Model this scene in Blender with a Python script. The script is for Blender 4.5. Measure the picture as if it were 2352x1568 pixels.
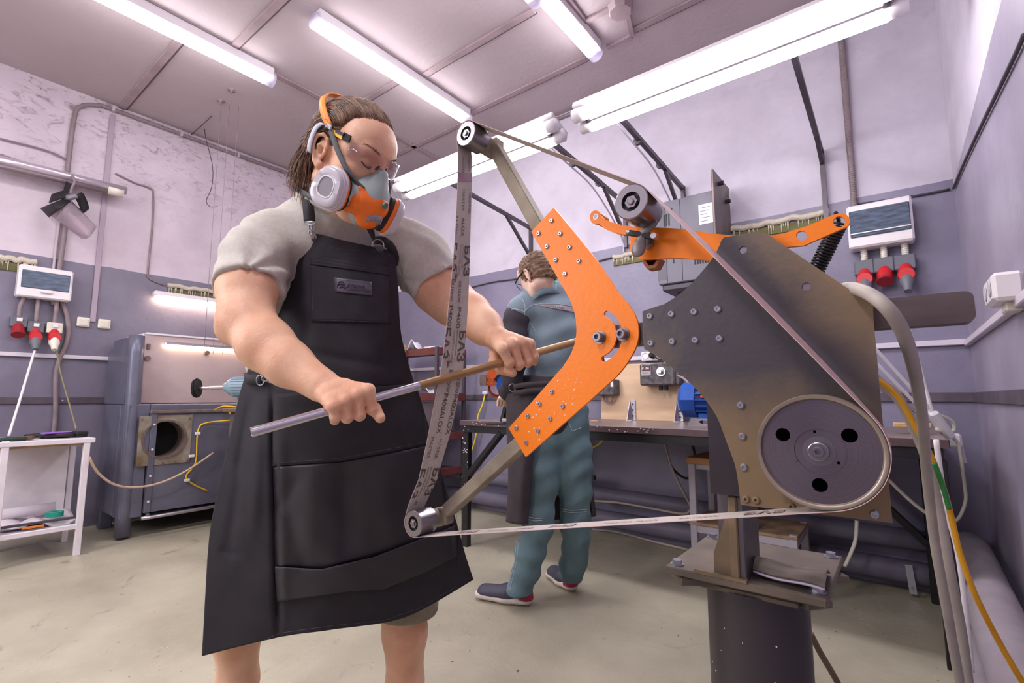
import bpy, bmesh, math, random
import numpy as np
from mathutils import Vector, Matrix
random.seed(7)
for _o in list(bpy.data.objects): bpy.data.objects.remove(_o)
SC = bpy.context.scene
COL = SC.collection
# ---------------------------------------------------------------- camera, world, exposure
FPX = 1130.0; PITCH = math.atan(128/FPX); YAW = math.radians(38)
cam = bpy.data.objects.new('camera', bpy.data.cameras.new('camera')); COL.objects.link(cam)
cam.location = (0, 0, 1.0); cam.rotation_euler = (math.radians(90)+PITCH, 0, YAW)
cam.data.sensor_width = 36; cam.data.lens = FPX/2352*36; cam.data.clip_start = 0.02
SC.camera = cam
SC.view_settings.view_transform = 'Standard'; SC.view_settings.look = 'None'
SC.view_settings.gamma = 1; SC.view_settings.exposure = 0.13; SC.view_settings.use_curve_mapping = False
W = bpy.data.worlds.new('world'); SC.world = W; W.use_nodes = True
W.node_tree.nodes['Background'].inputs[0].default_value = (0.8, 0.8, 0.9, 1)
W.node_tree.nodes['Background'].inputs[1].default_value = 0.3
TUBE_POWER = 24.0      # emission strength of the fluorescent tubes
def area(name, loc, rot, sx, sy, power, col=(1, .97, .98)):
    l = bpy.data.lights.new(name, 'AREA'); l.shape = 'RECTANGLE'; l.size = sx; l.size_y = sy; l.energy = power; l.color = col
    o = bpy.data.objects.new(name, l); o.location = loc; o.rotation_euler = rot; COL.objects.link(o); return o
# unseen fill lamps, added behind and beside the camera to brighten the room
area('rear_fill', (-.9, -1.1, 3.35), (0, 0, 0), .25, 1.6, 56)
area('rear_fill', (-3.2, -1.2, 3.35), (0, 0, 0), .25, 1.6, 50)
area('side_fill', (-3.4, -2.1, 2.1), (math.radians(78), 0, math.radians(-32)), 1.8, 1.4, 62)
# ---------------------------------------------------------------- projection helpers (a ray through a photo pixel, hit with a real plane)
_a = YAW
def ray(x, y):
    r = (x-1176)/FPX; u = -(y-784)/FPX
    F = math.cos(PITCH)-u*math.sin(PITCH); Z = math.sin(PITCH)+u*math.cos(PITCH)
    return Vector((r*math.cos(_a)-F*math.sin(_a), F*math.cos(_a)+r*math.sin(_a), Z))
CO = Vector((0, 0, 1.0))
def C(x, y, s): return CO+ray(x, y)*s
def on(x, y, ax, v):
    d = ray(x, y); return CO+d*((v-CO[ax])/d[ax])
def onX(x, y, v): return on(x, y, 0, v)
def onY(x, y, v): return on(x, y, 1, v)
def onZ(x, y, v): return on(x, y, 2, v)
CR = Vector((math.cos(_a), math.sin(_a), 0)); CF = Vector((-math.sin(_a)*math.cos(PITCH), math.cos(_a)*math.cos(PITCH), math.sin(PITCH))); CU = CR.cross(CF)
# ---------------------------------------------------------------- materials
def srgb(r, g, b):
    f = lambda c: (c/255/12.92) if c/255 <= .04045 else ((c/255+.055)/1.055)**2.4
    return (f(r), f(g), f(b), 1)
MATS = {}
def mat(name, col, rough=.6, metal=0, noise=0, nscale=8, bump=0, bscale=40, col2=None, spec=.5, trans=0, emit=0, ecol=None, ior=1.45, stretch=None, alpha=1, coat=0, sss=0):
    if name in MATS: return MATS[name]
    m = bpy.data.materials.new(name); m.use_nodes = True; nt = m.node_tree; b = nt.nodes['Principled BSDF']
    c = srgb(*col); b.inputs['Base Color'].default_value = c
    b.inputs['Roughness'].default_value = rough; b.inputs['Metallic'].default_value = metal
    b.inputs['Specular IOR Level'].default_value = spec; b.inputs['IOR'].default_value = ior
    if trans: b.inputs['Transmission Weight'].default_value = trans
    if alpha < 1: b.inputs['Alpha'].default_value = alpha
    if coat: b.inputs['Coat Weight'].default_value = coat
    if sss:
        b.inputs['Subsurface Weight'].default_value = sss; b.inputs['Subsurface Scale'].default_value = .01
    if emit:
        b.inputs['Emission Color'].default_value = srgb(*(ecol or col)); b.inputs['Emission Strength'].default_value = emit
    if noise or bump or col2:
        tc = nt.nodes.new('ShaderNodeTexCoord'); mp = nt.nodes.new('ShaderNodeMapping')
        nt.links.new(tc.outputs['Object'], mp.inputs[0])
        if stretch: mp.inputs['Scale'].default_value = stretch
    if noise or col2:
        n = nt.nodes.new('ShaderNodeTexNoise'); n.inputs['Scale'].default_value = nscale; n.inputs['Detail'].default_value = 6
        nt.links.new(mp.outputs[0], n.inputs[0])
        rp = nt.nodes.new('ShaderNodeValToRGB'); nt.links.new(n.outputs[0], rp.inputs[0])
        c2 = srgb(*col2) if col2 else tuple(x*(1-noise) for x in c[:3])+(1,)
        rp.color_ramp.elements[0].position = .35; rp.color_ramp.elements[1].position = .65
        rp.color_ramp.elements[0].color = c2; rp.color_ramp.elements[1].color = c
        nt.links.new(rp.outputs[0], b.inputs['Base Color'])
    if bump:
        n2 = nt.nodes.new('ShaderNodeTexNoise'); n2.inputs['Scale'].default_value = bscale; n2.inputs['Detail'].default_value = 4
        nt.links.new(mp.outputs[0], n2.inputs[0])
        bp = nt.nodes.new('ShaderNodeBump'); bp.inputs['Strength'].default_value = bump; bp.inputs['Distance'].default_value = .01
        nt.links.new(n2.outputs[0], bp.inputs['Height']); nt.links.new(bp.outputs[0], b.inputs['Normal'])
    MATS[name] = m; return m
def clear_mat(name, tint, refl, haze=0):
    m = bpy.data.materials.new(name); m.use_nodes = True; nt = m.node_tree; nt.nodes.clear(); L = nt.links.new
    out = nt.nodes.new('ShaderNodeOutputMaterial'); tr = nt.nodes.new('ShaderNodeBsdfTransparent'); gl = nt.nodes.new('ShaderNodeBsdfGlossy'); df = nt.nodes.new('ShaderNodeBsdfDiffuse')
    tr.inputs[0].default_value = srgb(*tint); gl.inputs['Roughness'].default_value = .04; df.inputs[0].default_value = srgb(*tint)
    fr = nt.nodes.new('ShaderNodeLayerWeight'); fr.inputs[0].default_value = .25; mu = nt.nodes.new('ShaderNodeMath'); mu.operation = 'MULTIPLY'; mu.inputs[1].default_value = refl; L(fr.outputs['Fresnel'], mu.inputs[0])
    m1 = nt.nodes.new('ShaderNodeMixShader'); m2 = nt.nodes.new('ShaderNodeMixShader'); m1.inputs[0].default_value = haze; L(tr.outputs[0], m1.inputs[1]); L(df.outputs[0], m1.inputs[2])
    L(mu.outputs[0], m2.inputs[0]); L(m1.outputs[0], m2.inputs[1]); L(gl.outputs[0], m2.inputs[2]); L(m2.outputs[0], out.inputs[0]); MATS[name] = m; return m
# ---------------------------------------------------------------- mesh builder
class MB:
    def __init__(s): s.v = []; s.f = []
    def add(s, vs, fs):
        n = len(s.v); s.v += [tuple(p) for p in vs]; s.f += [tuple(i+n for i in f) for f in fs]; return s
    def box(s, c, size, rz=0, M=None, bev=0):
        hx, hy, hz = [a/2 for a in size]
        R = M if M is not None else Matrix.Rotation(rz, 3, 'Z')
        if bev and min(hx, hy, hz) > bev*1.05:
            b = bev; P = []; idx = {}
            for sx in (-1, 1):
                for sy in (-1, 1):
                    for sz in (-1, 1):
                        for k in range(3):
                            q = [hx*sx, hy*sy, hz*sz]
                            for j in range(3):
                                if j != k: q[j] -= b*(sx, sy, sz)[j]
                            idx[(sx, sy, sz, k)] = len(P); P.append(q)
            F = []
            for k in range(3):
                o = [j for j in range(3) if j != k]
                for sg in (-1, 1):
                    l = []
                    for (a, c_) in ((-1, -1), (1, -1), (1, 1), (-1, 1)):
                        t = [0, 0, 0]; t[k] = sg; t[o[0]] = a; t[o[1]] = c_; l.append(idx[(t[0], t[1], t[2], k)])
                    F.append(l)
            for k in range(3):      # edges along k
                o = [j for j in range(3) if j != k]
                for a in (-1, 1):
                    for c_ in (-1, 1):
                        t = [0, 0, 0]; t[o[0]] = a; t[o[1]] = c_; t[k] = -1; u = list(t); u[k] = 1
                        F.append([idx[(*t, o[0])], idx[(*t, o[1])], idx[(*u, o[1])], idx[(*u, o[0])]])
            for sx in (-1, 1):
                for sy in (-1, 1):
                    for sz in (-1, 1): F.append([idx[(sx, sy, sz, k)] for k in range(3)])
            return s.add([Vector(c)+R@Vector(p) for p in P], F)
        P = [(x, y, z) for x in (-hx, hx) for y in (-hy, hy) for z in (-hz, hz)]
        return s.add([Vector(c)+R@Vector(p) for p in P], [(0, 1, 3, 2), (4, 6, 7, 5), (0, 4, 5, 1), (2, 3, 7, 6), (0, 2, 6, 4), (1, 5, 7, 3)])
    def bb(s, lo, hi, bev=0):
        return s.box([(a+b)/2 for a, b in zip(lo, hi)], [abs(b-a) for a, b in zip(lo, hi)], bev=bev)
    def bar(s, a, b, w, h, up=(0, 0, 1), bev=0):
        a = Vector(a); b = Vector(b); d = (b-a); L = d.length; x = d.normalized(); up = Vector(up)
        if abs(x.dot(up.normalized())) > .98: up = Vector((0, 1, 0))
        y = up.cross(x).normalized(); z = x.cross(y)
        return s.box((a+b)/2, (L, w, h), M=Matrix((x, y, z)).transposed(), bev=bev)
    def cyl(s, a, b, r, r2=None, n=20, caps=True):
        a = Vector(a); b = Vector(b); r2 = r if r2 is None else r2
        x = (b-a).normalized(); t = Vector((0, 0, 1)) if abs(x.z) < .9 else Vector((1, 0, 0))
        y = t.cross(x).normalized(); z = x.cross(y)
        P = []
        for k in range(n):
            an = 2*math.pi*k/n; P.append(a+(y*math.cos(an)+z*math.sin(an))*r)
        for k in range(n):
            an = 2*math.pi*k/n; P.append(b+(y*math.cos(an)+z*math.sin(an))*r2)
        F = [(k, (k+1) % n, n+(k+1) % n, n+k) for k in range(n)]
        if caps: F += [tuple(range(n))[::-1], tuple(range(n, 2*n))]
        return s.add(P, F)
    def lathe(s, a, d, prof, n=32):
        """prof: list of (along, radius); axis from a along d"""
        a = Vector(a); x = Vector(d).normalized(); t = Vector((0, 0, 1)) if abs(x.z) < .9 else Vector((1, 0, 0))
        y = t.cross(x).normalized(); z = x.cross(y); P = []; F = []
        for (l, r) in prof:
            for k in range(n):
                an = 2*math.pi*k/n; P.append(a+x*l+(y*math.cos(an)+z*math.sin(an))*max(r, 1e-5))
        for i in range(len(prof)-1):
            for k in range(n):
                F.append((i*n+k, i*n+(k+1) % n, (i+1)*n+(k+1) % n, (i+1)*n+k))
        return s.add(P, F)
    def tube(s, pts, r, n=8, smooth=4):
        P = [Vector(p) for p in pts]
        if smooth and len(P) > 2:
            Q = []
            for i in range(len(P)-1):
                p0 = P[max(i-1, 0)]; p1 = P[i]; p2 = P[i+1]; p3 = P[min(i+2, len(P)-1)]
                for k in range(smooth):
                    t = k/smooth
                    Q.append(.5*((2*p1)+(p2-p0)*t+(2*p0-5*p1+4*p2-p3)*t*t+(3*p1-p0-3*p2+p3)*t**3))
            Q.append(P[-1]); P = Q
        rs = r if isinstance(r, (list, tuple)) else [r]*len(P)
        if len(rs) != len(P): rs = list(np.interp(np.linspace(0, 1, len(P)), np.linspace(0, 1, len(rs)), rs))
        V = []; F = []; y = None
        for i, p in enumerate(P):
            d = (P[min(i+1, len(P)-1)]-P[max(i-1, 0)])
            if d.length < 1e-9: d = Vector((0, 0, 1))
            d.normalize()
            if y is None:
                t = Vector((0, 0, 1)) if abs(d.z) < .9 else Vector((1, 0, 0)); y = t.cross(d).normalized()
            else:
                y = y-d*y.dot(d); y.normalize()
            z = d.cross(y)
            for k in range(n):
                an = 2*math.pi*k/n; V.append(p+(y*math.cos(an)+z*math.sin(an))*rs[i])
        for i in range(len(P)-1):
            for k in range(n): F.append((i*n+k, i*n+(k+1) % n, (i+1)*n+(k+1) % n, (i+1)*n+k))
        F.append(tuple(range(n))[::-1]); F.append(tuple(range((len(P)-1)*n, len(P)*n)))
        return s.add(V, F)
    def ribbon(s, pts, wid, thick, nrm=None, smooth=0):
        """flat strap through pts, wid vectors (width direction*halfwidth) per point, thickness"""
        V = []; F = []
        P = [Vector(p) for p in pts]; Wd = [Vector(w) for w in wid]
        if smooth:
            A = np.array([list(p)+list(w) for p, w in zip(P, Wd)]); Q = []
            for i in range(len(A)-1):
                p0 = A[max(i-1, 0)]; p1 = A[i]; p2 = A[i+1]; p3 = A[min(i+2, len(A)-1)]
                for k in range(smooth):
                    t = k/smooth; Q.append(.5*((2*p1)+(p2-p0)*t+(2*p0-5*p1+4*p2-p3)*t*t+(3*p1-p0-3*p2+p3)*t**3))
            Q.append(A[-1]); P = [Vector(q[:3]) for q in Q]; Wd = [Vector(q[3:]) for q in Q]
        for i, p in enumerate(P):
            d = (P[min(i+1, len(P)-1)]-P[max(i-1, 0)]).normalized(); w = Wd[i]; nn = d.cross(w.normalized()).normalized()*thick/2
            V += [p-w-nn, p+w-nn, p+w+nn, p-w+nn]
        for i in range(len(P)-1):
            for k in range(4): F.append((i*4+k, i*4+(k+1) % 4, (i+1)*4+(k+1) % 4, (i+1)*4+k))
        F.append((3, 2, 1, 0)); n = (len(P)-1)*4; F.append((n, n+1, n+2, n+3))
        return s.add(V, F)
    def grid(s, G, thick=0, nrm=None):
        """G[i][j] points -> sheet (with thickness along averaged normal)"""
        A = np.array([[list(p) for p in r] for r in G]); h, w = A.shape[:2]
        if not thick:
            return s.add([tuple(p) for p in A.reshape(-1, 3)], [(i*w+j, i*w+j+1, (i+1)*w+j+1, (i+1)*w+j) for i in range(h-1) for j in range(w-1)])
        du = np.gradient(A, axis=1); dv = np.gradient(A, axis=0); N = np.cross(du, dv); N /= (np.linalg.norm(N, axis=2, keepdims=True)+1e-9)
        B = A+N*thick
        n = h*w; V = [tuple(p) for p in A.reshape(-1, 3)]+[tuple(p) for p in B.reshape(-1, 3)]
        F = []
        for i in range(h-1):
            for j in range(w-1):
                q = (i*w+j, i*w+j+1, (i+1)*w+j+1, (i+1)*w+j); F.append(q[::-1]); F.append(tuple(k+n for k in q))
        for i in range(h-1):
            F.append((i*w, (i+1)*w, (i+1)*w+n, i*w+n)); F.append((i*w+w-1, i*w+w-1+n, (i+1)*w+w-1+n, (i+1)*w+w-1))
        for j in range(w-1):
            F.append((j, j+n, j+1+n, j+1)); k = (h-1)*w; F.append((k+j, k+j+1, k+j+1+n, k+j+n))
        return s.add(V, F)
    def prism(s, loops, depth, origin=(0, 0, 0)):
        """loops: 3D planar outlines (first outer, others holes); depth vector"""
        cu = bpy.data.curves.new('t', 'CURVE'); cu.dimensions = '2D'; cu.fill_mode = 'BOTH'
        D = Vector(depth); n = D.normalized(); L0 = [[Vector(p) for p in l] for l in loops]
        o = L0[0][0]; x = (L0[0][1]-o).normalized(); x = (x-n*x.dot(n)).normalized(); y = n.cross(x)
        for l in L0:
            sp = cu.splines.new('POLY'); sp.points.add(len(l)-1); sp.use_cyclic_u = True
            for i, p in enumerate(l): d = p-o; sp.points[i].co = (d.dot(x), d.dot(y), 0, 1)
        cu.extrude = D.length/2
        ob = bpy.data.objects.new('t', cu); me = ob.to_mesh()
        vs = [o+x*v.co.x+y*v.co.y+n*(v.co.z+D.length/2) for v in me.vertices]; fs = [tuple(p.vertices) for p in me.polygons]
        ob.to_mesh_clear(); bpy.data.objects.remove(ob); bpy.data.curves.remove(cu)
        return s.add(vs, fs)
    def build(s, name, m, parent=None, smooth=False, weld=False, kind=None, angle=None, label=None):
        me = bpy.data.meshes.new(name); me.from_pydata([tuple(v) for v in s.v], [], s.f)
        bm = bmesh.new(); bm.from_mesh(me)
        if weld: bmesh.ops.remove_doubles(bm, verts=bm.verts, dist=1e-5)
        bmesh.ops.recalc_face_normals(bm, faces=bm.faces); bm.to_mesh(me); bm.free()
        me.materials.append(m)
        o = bpy.data.objects.new(name, me); COL.objects.link(o)
        if parent is not None:
            o.parent = parent; o.matrix_parent_inverse = Matrix.Translation(-_wloc(parent))
        if smooth:
            for p in me.polygons: p.use_smooth = True
            if angle is not None:
                try:
                    me.set_sharp_from_angle(angle=math.radians(angle))
                except Exception: pass
        if kind: o['kind'] = kind
        if label: o['label'] = label
        return o
def _wloc(o):
    v = Vector(o.location)
    while o.parent is not None:
        v2 = o.matrix_parent_inverse.to_translation(); o = o.parent; v += v2+Vector(o.location)
    return v
def thing(name, label, cat, loc=(0, 0, 0), group=None):
    o = bpy.data.objects.new(name, None); o.location = loc; o.empty_display_size = .05; COL.objects.link(o)
    o['label'] = label; o['category'] = cat
    if group: o['group'] = group
    return o
def tag(o, label, cat, group=None, kind=None):
    o['label'] = label; o['category'] = cat
    if group: o['group'] = group
    if kind: o['kind'] = kind
    return o
def struct(o): o['kind'] = 'structure'; return o
SM = dict(smooth=True, angle=35)
def text_mb(s, size, origin, xdir, ydir, thick=.0006, align='LEFT', squash=1, bold=0):
    cu = bpy.data.curves.new('t', 'FONT'); cu.body = s; cu.size = size; cu.align_x = align; cu.extrude = thick/2; cu.resolution_u = 2; cu.offset = bold
    ob = bpy.data.objects.new('t', cu); COL.objects.link(ob)
    me = bpy.data.meshes.new_from_object(ob.evaluated_get(bpy.context.evaluated_depsgraph_get()))
    x = Vector(xdir).normalized(); y = Vector(ydir).normalized(); n = x.cross(y)
    mb = MB(); mb.add([Vector(origin)+x*v.co.x*squash+y*v.co.y+n*v.co.z for v in me.vertices], [tuple(p.vertices) for p in me.polygons])
    bpy.data.objects.remove(ob); bpy.data.curves.remove(cu); bpy.data.meshes.remove(me)
    return mb
# ---------------------------------------------------------------- implicit surfaces: blended round cones, meshed by surface nets
class SDF:
    def __init__(s, lo, hi, h):
        s.lo = np.array(lo, float); s.h = h; s.n = np.ceil((np.array(hi)-s.lo)/h).astype(int)+1
        s.g = np.full(tuple(s.n), 1.0, np.float32)
    def _slab(s, lo, hi):
        a = np.clip(np.floor((np.array(lo)-s.lo)/s.h).astype(int), 0, s.n); b = np.clip(np.ceil((np.array(hi)-s.lo)/s.h).astype(int)+1, 0, s.n)
        if (b <= a).any(): return None
        ax = [(s.lo[i]+np.arange(a[i], b[i])*s.h).astype(np.float32) for i in range(3)]
        X, Y, Z = np.meshgrid(*ax, indexing='ij', sparse=True)
        return (slice(a[0], b[0]), slice(a[1], b[1]), slice(a[2], b[2])), X, Y, Z
    def _mix(s, sl, d, k, op):
        g = s.g[sl]
        if op == 'add':
            if k > 0:
                h = np.maximum(k-np.abs(g-d), 0)/k; s.g[sl] = np.minimum(g, d)-h*h*k*.25
            else: s.g[sl] = np.minimum(g, d)
        elif op == 'sub':
            d = -d
            if k > 0:
                h = np.maximum(k-np.abs(g-d), 0)/k; s.g[sl] = np.maximum(g, d)+h*h*k*.25
            else: s.g[sl] = np.maximum(g, d)
    def cone(s, a, b, ra, rb, k=.01, op='add', flat=None, fs=1.0):
        """round cone; flat = direction squeezed by factor fs (<1 flatter)"""
        a = np.array(a, float); b = np.array(b, float); m = max(ra, rb)+k+s.h*2
        q = s._slab(np.minimum(a, b)-m, np.maximum(a, b)+m)
        if q is None: return s
        sl, X, Y, Z = q; ba = b-a; L = max(ba@ba, 1e-9)
        x, y, z = X-a[0], Y-a[1], Z-a[2]
        t = np.clip((x*ba[0]+y*ba[1]+z*ba[2])/L, 0, 1)
        x = x-t*ba[0]; y = y-t*ba[1]; z = z-t*ba[2]
        if flat is not None:
            n = np.array(flat, float); n /= np.linalg.norm(n); w = (x*n[0]+y*n[1]+z*n[2])*(1/fs-1)
            x = x+w*n[0]; y = y+w*n[1]; z = z+w*n[2]
        d = np.sqrt(x*x+y*y+z*z)-(ra+(rb-ra)*t)
        if flat is not None: d = np.where(d > 0, d, d)*(.5+.5*fs)
        s._mix(sl, d.astype(np.float32), k, op); return s
    def chain(s, pts, rs, k=.01, **kw):
        for i in range(len(pts)-1): s.cone(pts[i], pts[i+1], rs[i], rs[i+1], k, **kw)
        return s
    def ell(s, c, r, axes=None, k=.01, op='add'):
        c = np.array(c, float); R = np.eye(3) if axes is None else np.array([list(v) for v in axes], float)
        m = max(r)+k+s.h*2; q = s._slab(c-m, c+m)
        if q is None: return s
        sl, X, Y, Z = q; x, y, z = X-c[0], Y-c[1], Z-c[2]
        u = [(x*R[i][0]+y*R[i][1]+z*R[i][2]) for i in range(3)]
        k0 = np.sqrt((u[0]/r[0])**2+(u[1]/r[1])**2+(u[2]/r[2])**2); k1 = np.sqrt((u[0]/r[0]**2)**2+(u[1]/r[1]**2)**2+(u[2]/r[2]**2)**2)
        d = k0*(k0-1)/np.maximum(k1, 1e-6); s._mix(sl, d.astype(np.float32), k, op); return s
    def fn(s, f):
        ax = [(s.lo[i]+np.arange(s.n[i])*s.h).astype(np.float32) for i in range(3)]
        X, Y, Z = np.meshgrid(*ax, indexing='ij', sparse=True); s.g = f(s.g, X, Y, Z).astype(np.float32); return s
    def mesh(s, relax=2):
        g = s.g.copy(); g[0] = g[-1] = 1; g[:, 0] = g[:, -1] = 1; g[:, :, 0] = g[:, :, -1] = 1
        ins = g < 0; n = np.array(g.shape)-1
        c = np.zeros(tuple(n), np.int8)
        for dx in (0, 1):
            for dy in (0, 1):
                for dz in (0, 1): c += ins[dx:n[0]+dx, dy:n[1]+dy, dz:n[2]+dz]
        act = (c > 0) & (c < 8); I = np.argwhere(act); idm = np.full(tuple(n), -1, np.int32); idm[act] = np.arange(len(I))
        S = np.zeros((len(I), 3)); cnt = np.zeros(len(I))
        cor = [(dx, dy, dz) for dx in (0, 1) for dy in (0, 1) for dz in (0, 1)]
        for i, p in enumerate(cor):
            for q in cor[i+1:]:
                if sum(abs(a-b) for a, b in zip(p, q)) != 1: continue
                ga = g[I[:, 0]+p[0], I[:, 1]+p[1], I[:, 2]+p[2]]; gb = g[I[:, 0]+q[0], I[:, 1]+q[1], I[:, 2]+q[2]]
                x = (ga < 0) != (gb < 0); t = np.where(x, ga/np.where(ga-gb == 0, 1, ga-gb), 0)
                S += (np.array(p)[None]+(np.array(q)-np.array(p))[None]*t[:, None])*x[:, None]; cnt += x
        V = s.lo+(I+S/cnt[:, None])*s.h; F = []
        for a in range(3):
            b, c_ = (a+1) % 3, (a+2) % 3
            sl0 = [slice(1, -1)]*3; sl0[a] = slice(0, -1); sl1 = list(sl0); sl1[a] = slice(1, None)
            e0 = ins[tuple(sl0)]; e1 = ins[tuple(sl1)]
            for sgn, cond in ((0, e0 & ~e1), (1, ~e0 & e1)):
                E = np.argwhere(cond)
                if not len(E): continue
                E[:, b] += 1; E[:, c_] += 1
                def cell(db, dc):
                    q = E.copy(); q[:, b] -= db; q[:, c_] -= dc; return idm[q[:, 0], q[:, 1], q[:, 2]]
                Q = np.stack([cell(1, 1), cell(0, 1), cell(0, 0), cell(1, 0)], 1)
                if sgn: Q = Q[:, ::-1]
                F.append(Q)
        F = np.concatenate(F); F = F[(F >= 0).all(1)]
        for _ in range(relax):
            A = np.zeros_like(V); n_ = np.zeros(len(V))
            for i in range(4):
                np.add.at(A, F[:, i], V[F[:, (i+1) % 4]]+V[F[:, (i-1) % 4]]); np.add.at(n_, F[:, i], 2)
            V = V*.5+.5*A/np.maximum(n_, 1)[:, None]
        return V, F
def mesh_np(name, V, F, m, parent=None, label=None):
    me = bpy.data.meshes.new(name); me.vertices.add(len(V)); me.vertices.foreach_set('co', np.asarray(V, np.float32).ravel())
    me.loops.add(len(F)*4); me.loops.foreach_set('vertex_index', np.asarray(F, np.int32).ravel())
    me.polygons.add(len(F)); me.polygons.foreach_set('loop_start', np.arange(len(F), dtype=np.int32)*4)
    try: me.polygons.foreach_set('loop_total', np.full(len(F), 4, np.int32))
    except Exception: pass
    me.update(calc_edges=True); me.validate()
    me.polygons.foreach_set('use_smooth', np.ones(len(me.polygons), bool)); me.materials.append(m)
    o = bpy.data.objects.new(name, me); COL.objects.link(o)
    if parent is not None: o.parent = parent; o.matrix_parent_inverse = Matrix.Translation(-_wloc(parent))
    if label: o['label'] = label
    return o
def join_vf(parts):
    V = []; F = []; n = 0
    for v, f in parts: V.append(v); F.append(f+n); n += len(v)
    return np.concatenate(V), np.concatenate(F)
# ================================================================ ROOM
XL, XR, YB, YF, ZC = -5.05, .31, 3.45, -2.6, 3.45
def two_tone(name, zb, stain=0, warm=0, lowc=((110, 104, 121), (128, 122, 141))):
    m = bpy.data.materials.new(name); m.use_nodes = True; nt = m.node_tree; b = nt.nodes['Principled BSDF']; L = nt.links.new
    g = nt.nodes.new('ShaderNodeNewGeometry'); sp = nt.nodes.new('ShaderNodeSeparateXYZ'); L(g.outputs['Position'], sp.inputs[0])
    n = nt.nodes.new('ShaderNodeTexNoise'); n.inputs['Scale'].default_value = 6; n.inputs['Detail'].default_value = 8; L(g.outputs['Position'], n.inputs[0])
    ma = nt.nodes.new('ShaderNodeMath'); ma.operation = 'MULTIPLY_ADD'; L(n.outputs[0], ma.inputs[0]); ma.inputs[1].default_value = .02; L(sp.outputs[2], ma.inputs[2])
    gt = nt.nodes.new('ShaderNodeMath'); gt.operation = 'GREATER_THAN'; L(ma.outputs[0], gt.inputs[0]); gt.inputs[1].default_value = zb+.01
    n2 = nt.nodes.new('ShaderNodeTexNoise'); n2.inputs['Scale'].default_value = 2.2; n2.inputs['Detail'].default_value = 9; n2.inputs['Roughness'].default_value = .62; L(g.outputs['Position'], n2.inputs[0])
    up = nt.nodes.new('ShaderNodeValToRGB'); L(n2.outputs[0], up.inputs[0])
    up.color_ramp.elements[0].position = .3; up.color_ramp.elements[1].position = .62
    up.color_ramp.elements[0].color = srgb(186+warm*3, 178, 192-warm*2); up.color_ramp.elements[1].color = srgb(206+warm*3, 199, 213-warm*2)
    lo = nt.nodes.new('ShaderNodeValToRGB'); L(n2.outputs[0], lo.inputs[0])
    lo.color_ramp.elements[0].position = .3; lo.color_ramp.elements[1].position = .68
    lo.color_ramp.elements[0].color = srgb(*lowc[0]); lo.color_ramp.elements[1].color = srgb(*lowc[1])
    # dark mould and scuffs
    ms = nt.nodes.new('ShaderNodeTexNoise'); ms.inputs['Scale'].default_value = 9; ms.inputs['Detail'].default_value = 12; ms.inputs['Roughness'].default_value = .75; ms.inputs['Distortion'].default_value = 1.3
    mp = nt.nodes.new('ShaderNodeMapping'); mp.inputs['Scale'].default_value = (1, .8, 1.6); L(g.outputs['Position'], mp.inputs[0]); L(mp.outputs[0], ms.inputs[0])
    mr = nt.nodes.new('ShaderNodeValToRGB'); L(ms.outputs[0], mr.inputs[0]); mr.color_ramp.elements[0].position = .52; mr.color_ramp.elements[1].position = .66
    hz = nt.nodes.new('ShaderNodeMapRange'); L(sp.outputs[2], hz.inputs[0]); hz.inputs[1].default_value = 2.55; hz.inputs[2].default_value = 3.2; hz.inputs[3].default_value = .06; hz.inputs[4].default_value = 1.0
    mm = nt.nodes.new('ShaderNodeMath'); mm.operation = 'MULTIPLY'; L(mr.outputs[0], mm.inputs[0]); L(hz.outputs[0], mm.inputs[1])
    m3 = nt.nodes.new('ShaderNodeMath'); m3.operation = 'MULTIPLY'; L(mm.outputs[0], m3.inputs[0]); m3.inputs[1].default_value = stain
    mu = nt.nodes.new('ShaderNodeMix'); mu.data_type = 'RGBA'; L(m3.outputs[0], mu.inputs[0]); L(up.outputs[0], mu.inputs[6]); mu.inputs[7].default_value = srgb(132, 116, 122)
    mx = nt.nodes.new('ShaderNodeMix'); mx.data_type = 'RGBA'; L(gt.outputs[0], mx.inputs[0]); L(lo.outputs[0], mx.inputs[6]); L(mu.outputs[2], mx.inputs[7])
    L(mx.outputs[2], b.inputs['Base Color'])
    ro = nt.nodes.new('ShaderNodeMapRange'); L(gt.outputs[0], ro.inputs[0]); ro.inputs[3].default_value = .42; ro.inputs[4].default_value = .75; L(ro.outputs[0], b.inputs['Roughness'])
    bp = nt.nodes.new('ShaderNodeBump'); bp.inputs['Strength'].default_value = .35; bp.inputs['Distance'].default_value = .02; L(n2.outputs[0], bp.inputs['Height'])
    n5 = nt.nodes.new('ShaderNodeTexNoise'); n5.inputs['Scale'].default_value = 22; n5.inputs['Detail'].default_value = 4; L(g.outputs['Position'], n5.inputs[0])
    b2 = nt.nodes.new('ShaderNodeBump'); b2.inputs['Strength'].default_value = .25; b2.inputs['Distance'].default_value = .006; L(n5.outputs[0], b2.inputs['Height']); L(bp.outputs[0], b2.inputs['Normal']); L(b2.outputs[0], b.inputs['Normal'])
    return m
MWL = two_tone('paint_left', 2.06, 1.0, 2); MWB = two_tone('paint_back', 2.165, .15, 0, ((116, 111, 132), (136, 131, 155))); MWR = two_tone('paint_right', 2.13, .35, 0, ((136, 128, 148), (164, 156, 174)))  # right wall's lower paint lightened: wear plus flash brightness put into the colour
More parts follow.
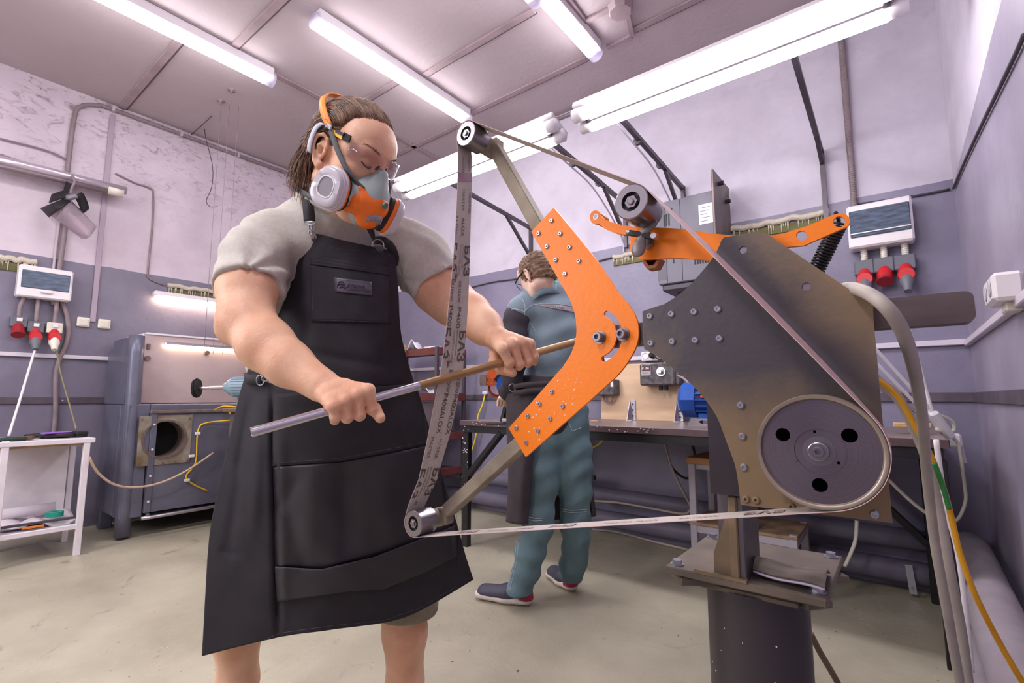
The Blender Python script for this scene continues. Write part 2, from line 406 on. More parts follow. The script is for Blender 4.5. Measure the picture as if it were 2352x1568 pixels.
def floor_mat():
    m = bpy.data.materials.new('floor_paint'); m.use_nodes = True; nt = m.node_tree; b = nt.nodes['Principled BSDF']; L = nt.links.new
    g = nt.nodes.new('ShaderNodeNewGeometry')
    def noise(sc, det, ro=.6, dist=0):
        n = nt.nodes.new('ShaderNodeTexNoise'); n.inputs['Scale'].default_value = sc; n.inputs['Detail'].default_value = det; n.inputs['Roughness'].default_value = ro; n.inputs['Distortion'].default_value = dist; L(g.outputs['Position'], n.inputs[0]); return n
    n1 = noise(1.6, 8); r1 = nt.nodes.new('ShaderNodeValToRGB'); L(n1.outputs[0], r1.inputs[0])
    r1.color_ramp.elements[0].position = .34; r1.color_ramp.elements[1].position = .66; r1.color_ramp.elements[0].color = srgb(157, 150, 131); r1.color_ramp.elements[1].color = srgb(186, 179, 159)
    n2 = noise(70, 3, .5); r2 = nt.nodes.new('ShaderNodeValToRGB'); L(n2.outputs[0], r2.inputs[0]); r2.color_ramp.elements[0].position = .70; r2.color_ramp.elements[1].position = .76
    mx = nt.nodes.new('ShaderNodeMix'); mx.data_type = 'RGBA'; L(r2.outputs[0], mx.inputs[0]); L(r1.outputs[0], mx.inputs[6]); mx.inputs[7].default_value = srgb(212, 206, 202)
    n3 = noise(3.2, 12, .72, 1.6); r3 = nt.nodes.new('ShaderNodeValToRGB'); L(n3.outputs[0], r3.inputs[0]); r3.color_ramp.elements[0].position = .60; r3.color_ramp.elements[1].position = .66
    mk = nt.nodes.new('ShaderNodeMath'); mk.operation = 'MULTIPLY'; L(r3.outputs[0], mk.inputs[0]); mk.inputs[1].default_value = .5
    m2 = nt.nodes.new('ShaderNodeMix'); m2.data_type = 'RGBA'; L(mk.outputs[0], m2.inputs[0]); L(mx.outputs[2], m2.inputs[6]); m2.inputs[7].default_value = srgb(104, 92, 88)
    n4 = noise(38, 2, .4); r4 = nt.nodes.new('ShaderNodeValToRGB'); L(n4.outputs[0], r4.inputs[0]); r4.color_ramp.elements[0].position = .73; r4.color_ramp.elements[1].position = .78
    m4 = nt.nodes.new('ShaderNodeMix'); m4.data_type = 'RGBA'; L(r4.outputs[0], m4.inputs[0]); L(m2.outputs[2], m4.inputs[6]); m4.inputs[7].default_value = srgb(84, 74, 74)
    L(m4.outputs[2], b.inputs['Base Color']); b.inputs['Roughness'].default_value = .34
    bp = nt.nodes.new('ShaderNodeBump'); bp.inputs['Strength'].default_value = .3; bp.inputs['Distance'].default_value = .02; L(n3.outputs[0], bp.inputs['Height']); L(bp.outputs[0], b.inputs['Normal'])
    return m
def plane(name, pts, m, n=1):
    mb = MB(); mb.add(pts, [(0, 1, 2, 3)]); return struct(mb.build(name, m))
def slab(name, lo, hi, m): mb = MB(); mb.bb(lo, hi); return struct(mb.build(name, m))
slab('floor', (XL-.2, YF-.2, -.1), (XR+.2, YB+.2, 0), floor_mat())
MCEIL = mat('ceiling_paint', (188, 174, 177), .85, noise=.1, nscale=1.3, bump=.3, bscale=30)
ceil = slab('ceiling', (XL-.2, YF-.2, ZC), (XR+.2, YB+.2, ZC+.1), MCEIL)
slab('wall_left', (XL-.2, YF, 0), (XL, YB, ZC), MWL)
slab('wall_back', (XL-.2, YB, 0), (XR+.2, YB+.2, ZC), MWB)
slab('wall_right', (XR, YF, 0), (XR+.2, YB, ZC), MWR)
slab('wall_front', (XL-.2, YF-.2, 0), (XR+.2, YF, ZC), MWB)
# ceiling joints (raised seams between the plasterboard sheets)
MSEAM = mat('seam_paint', (172, 152, 156), .8, noise=.2, nscale=6)
MDARKSEAM = mat('seam_dark', (112, 96, 98), .8, noise=.25, nscale=9)
def seam(a, b, w=.05, th=.012, off=.03):
    mb = MB(); mb.bar((a[0], a[1], ZC-th/2), (b[0], b[1], ZC-th/2), w, th, bev=.003); s_ = struct(mb.build('seam', MSEAM, ceil))
    d = Vector((b[0]-a[0], b[1]-a[1], 0)).normalized(); nn = Vector((-d.y, d.x, 0))*off
    mb = MB(); mb.bar((a[0]+nn.x, a[1]+nn.y, ZC-.002), (b[0]+nn.x, b[1]+nn.y, ZC-.002), .014, .006); mb.build('seam_gap', MDARKSEAM, ceil)
for a, b in [((XL, 1.06), (-3.62, 1.06)), ((-3.6, 1.32), (-2.2, 1.32)), ((-3.58, 1.0), (-3.58, 3.4)), ((-3.5, 2.27), (-2.8, 2.27)), ((-4.4, 3.02), (-2.9, 3.02)), ((-2.85, 2.95), (-1.55, 2.95)), ((-2.68, 2.35), (-1.66, 2.35)), ((XL, -.4), (XR, -.4)), ((-1.24, 2.9), (XR, 2.9))]:
    seam(a, b)
# ---- perimeter conduit at the ceiling, wall pipes
MPIPE = mat('grey_conduit', (146, 130, 134), .5, noise=.2, nscale=14)
MPIPE2 = mat('pale_conduit', (196, 182, 190), .5, noise=.1)
o = MB().tube([(XL+.02, .76, 1.70), (XL+.02, .78, 2.3), (XL+.02, .76, 2.6), (XL+.02, .765, 3.2), (XL+.02, .80, 3.33), (XL+.02, .90, 3.385), (XL+.02, 1.05, 3.4), (XL+.02, 2.2, 3.4), (XL+.02, 3.35, 3.41)], .016, n=10, smooth=5).build('conduit', MPIPE, smooth=True)
tag(o, 'grey conduit bending up the left wall and along the ceiling edge', 'conduit')
mb = MB().tube([(XL+.05, YB-.02, 3.41), (-3, YB-.02, 3.41), (-1.2, YB-.02, 3.41), (-.35, YB-.02, 3.41), (-.16, YB-.02, 3.40), (-.125, YB-.02, 3.32), (-.125, YB-.02, 2.6), (-.13, YB-.02, 2.06)], .015, n=10, smooth=6)
o = mb.build('conduit', MPIPE, smooth=True); tag(o, 'grey corrugated conduit along the back ceiling edge dropping to the right socket box', 'conduit')
k = MB()
for i in range(90): k.cyl((-.128, YB-.02, 2.08+i*.0135), (-.128, YB-.02, 2.086+i*.0135), .0175, n=10)
k.build('corrugation', MPIPE, o, smooth=True, kind='stuff')
for z_, y_ in ((3.4, 1.0), (3.4, 1.5), (3.4, 2.0), (3.4, 2.5)):
    MB().box((XL+.02, y_, z_), (.05, .02, .045), bev=.003).build('clip', MPIPE2, bpy.data.objects['conduit'])
for x_ in (-3.6, -2.4, -1.25, -.6):
    MB().box((x_, YB-.02, 3.41), (.02, .05, .045), bev=.003).build('clip', MPIPE2, o)
o = MB().tube([(XL+.012, .745, 2.45), (XL+.012, .74, 2.0), (XL+.012, .75, 1.72)], .009, n=8).build('cable', MPIPE2, smooth=True); tag(o, 'thin white conduit beside the grey pipe on the left wall', 'conduit')
o = MB().tube([onX(0, 355, XL+.03), onX(60, 375, XL+.03), onX(130, 393, XL+.03), onX(155, 405, XL+.04), onX(160, 420, XL+.06), onX(168, 445, XL+.1)], .010, n=8).build('pipe', MPIPE, smooth=True); tag(o, 'thin grey cable pipe above the silver tube on the left wall', 'cable')
o = MB().tube([onX(0, 318, XL+.02), onX(70, 335, XL+.02), onX(120, 350, XL+.02), onX(160, 370, XL+.02)], .006, n=6).build('cable', MPIPE, smooth=True); tag(o, 'upper loose cable on the far left wall under the mould', 'cable')
# vertical trunking with two switches
mb = MB(); mb.bb((XL, .985, 1.60), (XL+.014, 1.02, 3.36), bev=.002); o = mb.build('trunking', mat('trunk_wall', (168, 152, 166), .5))
tag(o, 'narrow vertical cable trunk running down the left wall to two switches', 'cable trunk')
MPL = mat('white_plastic', (232, 226, 228), .35); MPLY = mat('cream_plastic', (226, 220, 206), .4)
for i, y_ in enumerate((.945, 1.075)):
    t = thing('light_switch', ('cream square light switch left of the vertical trunk', 'cream square light switch right of the vertical trunk')[i], 'switch', (XL, y_, 1.59), 'pair of cream switches')
    MB().box((XL+.012, y_, 1.59), (.024, .078, .075), bev=.006).build('switch_base', MPLY, t)
    MB().box((XL+.028, y_, 1.588), (.01, .05, .05), M=Matrix.Rotation(.12, 3, 'Y'), bev=.003).build('rocker', MPLY, t)
# white horizontal cable trunk and steel rail around the room
MTR = mat('white_trunk', (214, 204, 216), .4); MRAIL = mat('rail_steel', (104, 94, 104), .5, metal=.3, noise=.3, nscale=12)
o = MB(); o.bb((XL, -1, 1.295), (XL+.025, YB, 1.325), bev=.003); tag(o.build('trunking', MTR), 'white horizontal cable trunk on the left wall above the rail', 'cable trunk')
o = MB(); o.bb((XL+.03, YB-.025, 1.27), (XR, YB, 1.30), bev=.003); tag(o.build('trunking', MTR), 'white horizontal cable trunk on the back wall behind the bench', 'cable trunk')
o = MB(); o.bb((XR-.025, -1, 1.262), (XR, YB-.03, 1.292), bev=.003); tag(o.build('trunking', MTR), 'white horizontal cable trunk on the right wall under the outlet', 'cable trunk')
for nm, lo, hi, lb in (('l', (XL, -1, .95), (XL+.012, YB, 1.0), 'left'), ('b', (XL+.02, YB-.012, .975), (XR, YB, 1.025), 'back'), ('r', (XR-.012, -1, .975), (XR, YB-.02, 1.025), 'right')):
    m_ = MB(); m_.bb(lo, hi, bev=.002); t = m_.build('wall_rail', MRAIL); tag(t, 'flat dark steel rail screwed along the %s wall' % lb, 'rail')
    for i in range(6):
        f_ = .12+i*.15; p = [l+(h-l)*f_ for l, h in zip(lo, hi)]
        k = [0, 0, 0]
        if nm == 'b': MB().cyl((p[0], YB-.015, 1.0), (p[0], YB-.012, 1.0), .006, n=8).build('screw', MPIPE2, t)
        elif nm == 'l': MB().cyl((XL+.012, p[1], .975), (XL+.015, p[1], .975), .006, n=8).build('screw', MPIPE2, t)
# heating pipes along the floor
MHP = mat('painted_pipe', (112, 106, 124), .55, noise=.15, nscale=7, bump=.2, bscale=25); MHPR = mat('painted_pipe_right', (156, 146, 154), .6, noise=.18, nscale=6, bump=.3, bscale=20)
o = MB().tube([(-3.4, 3.36, .30), (-2, 3.36, .29), (.28, 3.36, .265)], .052, n=18).build('heating_pipe', MHP, smooth=True); tag(o, 'upper thick painted heating pipe along the back wall', 'pipe', 'heating pipes at the foot of the back wall')
o = MB().tube([(-3.4, 3.36, .12), (-2, 3.36, .12), (.28, 3.36, .10)], .058, n=18).build('heating_pipe', MHP, smooth=True); tag(o, 'lower thick painted heating pipe along the back wall', 'pipe', 'heating pipes at the foot of the back wall')
MBR = mat('galvanised', (170, 168, 176), .4, metal=.7)
for x_ in (-1.0, -.02, -2.25):
    t = thing('pipe_bracket', 'small galvanised pipe strap on the lower back pipe, %s' % {-1.0: 'near the white stool', -.02: 'left of the bench leg', -2.25: 'by the radiator'}[x_], 'bracket', (x_, 3.3, .1), 'pipe straps')
    MB().bar((x_, 3.295, .155), (x_+.01, 3.28, .02), .03, .004, up=(0, -1, 0)).build('strap', MBR, t)
    MB().cyl((x_+.004, 3.29, .05), (x_+.004, 3.275, .05), .008, n=8).build('bolt', MBR, t)
o = MB().tube([(XR-.10, 3.2, .30), (XR-.10, 2.9, .29), (XR-.10, 1.6, .22), (XR-.10, -1, .14)], .075, n=18).build('heating_pipe', MHPR, smooth=True); tag(o, 'thick pale painted pipe running forward along the right wall', 'pipe')
o = MB().tube([(XR-.17, 3.1, .11), (XR-.17, 1.6, .09), (XR-.17, -1, .07)], .062, n=18).build('heating_pipe', MHPR, smooth=True); tag(o, 'second pale pipe on the floor below the thick right-wall pipe', 'pipe')
mb = MB(); mb.tube([(-2.45, 3.33, .16), (-2.45, 3.34, .30), (-2.45, 3.36, .42)], .02, n=10); mb.cyl((-2.62, 3.36, .12), (-2.59, 3.36, .12), .066, n=18)
tag(mb.build('pipe_tee', MHP, smooth=True), 'painted vertical pipe stub joining the back wall pipes under the radiator', 'pipe')
# radiator
t = thing('radiator', 'white ribbed radiator on the back wall behind the bench brace', 'radiator', (-2.3, 3.35, .4))
for i in range(7): MB().bb((-2.52+i*.085, 3.31, .40), (-2.45+i*.085, 3.40, .98-.16), bev=.012).build('rib', MPL, t)
o = MB().tube([(-2.52, 3.33, .5), (-2.5, 3.25, .4), (-2.38, 3.2, .32), (-2.2, 3.22, .28)], .006).build('cable', MPLY, smooth=True); tag(o, 'thin white cable hanging below the radiator', 'cable')
# dark foam-sealed strips on the walls
MFOAM = mat('foam_sealant', (206, 196, 178), .9, bump=.8, bscale=60); MGREEN = mat('olive_strip', (112, 108, 66), .8, noise=.3)
def foam(p0, p1, nrm, h, lab):
    t = thing('foam_strip', lab, 'strip', p0); a = Vector(p0); b = Vector(p1); nrm = Vector(nrm); d = b-a
    MB().bar(a+nrm*.005+Vector((0, 0, -h*.75)), b+nrm*.005+Vector((0, 0, -h*.75)), .01, h*.75).build('sealing_board', MGREEN, t)
    mb = MB(); rnd = random.Random(int(abs(a.x*100)))
    mb.tube([a+d*i/12+nrm*.012+Vector((0, 0, rnd.uniform(-.008, .008))) for i in range(13)], h*.28, n=7)
    mb.build('foam_bead', MFOAM, t, smooth=True)
    mb = MB()
    for i in range(22):
        q = a+d*rnd.random()+nrm*.012; mb.cyl(q, q+Vector((0, 0, -h*rnd.uniform(.5, 1.15))), .005, .003, n=5)
    mb.build('foam_drips', MFOAM, t, smooth=True, kind='stuff')
foam(onX(-30, 588, XL+.0), onX(84, 603, XL+.0), (1, 0, 0), .075, 'strip of cream foam above the left breaker box')
foam(onX(384, 655, XL+.0), onX(500, 672, XL+.0), (1, 0, 0), .07, 'strip of cream foam above the wall lamp behind the worker')
foam(onY(1410, 592, YB), onY(1478, 580, YB), (0, -1, 0), .06, 'strip of cream foam on the back wall by the bracket foot')
foam(onY(1672, 530, YB), onY(1905, 487, YB), (0, -1, 0), .07, 'long strip of cream foam on the back wall above the orange lever')
# thin wires on walls
MWIRE = mat('dark_wire', (70, 62, 70), .6)
def wire(pts, r, m, lab, cat='cable', smooth=4, name='cable'):
    o = MB().tube(pts, r, n=7, smooth=smooth).build(name, m, smooth=True); return tag(o, lab, cat)
wire([onY(1066, 664, YB-.01), onY(1130, 648, YB-.01), onY(1200, 638, YB-.01), onY(1330, 612, YB-.01), onY(1410, 590, YB-.01), onY(1560, 560, YB-.01)], .006, MWIRE, 'dark wire along the paint line of the back wall behind the boy')
wire([onY(1960, 470, YB-.01), onY(2100, 450, YB-.01), onY(2182, 434, YB-.01)], .006, MWIRE, 'dark wire along the paint line above the right breaker box')
wire([onX(2190, 432, XR-.008), onX(2212, 380, XR-.008), onX(2240, 318, XR-.008), onX(2275, 245, XR-.008), onX(2330, 130, XR-.008), onX(2352, 80, XR-.008)], .006, MWIRE, 'dark wire climbing the right wall along its paint line')
wire([onX(265, 398, XL+.01), onX(310, 420, XL+.01), onX(345, 432, XL+.01), onX(352, 450, XL+.01), onX(350, 520, XL+.01), onX(340, 620, XL+.01), onX(345, 640, XL+.01), onX(380, 655, XL+.01)], .007, MPIPE, 'thin painted cable bending down the left wall to the wall lamp')
wire([onX(486, 272, XL+.01), onX(470, 300, XL+.2), onX(488, 380, XL+.2), onX(486, 430, XL+.2), onX(474, 460, XL+.2), onX(482, 474, XL+.2), onX(500, 474, XL+.2)], .003, MWIRE, 'thin loose wire hanging from the ceiling left of the worker')
wire([onZ(487, 266, ZC-.01), onZ(450, 300, ZC-.01), onZ(425, 320, ZC-.01)], .003, MWIRE, 'short wire across the ceiling above the hanging loop')
for i, x_ in enumerate((508, 527, 548)):
    p = onZ(x_, 240+i*3, ZC-.01); wire([p, p+Vector((0, 0, -1.2)), p+Vector((0.01, 0, -2.1))], .0018, MPIPE, ('left', 'middle', 'right')[i]+' of three thin strings hanging from the ceiling', 'string', 1, 'string')
for (x_, y_) in ((532, 206), (507, 231)):
    p = onZ(x_, y_, ZC); o = MB().lathe(p, (0, 0, -1), [(0, .03), (.008, .028), (.01, .012), (.03, .008), (.03, .0)], n=12).build('ceiling_hook', MPIPE, smooth=True); tag(o, 'small rusty hook in the ceiling, %s' % ('nearer the tube light' if x_ == 532 else 'farther from the tube light'), 'hook', 'ceiling hooks')
# ================================================================ LIGHTS
def emis(name, col, s):
    m = bpy.data.materials.new(name); m.use_nodes = True; b = m.node_tree.nodes['Principled BSDF']; b.inputs['Base Color'].default_value = (.9, .9, .9, 1)
    b.inputs['Emission Color'].default_value = srgb(*col); b.inputs['Emission Strength'].default_value = s; return m
MTUBE = emis('fluorescent_tube', (255, 250, 255), TUBE_POWER); MTUBEW = emis('warm_tube', (255, 224, 190), 22.0)
MHOUS = mat('lamp_white', (226, 220, 226), .4); MCAP = mat('lamp_cap', (205, 200, 214), .3, trans=.3)
def tube_light(x, y0, y1, lab):
    t = thing('ceiling_light', lab, 'ceiling light', (x, (y0+y1)/2, ZC), 'fluorescent tubes on the ceiling')
    MB().bb((x-.052, y0, ZC-.075), (x+.052, y1, ZC-.001), bev=.008).build('housing', MHOUS, t)
    MB().tube([(x, y0+.05, ZC-.078), (x, y1-.05, ZC-.078)], .048, n=22).build('diffuser', MTUBE, t, smooth=True)
    for a_, b_ in ((y0-.015, y0+.055), (y1-.055, y1+.015)): MB().tube([(x, a_, ZC-.075), (x, b_, ZC-.075)], .053, n=18).build('end_cap', MCAP, t, smooth=True)
    return t
tube_light(-3.56, .1, 1.61, 'long ceiling tube light above the left hood, leftmost of the three on the ceiling')
tube_light(-2.76, 1.5, 2.90, 'long ceiling tube light ending behind the worker, middle of the three on the ceiling')
tube_light(-1.5, 2.26, 2.86, 'short visible tube light on the ceiling at top centre, nearer the back wall')
tube_light(-1.55, .78, 2.22, 'ceiling tube light cut off by the top edge at the centre')
def double_light(x0, x1, y, z, lab):
    t = thing('bench_light', lab, 'ceiling light', ((x0+x1)/2, y, z), 'double tube lights over the bench')
    ang = math.radians(-18); R = Matrix.Rotation(ang, 3, 'X')
    c = Vector(((x0+x1)/2, y, z)); L = x1-x0
    MB().box(c+R@Vector((0, 0, -.002)), (L-.1, .012, .06), M=R).build('gap_strip', MRAIL, t)  # grey strip added so the gap between the glowing tubes reads dark
    MB().box(c+R@Vector((0, 0, .034)), (L, .18, .035), M=R, bev=.006).build('reflector', MHOUS, t)
    for s_ in (-1, 1):
        MB().tube([c+R@Vector((-L/2+.06, s_*.046, -.012)), c+R@Vector((L/2-.06, s_*.046, -.012))], .036, n=16).build('tube', MTUBE, t, smooth=True)
        for e in (-1, 1):
            MB().tube([c+R@Vector((e*(L/2-.075), s_*.043, -.008)), c+R@Vector((e*(L/2+.005), s_*.043, -.008))], .038, n=16).build('end_cap', MHOUS, t, smooth=True)
    for f_ in (.22, .78):
        q = c+R@Vector((-L/2+L*f_, .07, .055)); MB().box(q, (.03, .03, .03), M=R).build('mounting_clip', MRAIL, t)
    return t
double_light(-1.30, .13, 2.27, 2.53, 'bright double tube light over the bench at the right, nearest to the ceiling corner')
double_light(-2.82, -1.43, 2.27, 2.53, 'double tube light over the bench between the worker and the top roller')
# brackets carrying the bench lights
MBK = mat('bracket_steel', (92, 84, 92), .4, metal=.6, noise=.2)
for i, (x_, lab) in enumerate(((-2.47, 'left of the boy'), (-1.57, 'behind the tension roller'), (-1.12, 'above the grey drive cabinet'), (-.27, 'above the right breaker box'))):
    t = thing('light_bracket', 'dark steel wall bracket holding the bench lights, '+lab, 'bracket', (x_, YB, 2.3), 'wall brackets for the bench lights')
    MB().bar((x_, YB-.02, 2.49), (x_, 2.34, 2.56), .026, .026).build('arm', MBK, t)
    MB().bar((x_, YB-.02, 2.51), (x_, YB-.02, 2.14 if i != 3 else 2.05), .026, .026).build('post', MBK, t)
    MB().bar((x_, YB-.04, 2.24 if i < 3 else 2.42), (x_, YB-.36 if i < 3 else YB-.25, 2.50), .022, .022).build('brace', MBK, t)
    if i in (1, 2):
        MB().tube([(x_-.03, 2.36, 2.55), (x_-.03, 2.6, 2.52), (x_-.035, 3.0, 2.47), (x_-.03, YB-.05, 2.25), (x_-.02, YB-.02, 2.1)], .006).build('cable', mat('silver_wire', (206, 198, 210), .3, metal=.4), t, smooth=True)
        MB().box((x_, 2.335, 2.545), (.055, .05, .05), bev=.012).build('bracket_cap', MHOUS, t)
        for f_ in (.3, .62): MB().cyl((x_-.012, 2.34+1.1*f_, 2.545-.04*f_), (x_-.012, 2.36+1.1*f_, 2.545-.04*f_), .026, n=10).build('cable_tie', MWIRE, t)
# junction box and trunks on the ceiling at top centre
t = thing('junction_box', 'pale round junction box on the ceiling at top centre', 'junction box', onZ(1425, 15, ZC))
q = onZ(1425, 15, ZC); MB().cyl(q+Vector((0, 0, -.045)), q, .07, .085, n=8).build('box_body', MSEAM, t)
for pl in ([(1440, 30), (1452, 82), (1395, 110)], [(1405, 20), (1342, 50)], [(1342, 48), (1300, -10)]):
    pts = [onZ(a_, b_, ZC-.012) for a_, b_ in pl]
    for i in range(len(pts)-1): MB().bar(pts[i], pts[i+1], .035, .02, bev=.003).build('trunk', MSEAM, t)
q1 = onZ(500, 130, ZC-.012)
# small metal tube fixture and face shield
MALU = mat('aluminium', (196, 190, 200), .25, metal=.85); MDARK = mat('black_rubber', (34, 30, 34), .6)
t = thing('metal_tube_rack', 'long silver tube fixed horizontally on the left wall carrying the face shield', 'rack', onX(150, 405, XL+.1))
a_ = onX(-60, 352, XL+.12); b_ = onX(290, 438, XL+.12)
MB().tube([a_, b_], .032, n=16).build('tube', mat('silver_tube', (198, 186, 198), .3, metal=.5), t, smooth=True)
MB().tube([a_+Vector((0, 0, -.045)), b_+Vector((0, -.1, -.045))], .02, n=12).build('shade', mat('tube_shade', (128, 112, 118), .4, metal=.3), t, smooth=True)
MB().tube([b_+Vector((0, -.12, -.03)), b_+Vector((0, -.02, -.03))], .036, n=14).build('end_socket', MPLY, t, smooth=True)
for y_ in (.45, .9): MB().bar((XL, y_, 2.68), (XL+.12, y_, 2.68), .02, .02).build('stay', MPIPE, t)
t = thing('face_shield', 'clear face shield with black head strap hanging from the silver tube', 'face shield', onX(165, 450, XL+.15))
MCLR = clear_mat('clear_sheet', (225, 212, 220), .5, .25)
S0 = 3.75
def cs(x, y, s=S0): return C(x, y, s)
G = []
for i in range(9):
    u = i/8; row = []
    for j in range(13):
        v = j/12; a0 = Vector((118+v*42-0, 496-v*38, 0)); a1 = Vector((187+v*36, 548-v*28, 0))
        px = a0.x*(1-u)+a1.x*u; py = a0.y*(1-u)+a1.y*u+10*math.sin(math.pi*v)*u
        row.append(cs(px, py, S0-.10*math.sin(math.pi*v)))
    G.append(row)
MB().grid(G, .003).build('visor', MCLR, t, smooth=True)
G = [[cs((92+v*53)*(1-u)+(112+v*50)*u, (478-v*22)*(1-u)+(499-v*38)*u, S0-.02-.10*math.sin(math.pi*v)) for v in np.linspace(0, 1, 9)] for u in (0, .33, .66, 1)]
MB().grid(G, .006).build('brow_band', MDARK, t, smooth=True)
MB().ribbon([cs(160, 462, S0-.02), cs(178, 448, S0), cs(190, 465, S0+.05), cs(195, 487, S0+.08), cs(178, 488, S0+.1), cs(158, 470, S0+.08)], [Vector((0, .02, .03))]*6, .004, smooth=4).build('head_strap', MDARK, t, smooth=True)
MB().ribbon([cs(116, 456, S0), cs(140, 448, S0-.03), cs(165, 440, S0-.03), cs(150, 425, S0)], [Vector((0, .005, .035))]*4, .006, smooth=3).build('crown_strap', MDARK, t, smooth=True)
MB().box(cs(165, 452, S0-.04), (.04, .07, .04), M=Matrix.Rotation(.6, 3, 'X'), bev=.01).build('ratchet', mat('grey_buckle', (120, 116, 126), .4, metal=.3), t)
MB().tube([cs(163, 400, S0+.08), cs(172, 415, S0-.03), cs(165, 432, S0-.04), cs(163, 445, S0-.03)], .009).build('hook', MPIPE, t, smooth=True)
# breaker boxes with red sockets
MRED = mat('red_plastic', (196, 36, 44), .35); MGREY = mat('grey_plastic', (104, 106, 116), .45); MREDD = mat('dark_red_plastic', (150, 28, 38), .4)
MGL = mat('tinted_cover', (96, 112, 132), .06, spec=.9, coat=.6, noise=.5, nscale=5, stretch=(3, 3, 12))
def socket(t, base, out, side, sc, open_lid, grey, facing):
    """industrial socket: grey box, angled red body, round lid"""
    b = Vector(base); out = Vector(out); side = Vector(side); upv = Vector((0, 0, 1))
    def B(c, sz, name, m, rot=0, bev=.006):
        R = Matrix((side, out, upv)).transposed(); R2 = R@Matrix.Rotation(rot, 3, 'X')
        return MB().box(b+side*c[0]*sc+out*c[1]*sc+upv*c[2]*sc, [k*sc for k in sz], M=R2, bev=bev*sc).build(name, m, t)
    o_ = B((0, .035, 0), (.095, .07, .085), 'socket_box', grey)
    d = (out*.55-upv*.83).normalized(); p0 = b+out*.04*sc-upv*.03*sc
    MB().cyl(p0, p0+d*.075*sc, .038*sc, .036*sc, n=20).build('socket_body', MRED if facing else MREDD, o_, smooth=True, angle=40)
    if open_lid:
        c = p0+d*.06*sc+out*.028*sc; MB().cyl(c, c+(out*.95+upv*.1)*.012*sc, .040*sc, .036*sc, n=20).build('socket_lid', MRED, o_, smooth=True, angle=40)
        MB().lathe(p0+d*.07*sc, d, [(0, .034*sc), (.05*sc, .034*sc), (.07*sc, .024*sc), (.11*sc, .018*sc), (.11*sc, 0)], n=16).build('plug', grey, o_, smooth=True, angle=40)
    else:
        MB().cyl(p0+d*.075*sc, p0+d*.09*sc, .040*sc, n=20).build('socket_lid', MREDD, o_, smooth=True, angle=40)
        MB().box(p0+d*.05*sc+out*.032*sc, (.02*sc, .02*sc, .02*sc)).build('latch', MREDD, o_)
    return p0+d*.18*sc
# left box
t = thing('breaker_box', 'white breaker box with dark window on the left wall above three red sockets', 'breaker box', (XL, .68, 1.83))
MB().box((XL+.05, .695, 1.845), (.10, .30, .235), bev=.01).build('box_body', MPL, t)
MB().box((XL+.10, .695, 1.86), (.012, .265, .13), bev=.004).build('cover_window', MGL, t)
MB().box((XL+.105, .70, 1.775), (.02, .07, .018), bev=.005).build('handle', MPL, t)
for i, (y_, z_) in enumerate(((.58, 1.545), (.672, 1.515), (.775, 1.52))):
    s_ = thing('wall_socket', ('dark red industrial socket, closed, leftmost under the left breaker box', 'red industrial socket with grey plug in the middle under the left breaker box', 'red industrial socket with cream plug under the right end of the left breaker box')[i], 'socket', (XL, y_, z_), 'red sockets of the left wall')
    socket(s_, (XL, y_, z_), (1, 0, 0), (0, 1, 0), .95, i > 0, MGREY if i < 2 else MPLY, i > 0)
    MB().box((XL+.075, y_, z_+.015), (.004, .03, .025)).build('label_sticker', MPL, s_)
    MB().tube([(XL+.04, y_+(.02 if i == 0 else .0), 1.74), (XL+.04, y_, 1.66), (XL+.035, y_, z_+.03)], .014, n=10).build('feed_pipe', MPIPE, s_, smooth=True)
wire([onX(87, 783, XL+.1), onX(72, 830, XL+.15), onX(45, 920, XL+.3), onX(20, 1000, XL+.45)], .008, MPL, 'white cable from the middle left socket down to the trolley')
wire([onX(128, 787, XL+.1), onX(138, 850, XL+.12), onX(160, 930, XL+.2), onX(175, 985, XL+.4)], .006, mat('olive_cable', (140, 128, 100), .5), 'thin brownish cable from the right plug of the left sockets')
wire([onX(140, 690, XL+.02), onX(155, 730, XL+.02), onX(155, 780, XL+.02), onX(135, 830, XL+.02), onX(128, 870, XL+.02), onX(127, 960, XL+.02), onX(115, 1030, XL+.02), onX(80, 1100, XL+.02), onX(20, 1145, XL+.02), onX(-30, 1180, XL+.02)], .016, MPIPE, 'thick grey hose curving down the left wall behind the trolley', 'hose', 5, 'hose')
# right box
YR = YB-.001
t = thing('breaker_box', 'white breaker box with blue tinted window on the back wall at right', 'breaker box', onY(2025, 525, YB))
c0 = onY(1942, 488, YB-.1); c1 = onY(2100, 570, YB-.1); zc_ = 1.965; xa, xb = -.165, .128
MB().box(((xa+xb)/2, YB-.055, zc_), (xb-xa, .11, .25), bev=.01).build('box_body', MPL, t)
MB().box(((xa+xb)/2-.0, YB-.112, zc_+.012), (.27, .012, .155), bev=.004).build('cover_window', MGL, t)
MB().box(((xa+xb)/2, YB-.12, zc_-.045), (.268, .006, .006)).build('window_lip', MPL, t)
for i, x_ in enumerate((-.105, -.015, .078)):
    s_ = thing('wall_socket', ('red industrial socket with hanging lid, leftmost under the right breaker box', 'closed red industrial socket in the middle under the right breaker box', 'red industrial socket with plug at the right end under the right breaker box')[i], 'socket', (x_, YB, 1.72), 'red sockets of the back wall')
    socket(s_, (x_, YB, 1.735), (0, -1, 0), (1, 0, 0), .98, i != 1, MGREY, True)
    k = MB()
    for j in range(7): k.cyl((x_+.005, YB-.045, 1.775+j*.011), (x_+.005, YB-.045, 1.782+j*.011), .017, n=12)
    k.cyl((x_+.005, YB-.045, 1.77), (x_+.005, YB-.045, 1.86), .014, n=12); k.build('feed_pipe', MPLY, s_, smooth=True, angle=40)
